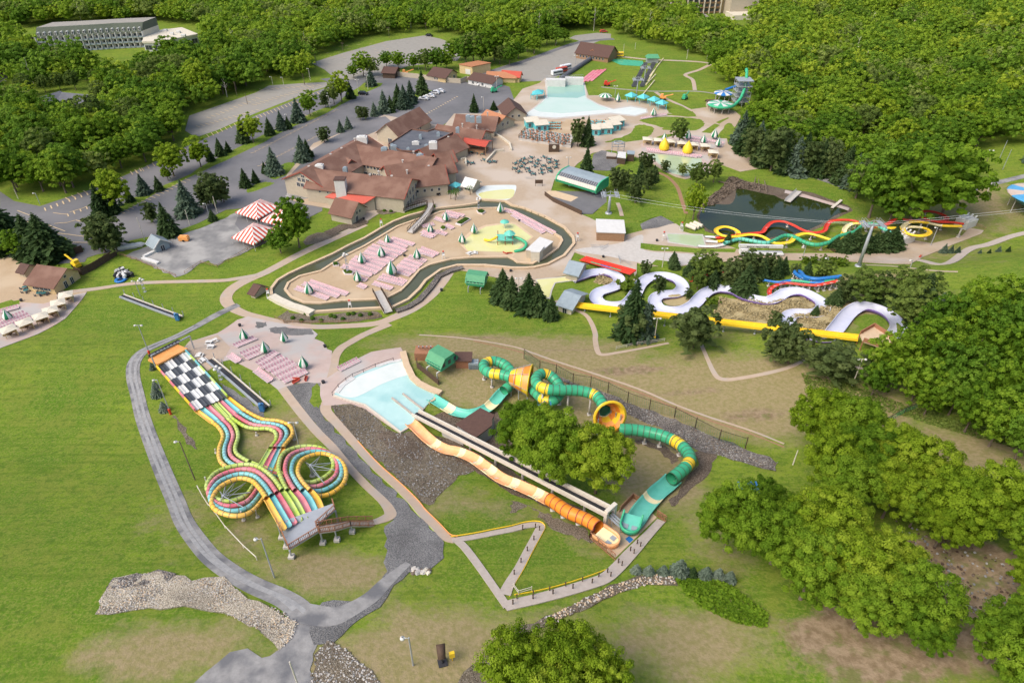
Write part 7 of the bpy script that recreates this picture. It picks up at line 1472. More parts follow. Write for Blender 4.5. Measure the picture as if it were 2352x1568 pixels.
# cafe tables
TB = None
def tables(pts, labs, group, s=1.0):
    global TB
    for k, loc in enumerate(pts):
        if TB is None:
            TB = thing('cafe_table', labs, 'cafe table', loc, 0, group); mb = MB(); mb.lathe((0,0,0), [(.35,0),(.06,.05),(.05,.7),(.75,.72),(.75,.77),(0,.78)], 10); mb.build('table', M['tealdk'], TB)
            for a in range(4): mb = MB(); x, y = math.cos(a*1.57+.4)*1.15, math.sin(a*1.57+.4)*1.15; mb.box((x,y,.38), (.5,.5,.08)); mb.box((x*1.2,y*1.2,.4), (.45,.12,.5), 0, a*1.57+.4+1.57); mb.box((x,y,0), (.35,.35,.38)); mb.build('chair', M['roofflat'], TB)
        else: dup(TB, loc, k*.9, labs, group, s)
r = random.Random(4); pts = []
for _ in range(900):
    u, v = r.uniform(5, 440), r.uniform(1425, 1640); e = ((u-215)/215)**2+((v-1530)/85)**2
    if e < 1:
        q = P(*C(2,0,'%f %f' % (u, v))[0])
        if all((q-p).length > 2.9 for p in pts): pts.append(q)
tables(pts[:70], 'teal-topped cafe table among the crowded tables of the open plaza', 'crowded cafe tables of the plaza')
tables([P(*q) for q in C(0,1,'235 1085 285 1050 245 1115 300 1080 365 1140 405 1110 410 1140 455 1118 500 1080')], 'dark cafe table on the tan court beside the snack building', 'cafe tables beside the snack building')
tables([P(*q) for q in C(1,0,'1850 1420 1915 1400 1980 1410 2035 1415 2080 1425 1945 1500 1985 1510 2095 1480 2150 1500 2190 1495')], 'small green cafe table on the terrace by the red pavilion', 'cafe tables by the red pavilion')
OT = None
def simple_many(name, build, mats, pts, lab, cat, group, rz=lambda k: k*.8, s=1.0):
    me = None
    for k, loc in enumerate(pts):
        if me is None: mb = MB(); build(mb); o = mb.build(name, mats); me = o.data
        else: o = bpy.data.objects.new(name, me); COL.objects.link(o)
        o.location = loc; o.rotation_euler = (0,0,rz(k)); o.scale = (s,)*3; tag(o, lab, cat, group)
pts = []
for k in range(60): u = 110+(k % 12)*37+r.uniform(-8,8); v = 1195+(k//12)*25+(k % 12)*5.5+r.uniform(-5,5); pts.append(P(*C(2,0,'%f %f' % (u, v))[0], 1.42))
def tb(mb): mb.lathe((0,0,0), [(.3,0),(.06,.05),(.05,.7),(.6,.72),(.6,.77),(0,.78)], 8, 1); mb.box((1,0,0), (.5,.5,.5)); mb.box((-1,0,0), (.5,.5,.5)); mb.box((1.25,0,.5), (.1,.5,.45)); mb.box((-1.25,0,.5), (.1,.5,.45))
pts = [Vector((p.x, p.y, 1.38)) for p in pts if True]; pts = [p for p in pts if inpoly(np.array([p.x]), np.array([p.y]), [(q.x, q.y) for q in [P(*c_, 1.2) for c_ in C(2,0,'130 1180 575 1250 540 1340 60 1270')]])[0]]
simple_many('deck_table', tb, [M['rooforange'], M['tealdk']], pts, 'small orange-chaired table on the crowded bar deck', 'table', 'tables of the bar deck')
pts = [P(*C(2,0,'%f %f' % (u+r.uniform(-8,8), v+r.uniform(-4,4)))[0]) for v in (1125,1140,1155,1170) for u in range(720,900,24)]+[P(*C(2,0,'%f %f' % (u, v))[0]) for v in (1140,1165,1190) for u in range(340,440,24)]
simple_many('deck_chair_set', tb, [M['rooforange'], M['aqua']], pts, 'small orange seating set on the sand terrace between the cabins', 'chairs', 'orange seating sets of the sand terrace')
# ------------------------------------------------------------------ river rims, bridges, fences
wo = [P(a, b) for a, b in OUT]; wi = [P(a, b) for a, b in INN]
wallrun('river_kerb', wo, .9, .75, M['conctan'], True, kind='structure'); wallrun('river_kerb', wi, .8, .6, M['conctan'], True, kind='structure')
wallrun('pool_kerb', [P(*q) for q in C(1,2,'1352 110 1385 230 1440 345 1500 400 1600 450 1700 488')], 1.5, .8, M['conctan'], kind='structure')
wallrun('pool_kerb', [P(*q) for q in C(1,2,'1700 488 1655 492 1640 545 1590 572')], .5, .5, M['conctan'], kind='structure')
wallrun('pool_kerb', [P(*q) for q in C(1,2,'715 505 860 552 1000 590 1150 702 1330 842 1400 800')], .45, .45, M['beam'], kind='structure')
for s_, lab in (('1250 530 1370 625 1500 728', 'left low divider wall standing in the pale blue pool'), ('1350 490 1440 562 1540 640', 'right low divider wall standing in the pale blue pool')): wallrun('pool_divider', [P(*q) for q in C(1,2,s_)], .35, .6, M['board'], label=lab, cat='divider wall')
wallrun('pool_bench', [P(*q) for q in C(1,2,'740 478 800 405 900 338')], 1.2, .35, M['white'], label='white step bench at the left shore of the pale blue pool', cat='bench'); wallrun('pool_bench', [P(*q) for q in C(1,2,'1110 238 1220 200 1335 178')], .9, .35, M['white'], label='white step bench at the upper shore of the pale blue pool', cat='bench')
wallrun('stone_wall', [P(*q) for q in C(1,1,'1290 1300 1400 1262 1500 1200 1600 1090 1680 980 1800 925 1900 900')], 1.8, .7, M['rock'], label='boulder retaining wall curving below the lazy river bridge', cat='wall')
wallrun('rock_ledge', [P(*q) for q in C(1,1,'150 1170 220 1210 330 1260 430 1290 520 1325')], 2.4, 1.1, M['cream'], label='cream artificial rock ledge at the river bend', cat='rocks')
S('planting_bed', C(1,1,'190 1350 280 1290 520 1340 800 1310 1130 1290 1170 1350 900 1390 500 1400 250 1395'), M['mulch'])
S('planting_bed', C(1,1,'130 1450 250 1440 500 1460 520 1490 480 1510 200 1500 130 1480'), M['dkgravel'], True); S('planting_bed', C(1,1,'0 1400 60 1395 100 1420 60 1440 0 1440'), M['dkgravel'], True)
S('planting_bed', C(1,1,'440 650 480 600 560 575 700 570 790 575 700 620 560 670 450 680'), M['mulch']); S('planting_bed', C(1,1,'1100 360 1180 310 1300 300 1390 290 1380 320 1260 390 1150 400'), M['mulch'], True); S('planting_bed', C(1,1,'285 215 350 182 560 225 480 262 300 248'), M['gravel'], True)
S('planting_bed', C(1,1,'870 490 930 440 1040 480 900 530 800 545 700 600 640 560 760 500'), M['mulch2'], True)
simple_many('shrub', lambda mb: mb.lathe((0,0,0), [(.5,0),(.75,.35),(.5,.75),(.05,.9)], 8), [LF['shrub']], [P(*q) for q in C(1,1,'340 1360 460 1320 520 1365 690 1340 725 1350 850 1325 895 1320 960 1335 1050 1325 420 1385 600 1385 800 1370 1180 375 1230 350 1280 330 1320 325 1240 380 350 200 430 215 480 235')], 'small rounded shrub in the gravel planting beds', 'shrub', 'small shrubs in the planting beds')
def planter(lab, px, m_=None):
    w = [P(*q) for q in px]; c_ = sum(w, Vector())/len(w); t = thing('planter', lab, 'planter', c_, world=True); mb = MB(); mb.prism(w, lambda p: float(h(p[0], p[1])), float(h(c_.x, c_.y))+.7); mb.build('planter_box', M['lounge2'], t); mb = MB(); mb.prism([c_+(q-c_)*.8 for q in w], float(h(c_.x, c_.y))+.5, float(h(c_.x, c_.y))+1.0); mb.build('planting', LF['shrub'], t)
planter('long green planter beside the island loungers', C(1,1,'1830 500 1930 440 1975 455 1880 515')); planter('round planter with a thin mast on the island', C(1,1,'1690 545 1710 522 1745 528 1745 550 1715 560')); planter('oval planter round the light mast', C(1,1,'795 935 830 920 900 945 890 965 820 965')); planter('small square planter near the river bend', C(1,1,'705 860 755 852 765 885 710 890')); planter('rocky planter beside the upper river bend', C(1,1,'2025 380 2080 370 2110 390 2080 410 2040 400'))
def bridge(lab, pts, wpx, m_, rails=True, arch=.8):
    w = [P(*q) for q in pts]; t = thing('footbridge', lab, 'bridge', w[0], world=True); q = [Vector(a) for a in crom([tuple(a) for a in w], 6)]; n = len(q); wd = wpx*mpp(*pts[0])
    for i, a in enumerate(q): a.z += .8+arch*math.sin(math.pi*i/(n-1))
    mb = MB(); mb.sweep(q, [(-wd/2,0),(wd/2,0),(wd/2,-.3),(-wd/2,-.3)], 0, cap=True); mb.build('bridge_deck', M['board'] if m_ is None else m_, t)
    for s_ in (-1, 1):
        r_ = []
        for i, a in enumerate(q): tt = (q[min(i+1,n-1)]-q[max(i-1,0)]).normalized(); r_.append(a+Vector((tt.y,-tt.x,0))*s_*wd/2)
        railing('railing', t, r_, 1.2, M['wooddark'], .6)
    return t
bridge('wooden footbridge over the lazy river at the front of the island', C(1,1,'1115 1125 1150 1200 1185 1270 1220 1320'), 20, M['conc'])
bridge('wooden footbridge over the lazy river at the back of the island', C(1,1,'1600 315 1605 370 1560 450 1490 520 1415 585'), 14, M['conc']); bridge('short ramp joining the rear footbridge from the left', C(1,1,'1350 385 1450 355 1570 315'), 8, M['conc'], arch=.3)
def postfence(lab, pts, hh=1.1, step=3.0, m_=None, rails=2, mesh=None, name='post_fence', pr_=.09):
    q = [P(*c_) for c_ in pts]; q = [G(a, b) for a, b in dens([(p.x, p.y) for p in q], step, False)]; t = thing(name, lab, 'fence', q[0], world=True)
    for a in q[:99]: mb = MB(); mb.box((a.x, a.y, a.z-.2), (pr_, pr_, hh+.3)); mb.build('post', m_ or M['wood'], t)
    if rails:
        mb = MB()
        for a, b in zip(q, q[1:]):
            for k in range(rails): z = hh*(k+1)/(rails+.1); mb.beam(a+Vector((0,0,z)), b+Vector((0,0,z)), .06, .1)
        mb.build('rail', m_ or M['wood'], t)
    if mesh:
        mb = MB(); 
        for a, b in zip(q, q[1:]):
            L = (b-a).length; n = max(1, int(L/.5))
            for k in range(n): mb.beam(a.lerp(b, k/n)+Vector((0,0,.1)), a.lerp(b, (k+.9)/n)+Vector((0,0,hh-.1)), .05, .02); mb.beam(a.lerp(b, (k+.9)/n)+Vector((0,0,.1)), a.lerp(b, k/n)+Vector((0,0,hh-.1)), .05, .02)
        mb.build('netting', mesh, t)
    return t
postfence('tall dark posts with green netting along the dirt track', C(2,2,'110 160 255 270 405 305 560 390 720 415 880 470 1060 560 1260 630 1490 700 1680 800 1900 912 2140 985'), 3.2, 6.0, M['wooddark'], 1, M['umg'], 'netting_fence', .16)
postfence('green netting fence beneath the trees at the right', C(3,2,'1010 790 1120 730 1250 660 1400 600 1550 530'), 1.8, 3.0, M['wooddark'], 1, M['umg'], 'netting_fence')
postfence('split-rail fence along the gravel yard edge', C(0,1,'1100 780 1260 830 1400 890 1620 978'), 1.1, 2.4); postfence('rail fence between gravel yard and lawn', C(0,1,'1700 950 1850 855 2000 890 2200 780 2352 690'), 1.1, 3); postfence('rail fence below the planting bed at the river', C(1,1,'180 1360 260 1400 500 1410 850 1400 1130 1350'), 1.0, 2.4); postfence('rail fence beside the path by the body slides', C(3,1,'0 745 350 748 700 748'), 1.1, 2.6)
postfence('rail fence at the far end of the red slide plaza', C(3,1,'1740 440 1870 500 1990 545'), 1.1, 2.6); postfence('white rail fence beside the zigzag path', C(2,2,'955 75 1150 35 1400 0'), 1.0, 3, M['conc']); postfence('long rail fence behind the wave pool lawn', C(2,0,'430 720 600 620 760 520'), 1.2, 3, M['black'], 3)
postfence('pale pipe railing beside the zigzag boardwalk', C(2,3,'10 690 60 755 180 720'), 1.0, 2, M['beam']); postfence('dark rope posts along the river bank', C(2,1,'60 345 180 390 300 440 420 500 500 560'), 1.0, 3, M['black'], 0); postfence('dark rope posts round the curved pool shore', C(1,2,'705 500 760 430 830 370 890 330 990 290 1100 240 1265 185'), 1.2, 3.4, M['black'], 1)
t = thing('safety_rail', 'cream pipe rail curving along the bank left of the racing slide', 'fence', P(480, 1165), world=True); mb = MB(); q = [P(*c_, .8) for c_ in C(0,2,'1810 1325 1850 1400 1900 1480')+C(0,3,'1960 -20 2060 120 2230 300 2352 410')]
for a, b in zip(q, q[1:]): mb.beam(a, b, .12, .12)
for a in q: mb.box((a.x, a.y, float(h(a.x,a.y))), (.12,.12,.9))
mb.build('rail', M['beam'], t)
# stockade fences of the service corner
for lab, s_, hh in (('dark stockade fence above the service corner', '450 850 600 800 770 745', 2.4), ('dark stockade fence below the service corner', '700 950 760 960 880 900 1080 775', 2.4), ('dark gate panel beside the big pines', '865 735 910 725', 2.6)):
    t = thing('stockade_fence', lab, 'fence', P(*C(0,1,s_)[0]), world=True); q = [P(*c_) for c_ in C(0,1,s_)]; q = [G(a, b) for a, b in dens([(p.x, p.y) for p in q], 2.2, False)]
    for a, b in zip(q, q[1:]): mb = MB(); mb.beam(a+Vector((0,0,hh/2)), b+Vector((0,0,hh/2)), .1, hh); mb.box(a, (.2,.2,hh+.15)); mb.build('fence_panel', M['wooddark'], t)
t = thing('timber_fence', 'long timber fence with orange panels in front of the maintenance yard', 'fence', P(920, 178), world=True); q = [G(a, b) for a, b in dens([(p.x, p.y) for p in [P(*c_) for c_ in C(1,0,'1275 700 1480 722 1700 755 1880 768 1940 745 2200 790')]], 4, False)]
for i, (a, b) in enumerate(zip(q, q[1:])): mb = MB(); mb.beam(a+Vector((0,0,1.3)), b+Vector((0,0,1.3)), .15, 2.6); mb.build('fence_panel', M['rooforange'] if i in (11, 13, 22) else M['wall'], t)
BL = [q for q in C(2,3,'45 800 8 850 195 765 192 800 345 725 375 755 490 685 558 705 645 640 735 655 795 600 905 595 875 560 1008 495 975 470 1118 385 1085 360 1178 320 1148 295 20 575 82 465 140 360 200 260 252 170 98 160 215 145')]
simple_many('path_post', lambda mb: (mb.box((0,0,-.2), (.14,.14,1.3)), mb.box((0,0,1.1), (.2,.2,.12))), [M['wooddark']], [P(*q) for q in BL], 'short dark post along the zigzag boardwalk', 'post', 'short posts along the boardwalk')
def edgeline(px, m_, sh):
    w = [Vector((*q[:2], 0)) for q in [P(*c_) for c_ in px]]; q = crom([tuple(a) for a in w], 6); q = [G(a[0], a[1], .22) for a in q]; mb = MB()
    r_ = []
    for i, a in enumerate(q): tt = (q[min(i+1,len(q)-1)]-q[max(i-1,0)]).normalized(); r_.append(a+Vector((tt.y,-tt.x,0))*sh)
    mb.sweep(r_, [(-.045,0),(.045,0),(.045,-.2),(-.045,-.2)], 0, cap=True); o = mb.build('edge_line', m_); tag(o, None, None, None, 'structure')
edgeline(PB[3:], M['ml'], .92); edgeline(PB[3:], M['orange'], -.92); edgeline(PC, M['yellow'], -.8); edgeline(PC[:6], M['ml'], .8); edgeline(C(2,3,'20 760 200 730 450 670 700 590 860 530'), M['yellow'], 0)
# ------------------------------------------------------------------ masts, lamps, lifts
def toprow(b, top, u=None):
    lo, hi = .3, 45
    for _ in range(25):
        m = (lo+hi)/2; q = Vector((b.x, b.y, b.z+m-HC)); f = q.y*math.cos(TH)-q.z*math.sin(TH); t = -(q.y*math.sin(TH)+q.z*math.cos(TH))/f*1568+784
        if t > top: lo = m
        else: hi = m
    return lo
def lamps(i, j, s, lab, heads=1, m=None, group=None, foot=None, r=.13):
    a = [float(t) for t in s.split()]
    for n_, k in enumerate(range(0, len(a), 3)):
        b = P(i*588+a[k]/4, j*392+a[k+1]/4); H = toprow(b, j*392+a[k+2]/4); t = thing('lamp_post' if heads else 'utility_pole', lab if isinstance(lab, str) else lab[n_], 'lamp post' if heads else 'pole', b, 0, group)
        mb = MB(); mb.cyl((0,0,-.3), (0,0,H), r, r*.7, 7); mb.build('pole', m or M['steel'], t)
        if foot: mb = MB(); mb.cyl((0,0,-.1), (0,0,1.6), r*2.2, r*2.2, 8); mb.build('padding', foot, t)
        for e in range(heads):
            sg = (-1, 1)[e % 2]; mb = MB(); mb.cyl((0,0,H-.2), (sg*.7,0,H), .05, .05, 5); mb.lathe((sg*.8,0,H-.25), [(.1,.35),(.3,.18),(.33,0),(.05,-.05)], 10); mb.build('lamp_head', M['white'], t, True)
        if not heads and 'power' in str(lab): mb = MB(); mb.box((0,0,H-.8), (2.2,.14,.14)); mb.build('crossarm', m or M['wood'], t)
lamps(1,3,'170 600 240', 'tall grey lamp post beside the gravel road below the racing slide', 1); lamps(1,3,'1445 1405 1150', 'white-headed lamp post standing alone in the lower lawn', 1); lamps(1,3,'392 1600 1372', 'pale thin pole at the bottom road junction', 0, M['beam'])
lamps(1,2,'400 975 740', 'two-headed lamp post beside the tan path at the racing slide', 2); lamps(0,2,'1570 668 350', 'lamp post with red padded foot beside the checkered run', 1, None, None, M['red']); lamps(0,2,'1380 130 -152', 'two-headed lamp post with red foot at the gravel road bend', 2, None, None, M['red']); lamps(0,2,'1792 1270 915', 'lamp post leaning over the bank below the stone strip', 1, M['bark'])
lamps(0,1,'1290 1150 1010', 'thin pole at the head of the lawn conveyor', 1); lamps(0,1,'955 412 282 1935 462 300 1595 600 452 370 310 205', ['white-headed lamp post in front of the dark spruces', 'two-headed lamp post on the bark bed', 'lamp post at the gravel yard verge', 'lamp post in the trees at the entrance road'], 1)
lamps(0,1,'1040 400 215 1330 640 430 1745 505 360 1998 392 235 170 262 170', ['bare pale pole beside the dark spruces', 'grey pole behind the grey shed', 'pale leaning-looking pole at the bark bed', 'pale pole at the right of the bark bed', 'brown pole in the trees at the entrance'], 0, M['beam'])
lamps(2,1,'1380 888 710 60 1250 985', ['two-headed lamp post at the path above the white slide', 'decorated lamp post beside the dense spruces'], 2, M['beam']); lamps(2,1,'1305 1565 1352', 'lamp post with yellow padded foot in front of the pines', 2, M['beam'], None, M['yellow']); lamps(2,1,'515 -5 -125', 'thin lamp post in the open plaza', 2)
lamps(3,1,'310 830 690 505 975 800 1305 892 820 1492 690 520', ['lamp post on the strip below the path', 'dark lamp post behind the blue slide loop', 'pale lamp post at the path bend', 'thin lamp post beside the start plaza'], 1); lamps(3,1,'2015 195 20', 'bare pale pole on the dry bank at the right', 0, M['beam'])
lamps(3,0,'1975 1568 1380', 'brown pole with cluster lamps at the right lift line', 2, M['bark']); lamps(3,0,'2155 1560 1375 2130 1450 1290', ['blue-grey lift line pole near the right edge', 'thin pale pole behind the lift line pole'], 0); lamps(3,2,'770 412 160', 'pale lamp post above the dirt bank', 2, M['beam']); lamps(3,2,'228 1132 1000', 'white pole at the left of the yellow-green crowns', 0, M['beam']); lamps(3,2,'1340 1560 1240', 'long pale pole showing between the crowns', 0, M['beam'])
PK = 'lamp posts of the parking lots'
lamps(1,0,'682 1000 880 305 1172 1050 500 742 630 255 782 710 2092 1010 890 1525 855 730 155 780 705', 'thin lamp post on the parking lot islands', 1, M['beam'], PK); lamps(1,0,'945 875 730 1030 825 690 1495 640 540 2212 830 700', 'tall floodlight mast beside the parking island trees', 2, M['beam'], 'floodlight masts of the parking lots')
lamps(1,0,'555 600 480 800 472 388 1225 352 248 1565 295 208 1678 292 180', 'wooden power pole in the line behind the far parking lot', 0, M['bark'], 'power poles behind the far lot'); lamps(2,0,'1022 502 405 1605 545 452 1130 455 395 410 402 300 208 492 370 1790 545 480', 'thin pole at the edge of the far wood', 0, M['beam'], 'poles at the far wood edge'); lamps(2,0,'945 890 790 583 590 510 680 520 450', 'lamp post on the far lawn behind the wave pool', 2, None, 'lamp posts of the far lawn')
lamps(0,0,'2180 890 750 2275 960 860 1130 920 860', 'wooden pole along the narrow lot beneath the left wood', 0, M['bark'], 'poles by the narrow lot'); 
# light mast with dishes on the island, floodlight tower on the lawn
for lab, s_, tp in (('light mast with white floodlights standing in the oval planter', C(1,1,'845 945')[0], 196*4/4), ('floodlight tower at the head of the lawn conveyor', C(0,1,'1332 1112')[0], 0), ('slim lamp mast with dark cabinet beside the upper river', C(1,1,'2045 372')[0], 0), ('white conveyor mast behind the timing gantry', C(0,2,'2030 350')[0], 0)):
    b = P(*s_); H = toprow(b, {0: 580, 1: 638}.get(['light', 'flood', 'slim ', 'white'].index(lab[:5]), s_[1]-32)); t = thing('light_mast', lab, 'light mast', b); mb = MB()
    for a in range(3): mb.cyl((math.cos(a*2.1)*.5, math.sin(a*2.1)*.5, -.2), (math.cos(a*2.1)*.2, math.sin(a*2.1)*.2, H-.5), .06, .05, 5)
    for k in range(int(H/1.2)): mb.box((0,0,k*1.2), (.7-.04*k,.7-.04*k,.06))
    mb.build('lattice', M['steel'], t); mb = MB()
    for a in range(3): mb.lathe((math.cos(a*2.1)*.7, math.sin(a*2.1)*.7, H-.8), [(.1,.5),(.45,.2),(.45,0),(.05,0)], 8)
    mb.build('lamp_head', M['white'], t, True)
def lifttower(lab, s_, tp, m_, rr, arm, lat=True):
    b = P(*s_); H = toprow(b, tp); t = thing('lift_tower', lab, 'lift tower', b, 0); mb = MB(); mb.cyl((0,0,-.3), (0,0,H-.6), rr, rr*.75, 12); mb.cyl((0,0,-.3), (0,0,.4), rr*2.2, rr*2, 10); mb.build('mast', m_, t, True)
    mb = MB(); mb.box((0,0,H-.8), (arm,.5,.5) if lat else (arm,.25,.3)); mb.beam((0,0,H-.6), (0,0,H+1.2), .2, .2)
    for sx in (-1, 1):
        hl = 2.2 if lat else 1.3; mb.beam((sx*arm/2, -hl, H-.2), (sx*arm/2, hl, H-.2), .3 if lat else .2, .25); mb.beam((sx*arm/2,0,H-.4), (0,0,H+1.2), .12, .12)
    mb.build('crossarm', m_, t)
    if lat:
        mb = MB()
        for sx in (-1, 1):
            for y in (-2, -.7, .7, 2): mb.cyl((sx*arm/2-.1, y, H-.45), (sx*arm/2+.1, y, H-.45), .3, .3, 10)
            mb.box((sx*(arm/2-.9), 0, H-.1), (1.0,4.6,.08)); 
            for y in (-2.2, 0, 2.2): mb.box((sx*(arm/2-.45), y, H-.1), (.06,.06,1.0)); mb.box((sx*(arm/2-1.35), y, H-.1), (.06,.06,1.0))
            mb.beam((sx*(arm/2-.45), -2.2, H+.9), (sx*(arm/2-.45), 2.2, H+.9), .06, .06); mb.beam((sx*(arm/2-1.35), -2.2, H+.9), (sx*(arm/2-1.35), 2.2, H+.9), .06, .06)
        mb.build('sheave_train', M['steel'], t)
    return b, H
lt1 = lifttower('large grey lift tower rising through the evergreens by the body slides', C(3,1,'832 878')[0], 514, M['steel'], .55, 6.2)
lt2 = lifttower('grey lift tower behind the chairlift terminal', C(2,1,'887 392')[0], 446, M['steel'], .6, 6.0)
lt3 = lifttower('blue lift tower standing among the trees inside the green slide', C(2,2,'290 778')[0], 930, M['steelblue'], .25, 2.8, False)
lt4 = lifttower('blue lift tower whose crossarm shows above the lower crowns', (1693,1210), 1118, M['steelblue'], .25, 2.8, False)
lt5 = lifttower('blue lift tower half hidden under the right-hand trees', C(3,2,'1530 465')[0], 860, M['steelblue'], .35, 3.6, False)
lifttower('grey lift tower on the far lawn', C(2,0,'1140 905')[0], 182, M['steel'], .3, 5, True); lifttower('smaller grey lift tower further up the far lawn', C(2,0,'1212 770')[0], 155, M['steel'], .3, 5, True)
CBL = thing('lift_cable', 'thin haul cables strung from the terminal to the grey lift tower', 'cable', (lt2[0].x, lt2[0].y, 0), world=True)
for sx in (-1, 1):
    p_ = [P(*C(2,1,'800 230')[0], 4.5)+Vector((sx*2,0,0)), lt2[0]+Vector((sx*3,0,lt2[1]-.2)), lt1[0]+Vector((sx*3.1,0,lt1[1]-.2)), Vector((260, 130, 75))+Vector((sx*3,0,0))]; mb = MB()
    for a, b in zip(p_, p_[1:]):
        q = [a.lerp(b, k/12)-Vector((0,0,4*(k/12)*(1-k/12)*(b-a).length*.02)) for k in range(13)]
        for c_, d_ in zip(q, q[1:]): mb.cyl(c_, d_, .03, .03, 4, cap=False)
    mb.build('cable', M['steel'], CBL)
# magic carpets
def carpet(lab, A, B, w=1.4):
    a, b = P(*A, .5), P(*B, .5); t = thing('carpet_lift', lab, 'conveyor lift', a, world=True); d_ = (b-a).normalized(); s_ = Vector((d_.y,-d_.x,0)).normalized(); n = 24
    L_ = [a.lerp(b, i/n) for i in range(n+1)]
    for q in L_: q.z = float(h(q.x, q.y))+.55
    for nm, off, ww, m_ in (('belt', 0, w*.6, 'black'), ('side_box', -w*.55, .3, 'beam'), ('side_box', w*.55, .45, 'steel')):
        mb = MB()
        for p, q in zip(L_, L_[1:]): mb.beam(p+s_*off, q+s_*off, ww, .5 if nm != 'belt' else .3)
        mb.build(nm, M[m_], t)
    mb = MB()
    for k in range(0, n+1, 4): q = L_[k]; mb.box(q-s_*w*.8, (.15,.15,1.6))
    mb.build('marker_post', M['steel'], t); mb = MB(); mb.box(L_[-1]+s_*1.0+Vector((0,0,-.2)), (1.0,.8,2.0)); mb.cyl(L_[-1]+s_*1.0+Vector((0,0,1.6)), L_[-1]+s_*1.0+Vector((0,-.6,2.4)), .3, .3, 8); mb.build('drive_unit', M['steelblue'], t)
carpet('black carpet lift crossing the left lawn', C(0,1,'1120 1150')[0], C(0,1,'1660 1350')[0], 1.3); carpet('carpet lift beside the checkered run of the racing slide', C(0,2,'1930 170')[0], C(1,2,'95 610')[0], 1.5)
t = thing('covered_lift', 'long dark covered carpet on the far bank', 'conveyor lift', P(*C(2,0,'440 715')[0]), world=True); a, b = P(*C(2,0,'450 720')[0], .8), P(*C(2,0,'765 512')[0], .8); mb = MB(); mb.cyl(a, b, 1.3, 1.3, 10); mb.build('cover', M['roofflat'], t)
# snow-gun strips on the lawn (straight yellowish pipes), tubing lanes
for k, (x0, y0, x1, y1) in enumerate([(1190,885,1310,740),(1230,780,1320,685),(1250,745,1330,615),(1265,700,1390,540)]):
    t = thing('net_roll', 'pale rolled net lying across the far lawn beside the lift line', 'net roll', P(*C(2,0,'%d %d' % (x0, y0))[0]), 0, 'rolled nets on the far lawn', world=True); a, b = P(*C(2,0,'%d %d' % (x0, y0))[0], .3), P(*C(2,0,'%d %d' % (x1, y1))[0], .3); mb = MB(); mb.cyl(a, b, .35, .35, 6); mb.build('net', M['cream2'], t)
r = random.Random(9)
CHs = [P(*C(2,0,'%f %f' % (1120+k*7.5+sd, 800-k*14.5))[0]) for k in range(15) for sd in (0, 75)]
simple_many('lift_chair', lambda mb: (mb.box((0,0,.45), (2.6,.6,.12)), mb.box((0,.3,.5), (2.6,.12,.8)), mb.box((0,0,0), (2.2,.1,.5)), mb.cyl((0,0,.6), (0,.2,2.6), .06, .06, 5)), [M['roofflat']], CHs, 'dark lift chair parked in the two lines on the far lawn', 'lift chair', 'lift chairs parked on the far lawn', lambda k: .1)
simple_many('tube_lane', lambda mb: mb.box((0,0,.1), (1.5,26,.3)), [M['mr']], [P(*C(2,0,'%d %d' % (690+k*35, 705-k*4))[0]) for k in range(4)], 'faded red tubing lane on the bank above the wave pool', 'tubing lane', 'red tubing lanes above the wave pool', lambda k: -.42)
t = thing('tubing_field', 'spread of pale green carpet on the far lawn', 'carpet', P(*C(2,0,'1050 570')[0]), world=True); SHN[0] += 1
mb = MB(); mb.prism([P(*q) for q in C(2,0,'880 545 1000 548 1200 565 1210 590 1180 610 1000 600')], .02, .2); mb.build('mat', M['green'], t)
t = thing('top_station', 'small green lift station on the far lawn', 'lift hut', P(*C(2,0,'1285 575')[0])); mb = MB(); mb.box((0,0,0), (7,4,3)); mb.build('frame', M['steel'], t); mb = MB(); mb.add([(-4,-3,3),(4,-3,3),(4,3,3),(-4,3,3),(-3,0,4.8),(3,0,4.8)], [(0,1,5,4),(2,3,4,5),(3,0,4),(1,2,5),(3,2,1,0)]); mb.build('roof', M['roofgreen'], t)
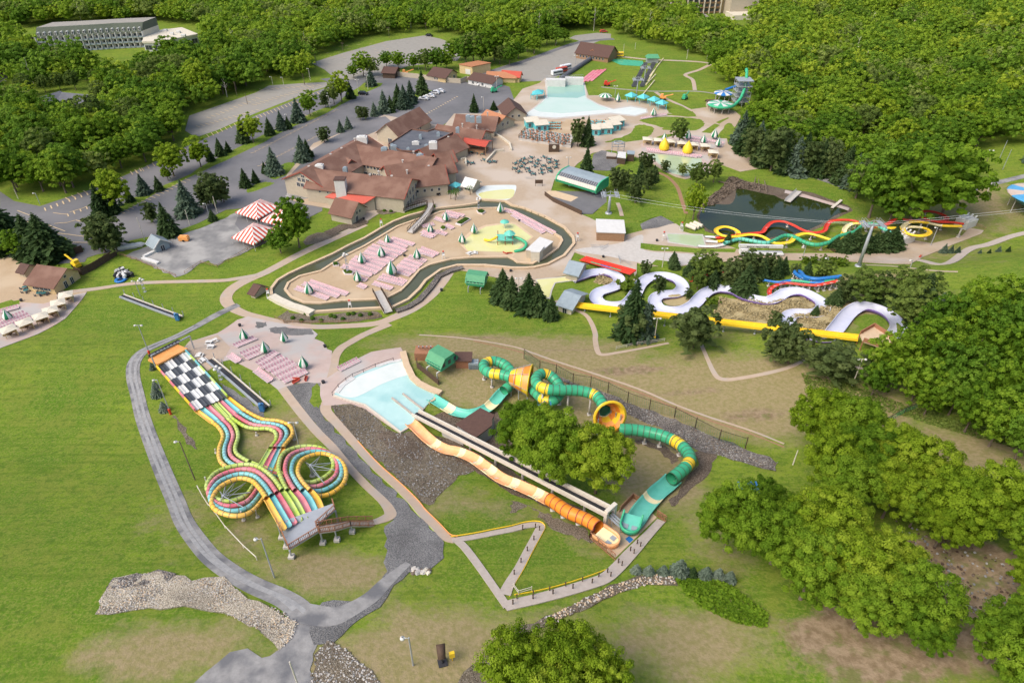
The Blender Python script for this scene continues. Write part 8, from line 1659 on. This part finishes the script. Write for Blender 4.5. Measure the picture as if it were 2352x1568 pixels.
# ------------------------------------------------------------------ vehicles
def car(lab, u, v, rz, paint, kind='car', group=None, s=1.0):
    t = thing('parked_car' if kind == 'car' else 'pickup_truck' if kind == 'pickup' else 'minibus', lab, kind, P(u, v), rz, group); t.scale = (s,)*3
    if kind == 'minibus':
        mb = MB(); mb.box((0,0,.5), (7,2.2,2.3)); mb.build('body', paint, t); mb = MB(); mb.box((0,0,1.5), (6.4,2.26,.7)); mb.box((3.5,0,1.4), (.06,1.9,.9)); mb.build('windows', M['glass'], t); wb = 2.2
    else:
        mb = MB(); pr = [(-2.4,.45),(2.4,.45),(2.4,.85),(2.25,1.0),(1.0,1.08),(.45,1.65),(-.7,1.7),(-1.15,1.12),(-2.4,1.05)] if kind == 'pickup' else [(-2.2,.4),(2.2,.4),(2.2,.8),(1.2,.98),(.55,1.5),(-1.4,1.52),(-2.1,1.0)]
        n = len(pr); mb.add([(x,-.92,z) for x, z in pr]+[(x,.92,z) for x, z in pr], [tuple(range(n)), tuple(range(2*n-1,n-1,-1))]+[(i, n+i, n+(i+1) % n, (i+1) % n) for i in range(n)]); mb.build('body', paint, t)
        mb = MB(); x0, x1 = (-.75, .75) if kind == 'pickup' else (-1.4, .85); mb.box(((x0+x1)/2,0,1.1), (x1-x0,1.87,.36)); mb.add([(.98,-.8,1.1),(.98,.8,1.1),(.5,.75,1.62),(.5,-.75,1.62)], [(0,1,2,3)]); mb.build('windows', M['glass'], t); wb = 1.45
        if kind == 'pickup': mb = MB(); mb.box((-1.75,0,1.06), (1.15,1.5,.02)); mb.build('truck_bed', M['tyre'], t)
    for sx in (-wb, wb):
        for sy in (-.9, .9): mb = MB(); mb.cyl((sx,sy-.12,.36), (sx,sy+.12,.36), .38, .38, 12); wo_ = mb.build('wheel', M['tyre'], t); mb = MB(); mb.cyl((sx,sy-.14,.36), (sx,sy+.14,.36), .2, .2, 8); mb.build('rim', M['steel'], wo_)
c_ = lambda i, j, x, y: (i*588+x/4, j*392+y/4)
for lab, i, j, x, y, rz, pt, kd, s in (('leftmost white vehicle in the row of parked white vehicles',1,0,1542,918,2.9,'carw','pickup',1.15),('second white vehicle in the row of parked white vehicles',1,0,1600,895,2.9,'carw','pickup',1.15),('third white vehicle, a van-like truck in the parked row',1,0,1642,865,2.9,'carw','car',1.25),('rear white pickup with dark bed in the parked row',1,0,1690,850,2.7,'carw','pickup',1.15),
    ('white car parked alone beside the storehouse',1,0,2068,785,.5,'carw','car',1.1),('white car parked beside the green carts',1,0,2130,795,.5,'carw','car',1.1),('dark grey car driving between the parking islands',1,0,985,872,-.15,'carb','car',1.2),('black car parked at the end of the barn',1,0,1562,1170,.9,'carb','car',1.1),('black pickup truck standing in the plaza near the lodge',1,1,1712,215,.55,'carb','pickup',1.15),
    ('white truck with dark bed at the top of the far lot',1,0,1592,335,-.3,'carb','car',1.1),('dark blue car at the lodge corner',1,0,2310,1118,.2,'carb','car',1),('tiny white car on the left hotel road',0,0,235,995,.2,'carw','car',1)): car(lab, *c_(i, j, x, y), rz, M[pt], kd, None, s)
for k, (x, y, m_) in enumerate(((412,690,'carw'),(455,665,'roofred'),(492,640,'carw'))): car(['front white minibus in the line on the far road', 'middle red and white minibus in the line on the far road', 'rear white minibus in the line on the far road'][k], *c_(2,0,x,y), .6, M[m_], 'minibus', 'minibuses on the far road')
car('yellow box trailer parked beside the brown chalet', *c_(2,0,970,522), -.08, M['yellow'], 'minibus'); car('orange machine parked on the top lot', *c_(2,0,840,300), .1, M['roofred'], 'car', None, 1.2)
# crane truck by the body slides
t = thing('lettered_truck', 'long white flatbed truck with dark lettering along its boom beside the path', 'truck', P(*c_(2,1,2080,775)), -.05, None); mb = MB(); mb.box((1.2,0,.7), (2.2,2.3,2.0)); mb.build('cab', M['carw'], t); mb = MB(); mb.box((8,0,.8), (12,2.3,.5)); mb.build('truck_bed', M['white'], t); mb = MB(); mb.box((6.5,0,3.0), (14,.9,.9)); mb.box((2.6,0,1.3), (.7,.7,1.8)); mb.build('boom', M['white'], t); mb = MB(); mb.box((.15,0,1.6), (.08,1.9,.8)); mb.build('windscreen', M['glass'], t)
for x in (1.2, 6, 11, 12.4):
    for sy in (-1, 1): mb = MB(); mb.cyl((x,sy-.15,.5), (x,sy+.15,.5), .5, .5, 12); mb.build('wheel', M['tyre'], t)
cu = bpy.data.curves.new('lettering', 'FONT'); cu.body = 'BOX MOVERS'; cu.size = 1.0; cu.extrude = .02; cu.align_x = 'CENTER'; ob = bpy.data.objects.new('tmp', cu); COL.objects.link(ob); dg = bpy.context.evaluated_depsgraph_get(); me = bpy.data.meshes.new_from_object(ob.evaluated_get(dg)); bpy.data.objects.remove(ob)
lo = bpy.data.objects.new('lettering', me); me.materials.clear(); me.materials.append(M['black']); COL.objects.link(lo); lo.parent = t; lo.location = (5.5,-.49,3.12); lo.rotation_euler = (math.pi/2,0,0); lo.scale = (1.15,.75,1)
# orange lift and green cart machinery
def machine(lab, i, j, x, y, m_, rz, nm='site_vehicle'):
    t = thing(nm, lab, 'machine', P(*c_(i, j, x, y)), rz); mb = MB(); mb.box((0,0,.6), (3.2,1.8,1.1)); mb.box((-.6,0,1.7), (1.4,1.5,1.1)); mb.build('body', m_, t); mb = MB(); mb.beam((.5,0,1.6), (5.0,.4,3.0), .4, .4); mb.build('arm', m_, t)
    for sx in (-1.1,1.1):
        for sy in (-.9,.9): mb = MB(); mb.cyl((sx,sy-.2,.5), (sx,sy+.2,.5), .5, .5, 10); mb.build('wheel', M['tyre'], t)
machine('orange boom lift parked behind the aqua shelters', 2,0,1385,915, M['orange'], -.3); machine('green tracked machine on the far lawn', 2,0,1585,915, M['green'], .9); machine('red tractor on the far lawn path', 2,0,870,790, M['red'], 0); machine('yellow digger bucket beside the service corner', 0,1,710,885, M['yellow'], 2.5); machine('orange loader among bins behind the timber fence', 1,0,1370,690, M['orange'], 0); machine('dark all-terrain vehicle in front of the service yard', 1,0,2185,850, M['green'], .4)
t = thing('orange_cart', 'small orange generator cart on the gravel yard', 'cart', P(*c_(0,1,1697,645))); mb = MB(); mb.box((0,0,.4), (3.2,1.7,1.3)); mb.box((0,0,1.7), (2.6,1.3,.25)); mb.build('body', M['orange'], t)
for sy in (-.85,.85): mb = MB(); mb.cyl((0,sy-.1,.4), (0,sy+.1,.4), .4, .4, 10); mb.build('wheel', M['tyre'], t)
t = thing('stacked_boards', 'white panels stacked in an L on the gravel yard', 'panels', P(*c_(0,1,1330,790)), world=True); a, b, e = [P(*c_(0,1,x,y), .4) for x, y in ((1320,790),(1495,702),(1455,848))]; mb = MB(); mb.beam(a, b, 1.0, .7); mb.build('panel', M['white'], t); mb = MB(); mb.beam(a+Vector((0,-.8,0)), e, 1.2, .5); mb.build('panel', M['white'], t)
t = thing('covered_boat', 'long white covered boat beside the big pines', 'boat', P(*c_(0,1,1185,715)), .35); mb = MB(); mb.cyl((-4,0,.8), (4,0,.8), .9, .9, 8); mb.cyl((4,0,.8), (5.2,0,.9), .9, .2, 8); mb.build('cover', M['white'], t); mb = MB(); mb.box((0,0,0), (5,1.6,.4)); mb.build('trailer', M['steel'], t)
# snow guns pile at the path, tube piles
r = random.Random(3); pts = [P(*c_(0,1,1150+r.gauss(0,38), 970+r.gauss(0,22))) for _ in range(26)]
simple_many('snow_gun', lambda mb: (mb.cyl((0,-.5,1.0), (0,.5,1.1), .45, .55, 10), mb.cyl((0,0,0), (0,0,.8), .1), mb.box((0,0,0), (.9,.9,.12))), [M['white']], pts[::2], 'small white snow gun in the pile beside the path', 'snow gun', 'pile of snow guns by the path'); simple_many('snow_gun', lambda mb: (mb.cyl((0,-.5,1.0), (0,.5,1.1), .45, .55, 10), mb.cyl((0,0,0), (0,0,.8), .1), mb.box((0,0,0), (.9,.9,.12))), [M['black']], pts[1::2], 'small black snow gun in the pile beside the path', 'snow gun', 'pile of black snow guns by the path')
t = thing('inflatable_raft', 'blue inflatable raft in front of the snow gun pile', 'raft', P(*c_(0,1,1110,1010))); mb = MB(); mb.lathe((0,0,.3), [(1.0,-.3),(1.6,-.25),(1.8,0),(1.6,.25),(1.0,.3),(.8,0)], 14); mb.build('tube', M['blue'], t, True); mb = MB(); mb.cyl((0,0,.1), (0,0,.2), 1.0, 1.0, 12); mb.build('floor', M['black'], t)
simple_many('small_shrub_planter', lambda mb: (mb.cyl((0,0,0), (0,0,.8), .35, .45, 8)), [M['black']], [P(*q) for q in C(1,2,'620 385 635 55')+C(1,1,'1365 790 1705 1105 2340 930')+C(0,1,'200 1200 545 1185 2205 1430 375 1345')+C(2,1,'68 470 838 800 835 640 1330 650')+C(1,1,'990 450')], 'black litter barrel beside the paths', 'litter bin', 'black litter barrels')
# rocks pile at the junction, boulders
def rock(mb, p, s, r):
    vs = []; n = 6
    for k in range(3):
        for i in range(n): a = 6.2832*i/n+k*.4; q = s*(.65, 1.0, .55)[k]*r.uniform(.75, 1.2); vs.append(p+Vector((math.cos(a)*q, math.sin(a)*q, s*(-.2, .35, .8)[k])))
    mb.add(vs, [(k*n+i, k*n+(i+1) % n, (k+1)*n+(i+1) % n, (k+1)*n+i) for k in range(2) for i in range(n)]+[tuple(range(2*n, 3*n))])
r = random.Random(5); mats_ = [M['conc'], M['gravel'], M['bark'], M['cream']]
for k in range(26):
    mb = MB(); q = P(*c_(1,3,1440+r.uniform(0,150), 520+r.uniform(0,50)), .0); rock(mb, Vector((0,0,0)), r.uniform(.3,.6), r); o = mb.build('boulder', mats_[k % 4]); o.location = q; tag(o, ('pale', 'grey', 'brown', 'cream')[k % 4]+' boulder in the small heap at the gravel junction', 'boulder', ('pale', 'grey', 'brown', 'cream')[k % 4]+' boulders in the small heap')
def scatter(px, n, s0, s1, ms, name, lab, r=random.Random(8)):
    w = [P(*q) for q in px]; mb = MB(); x0, x1 = min(q.x for q in w), max(q.x for q in w); y0, y1 = min(q.y for q in w), max(q.y for q in w); poly = [(q.x, q.y) for q in w]; k = 0; xs_ = np.array([r.uniform(x0, x1) for _ in range(n*4)]); ys_ = np.array([r.uniform(y0, y1) for _ in range(n*4)]); ok = inpoly(xs_, ys_, poly)
    for a, b in list(zip(xs_[ok], ys_[ok]))[:n]:
        m0 = len(mb.m); rock(mb, G(float(a), float(b), .12), r.uniform(s0, s1), r); c = r.randrange(len(ms)); mb.m[m0:] = [c]*(len(mb.m)-m0)
    o = mb.build(name, ms); tag(o, lab, 'stones', None, 'stuff')
scatter(PALE, 3500, .05, .13, [M['conctan'], M['conc'], M['beam'], M['gravel'], M['bark']], 'stone_pile', 'pale loose stones heaped beside the gravel road')
scatter(C(2,2,'420 325 720 430 1060 555 1440 705 1740 830 2100 975 2440 1110 2420 1190 2000 1085 1500 880 1150 720 850 560 500 400'), 1500, .07, .2, [M['gravel'], M['bark'], M['lotlight']], 'rock_bank', 'grey rubble bank below the netting fence')
scatter(C(1,2,'690 590 870 568 1000 620 1330 855 1700 990 1950 1110 2020 1200 1850 1235 1640 1480 1450 1400 1000 965 740 700'), 1200, .06, .2, [M['gravel'], M['bark']], 'loose_gravel', 'loose stones on the brown gravel slope beside the pool')
scatter(C(1,3,'560 1290 660 1175 800 1240 920 1340 1060 1460 1160 1600 480 1640'), 800, .06, .17, [M['gravel'], M['conc'], M['bark']], 'loose_gravel', 'loose stones at the bottom of the road junction')
scatter(C(2,3,'200 1020 430 915 700 775 1000 650 1300 578 1490 590 1500 655 1250 668 1000 735 700 852 420 1012'), 900, .06, .18, [M['conc'], M['bark'], M['conctan']], 'stone_drain', 'stone drain curving below the boardwalk')
scatter(C(3,3,'1100 60 1500 200 2352 500 2352 1000 1700 900 1500 500'), 300, .08, .26, [M['bark'], M['wooddark'], M['gravel']], 'forest_rocks', 'rocks and litter on the woodland floor at the right')
# low green undergrowth patches (bright brambles)
def brush(px, n, name, lab, lm, sz=.16, hh=.7):
    g = np.random.default_rng(len(px)*7+n); w = [P(*q) for q in px]; poly = [(q.x, q.y) for q in w]; xs_ = g.uniform(min(p[0] for p in poly), max(p[0] for p in poly), n*3); ys_ = g.uniform(min(p[1] for p in poly), max(p[1] for p in poly), n*3); ok = inpoly(xs_, ys_, poly); xs_ = xs_[ok][:n]; ys_ = ys_[ok][:n]; n = len(xs_)
    dn_ = (np.sin(xs_*.9+ys_*.6)+np.sin(xs_*.35-ys_*.8)+2)/4; c = np.stack([xs_, ys_, h(xs_, ys_)+g.random(n)*hh*dn_], 1); nr = g.normal(size=(n,3))*.6+[0,0,.9]; nr /= np.linalg.norm(nr, axis=1)[:, None]; t1 = np.cross(nr, g.normal(size=(n,3))); t1 /= np.linalg.norm(t1, axis=1)[:, None]; t2 = np.cross(nr, t1); s = (sz*g.uniform(.6,1.4,n))[:, None]
    me = npmesh(name, np.stack([c-t1*s-t2*s, c+t1*s-t2*s, c+t1*s+t2*s, c-t1*s+t2*s], 1).reshape(-1,3), np.arange(n*4).reshape(-1,4), [lm], attrs={'tone': np.repeat(g.random(n)*.5+dn_*.3, 4)}); o = bpy.data.objects.new(name, me); COL.objects.link(o); tag(o, lab, 'undergrowth', None, 'stuff')
brush(C(2,3,'1500 600 1750 590 1950 660 2150 780 2352 950 2340 1060 2080 1030 1900 950 1720 860 1600 760'), 3600, 'brambles', 'bright green brambles below the row of blue spruces', LF['spring'], .13, .8)
brush(C(2,1,'780 980 850 965 940 980 950 1040 860 1050 760 1030'), 3500, 'dry_grass', 'tall dry grass inside the first white slide bend', M['reed'], .12, 1.2)
brush(C(2,1,'1850 1300 1900 1180 2050 1180 2352 1230 2352 1430 2100 1400 1870 1390')+[], 9000, 'dry_grass', 'tall dry grass between the middle white slide bends', M['reed'], .13, 1.3)
brush(C(3,1,'0 1200 300 1170 450 1240 660 1270 640 1370 480 1490 300 1460 150 1330 0 1430'), 9000, 'dry_grass', 'tall dry grass inside the last white slide bend', M['reed'], .13, 1.3)
brush(C(3,2,'300 300 700 380 1200 560 1700 700 2200 860 2352 900 2352 1000 1900 880 1300 700 800 560 350 420'), 7000, 'leaf_litter', 'low green brush at the foot of the right-hand wood', LF['sage'], .15, .5)
brush(C(2,1,'2000 60 2352 150 2352 180 2060 170 1960 250 1850 320 1760 330 1760 280 1900 190'), 5000, 'pond_brush', 'brown brush and reeds at the head of the pond', M['bark'], .2, 1.0)
# fallen logs by the pond, docks
for k, (x0, y0, x1, y1) in enumerate([(1750,320,1890,200),(1900,100,2050,130),(1960,150,2100,90),(2220,140,2240,60),(2275,190,2265,80),(2340,200,2320,90)]):
    o = MB(); a, b = P(*c_(2,1,x0,y0), .3), P(*c_(2,1,x1,y1), .9); o.cyl(a, b, .28, .14, 7); ob = o.build('fallen_log', M['bark'], origin=a); tag(ob, 'bleached fallen log on the brushy head of the pond', 'log', 'fallen logs at the pond')
t = thing('dock', 'grey concrete dock jutting into the pond', 'dock', P(*c_(3,1,200,260)), world=True); a, b = P(*c_(3,1,180,280), .8), P(*c_(3,1,280,190), .8); mb = MB(); mb.beam(a, b, 2.4, .4); mb.build('deck', M['conc'], t); railing('railing', t, [a+Vector((-1,0,.2)), b+Vector((-1,0,.2))], 1.0, M['steel'], 1)
t = thing('gangway', 'narrow pale gangway at the right end of the pond', 'dock', P(*c_(3,1,630,320)), world=True); a, b = P(*c_(3,1,590,340), .5), P(*c_(3,1,675,270), .8); mb = MB(); mb.beam(a, b, 1.0, .3); mb.build('deck', M['beam'], t)
for k in range(3): t = thing('culvert_pipe', 'pale concrete pipe lying beside the pond outlet', 'pipe', P(*c_(2,1,1620+k*40,520-k*10)), 0, 'concrete pipes by the pond', world=True); a, b = P(*c_(2,1,1600+k*36,500-k*12), 1.0), P(*c_(2,1,1690+k*30,535-k*12), .8); mb = MB(); mb.cyl(a, b, .7, .7, 10); mb.build('pipe', M['cream'], t)
# water play structure
t = thing('water_play_tower', 'green and red water play structure in the yellow pool', 'play structure', P(*c_(1,1,2290,660))); mb = MB()
for sx in (-2.5,0,2.5):
    for sy in (-2,2): mb.cyl((sx,sy,0), (sx,sy,3.4), .12)
mb.build('post', M['trimred'], t); mb = MB(); mb.box((0,0,1.8), (5.6,4.4,.2)); mb.build('deck', M['teal'], t); mb = MB(); mb.lathe((1.5,0,3.4), [(2.0,0),(.1,1.3)], 8); mb.build('roof', M['teal'], t)
tube('slide_tube', t, [Vector(a) for a in crom([(2.6,0,2.2),(5,-1,1.8),(7,-3,1.2),(6,-6,.8),(3,-7,.4)], 6)], .5, [M['green'], M['green']], (), 0, 8); tube('slide_tube', t, [Vector(a) for a in crom([(-2.6,0,2.2),(-5,-1,1.4),(-7,1,.6)], 5)], .4, [M['yellow'], M['yellow']], (), 0, 8)
t = thing('mushroom_fountain', 'pale green mushroom water fountain in the yellow pool', 'fountain', P(*c_(1,1,2285,530))); mb = MB(); mb.cyl((0,0,0), (0,0,2.6), .15); mb.build('stem', M['white'], t); mb = MB(); mb.lathe((0,0,2.5), [(1.6,0),(1.2,.4),(.1,.7)], 12); mb.build('cap', M['teal'], t, True)
# lifeguard chairs, small red signs
simple_many('lifeguard_chair', lambda mb: (mb.box((0,0,0), (1.0,1.0,.15)), mb.beam((-.5,-.5,0), (-.3,-.3,1.9), .1, .1), mb.beam((.5,-.5,0), (.3,-.3,1.9), .1, .1), mb.beam((-.5,.5,0), (-.3,.3,2.6), .1, .1), mb.beam((.5,.5,0), (.3,.3,2.6), .1, .1), mb.box((0,0,1.8), (.8,.8,.12)), mb.box((0,.35,1.9), (.8,.08,.8)), mb.box((0,.1,2.9), (.5,.4,.35), 1)), [M['white'], M['red']], [P(*q) for q in C(1,1,'1155 520 1725 820 868 1275 120 1170')+C(2,1,'600 650 1390 640 1555 550')+C(1,0,'0 0')[:0]], 'white lifeguard chair with a red float beside the water', 'lifeguard chair', 'white lifeguard chairs', lambda k: .2)
simple_many('bicycle_rack', lambda mb: [mb.beam((x,0,0), (x+.3,.2,1.0), .06, .06) for x in np.arange(-2,2,.5)]+[mb.box((0,.1,.95), (4.6,.08,.08))], [M['steel']], [P(*q) for q in C(2,1,'780 710 850 715 990 830 1040 850 170 80')], 'low metal rack on the pale paving', 'rack', 'low metal racks')
t = thing('palm_tree', 'small artificial palm on the sandy beach beside the beach pool', 'palm', P(*c_(1,1,1830,275))); mb = MB(); mb.cyl((0,0,0), (.2,0,3.2), .15, .1); mb.build('trunk', M['bark'], t); mb = MB()
for k in range(9): a = k*.7; mb.add([(.2,0,3.2),(.2+math.cos(a)*1.1-.2*math.sin(a),math.sin(a)*1.1+.2*math.cos(a),3.4),(.2+math.cos(a)*2.0,math.sin(a)*2.0,2.6),(.2+math.cos(a)*1.1+.2*math.sin(a),math.sin(a)*1.1-.2*math.cos(a),3.4)], [(0,1,2,3)])
mb.build('frond', LF['deep'], t)
for x, y in ((1790,265),(1970,225),(1845,250)): dup(t, P(*c_(1,1,x,y)), x, 'small artificial palm on the sandy beach beside the beach pool', 'artificial palms'); t['group'] = 'artificial palms'
t = thing('notice_board', 'dark notice board on two posts in the plaza', 'board', P(*c_(2,1,247,145))); mb = MB(); mb.box((0,0,1.2), (3.0,.15,1.5)); mb.build('board', M['wooddark'], t); mb = MB(); mb.box((-1.4,0,0), (.15,.15,2.8)); mb.box((1.4,0,0), (.15,.15,2.8)); mb.build('post', M['wooddark'], t)
t = thing('snowmaking_fan', 'dark fan gun on a stand with a yellow box in the lower lawn', 'fan gun', P(*c_(1,3,1715,1385)), .3); mb = MB(); mb.cyl((0,0,0), (0,0,1.8), .15); mb.box((0,0,0), (1.2,1.2,.2)); mb.build('stand', M['black'], t); mb = MB(); mb.cyl((-.1,-.6,2.0), (.1,1.0,2.9), .5, .6, 14); mb.build('fan_barrel', M['wooddark'], t, True); mb = MB(); mb.box((1.3,0,.9), (.7,.4,1.0)); mb.box((1.3,0,0), (.12,.12,.9)); mb.build('control_box', M['yellow'], t)
simple_many('picnic_table', lambda mb: (mb.box((0,0,.7), (1.8,.8,.08)), mb.box((0,.8,.42), (1.8,.3,.06)), mb.box((0,-.8,.42), (1.8,.3,.06)), mb.box((-.6,0,0), (.1,1.5,.7)), mb.box((.6,0,0), (.1,1.5,.7))), [M['white']], [P(*q) for q in C(0,2,'1925 20 1970 5 1835 140 1870 185 1940 60')+C(1,1,'1960 770 2010 765')], 'white picnic table near the racing slide finish or yellow pool', 'picnic table', 'white picnic tables')
simple_many('bench', lambda mb: (mb.box((0,0,.4), (1.8,.5,.08)), mb.box((0,.25,.45), (1.8,.08,.4)), mb.box((-.7,0,0), (.1,.4,.4)), mb.box((.7,0,0), (.1,.4,.4))), [M['roofred']], [P(*q) for q in C(1,2,'370 360 370 380 465 350')+C(1,1,'2290 765 2330 765')+C(3,1,'1395 795')], 'small orange-red bench beside the plaza edge', 'bench', 'orange-red benches')
# ------------------------------------------------------------------ road markings
MK = MB()
def mark(a, b, w=.28):
    a, b = P(*a), P(*b); d_ = (b-a); d_.z = 0; d_.normalize(); n = Vector((d_.y,-d_.x,0))*w/2; z = .19; MK.add([G(q.x, q.y, z) for q in (a-n, a+n, b+n, b-n)], [(0,1,2,3)])
def stalls(i, j, x0, y0, x1, y1, n, dx, dy, w=.26):
    for k in range(n):
        t_ = k/(n-1); x, y = x0+(x1-x0)*t_, y0+(y1-y0)*t_; mark(c_(i,j,x,y), c_(i,j,x+dx,y+dy), w)
stalls(0,1,410,345,850,180,9,14,28,.45); stalls(0,1,620,400,850,310,5,12,24,.4); stalls(0,1,1200,10,1280,-20,3,20,30,.4); stalls(0,0,1250,1568,1800,1320,12,22,30); stalls(0,0,1900,1240,2190,1120,8,24,26); stalls(0,0,1800,1160,2352,1010,14,40,12,.3); stalls(0,0,1900,1080,2352,900,12,40,12,.3)
stalls(1,0,0,1070,560,850,18,24,22,.3); stalls(1,0,-40,960,520,790,16,50,10,.3); stalls(1,0,30,820,560,780,12,40,14,.3); stalls(1,0,120,1225,560,1040,12,-26,-14,.3); stalls(1,0,1565,1045,1840,890,14,14,6,.5)
stalls(1,0,0,1400,760,1010,22,-50,12,.25); stalls(1,0,60,1520,600,1240,16,-50,12,.25); stalls(0,1,1100,380,1700,80,16,50,14,.25); stalls(0,1,600,250,1100,60,10,30,20,.35)
for s_ in ('490 390 560 400 620 405', '500 490 620 480 700 458', '700 458 740 470 780 458', '180 440 300 490', '160 370 280 415', '500 575 640 590 860 620', '440 500 600 560', '600 660 860 665', '640 385 760 350 850 310'):
    q = C(0,1,s_)
    for a, b in zip(q, q[1:]): mark(a, b, .3)
for k in range(30): mark(c_(1,0,600+k*22, 440-k*1.5+(k % 5)*28), c_(1,0,625+k*22, 437-k*1.5+(k % 5)*28), .35)
o = MK.build('road_markings', M['paint']); tag(o, None, None, None, 'structure')

# ------------------------------------------------------------------ labels of small groups: place in the picture tells the members apart
OR = ['', 'first', 'second', 'third', 'fourth', 'fifth', 'sixth', 'seventh', 'eighth', 'ninth', 'tenth', 'eleventh', 'twelfth', 'thirteenth', 'fourteenth', 'fifteenth', 'sixteenth', 'seventeenth', 'eighteenth', 'nineteenth', 'twentieth', 'twenty-first', 'twenty-second', 'twenty-third', 'twenty-fourth', 'twenty-fifth', 'twenty-sixth', 'twenty-seventh']
gr_ = {}
for o in COL.objects:
    if o.parent is None and 'label' in o and 'kind' not in o: gr_.setdefault(o['label'], []).append(o)
for lab, l in gr_.items():
    if 1 < len(l) < 28 and len(lab.split()) <= 13:
        l.sort(key=lambda o: o.location.x/(o.location.y*math.cos(TH)-(o.location.z-HC)*math.sin(TH)))
        for k, o in enumerate(l): o['label'] = lab+', '+('leftmost' if k == 0 else 'rightmost' if k == len(l)-1 else OR[k+1]+' from left')
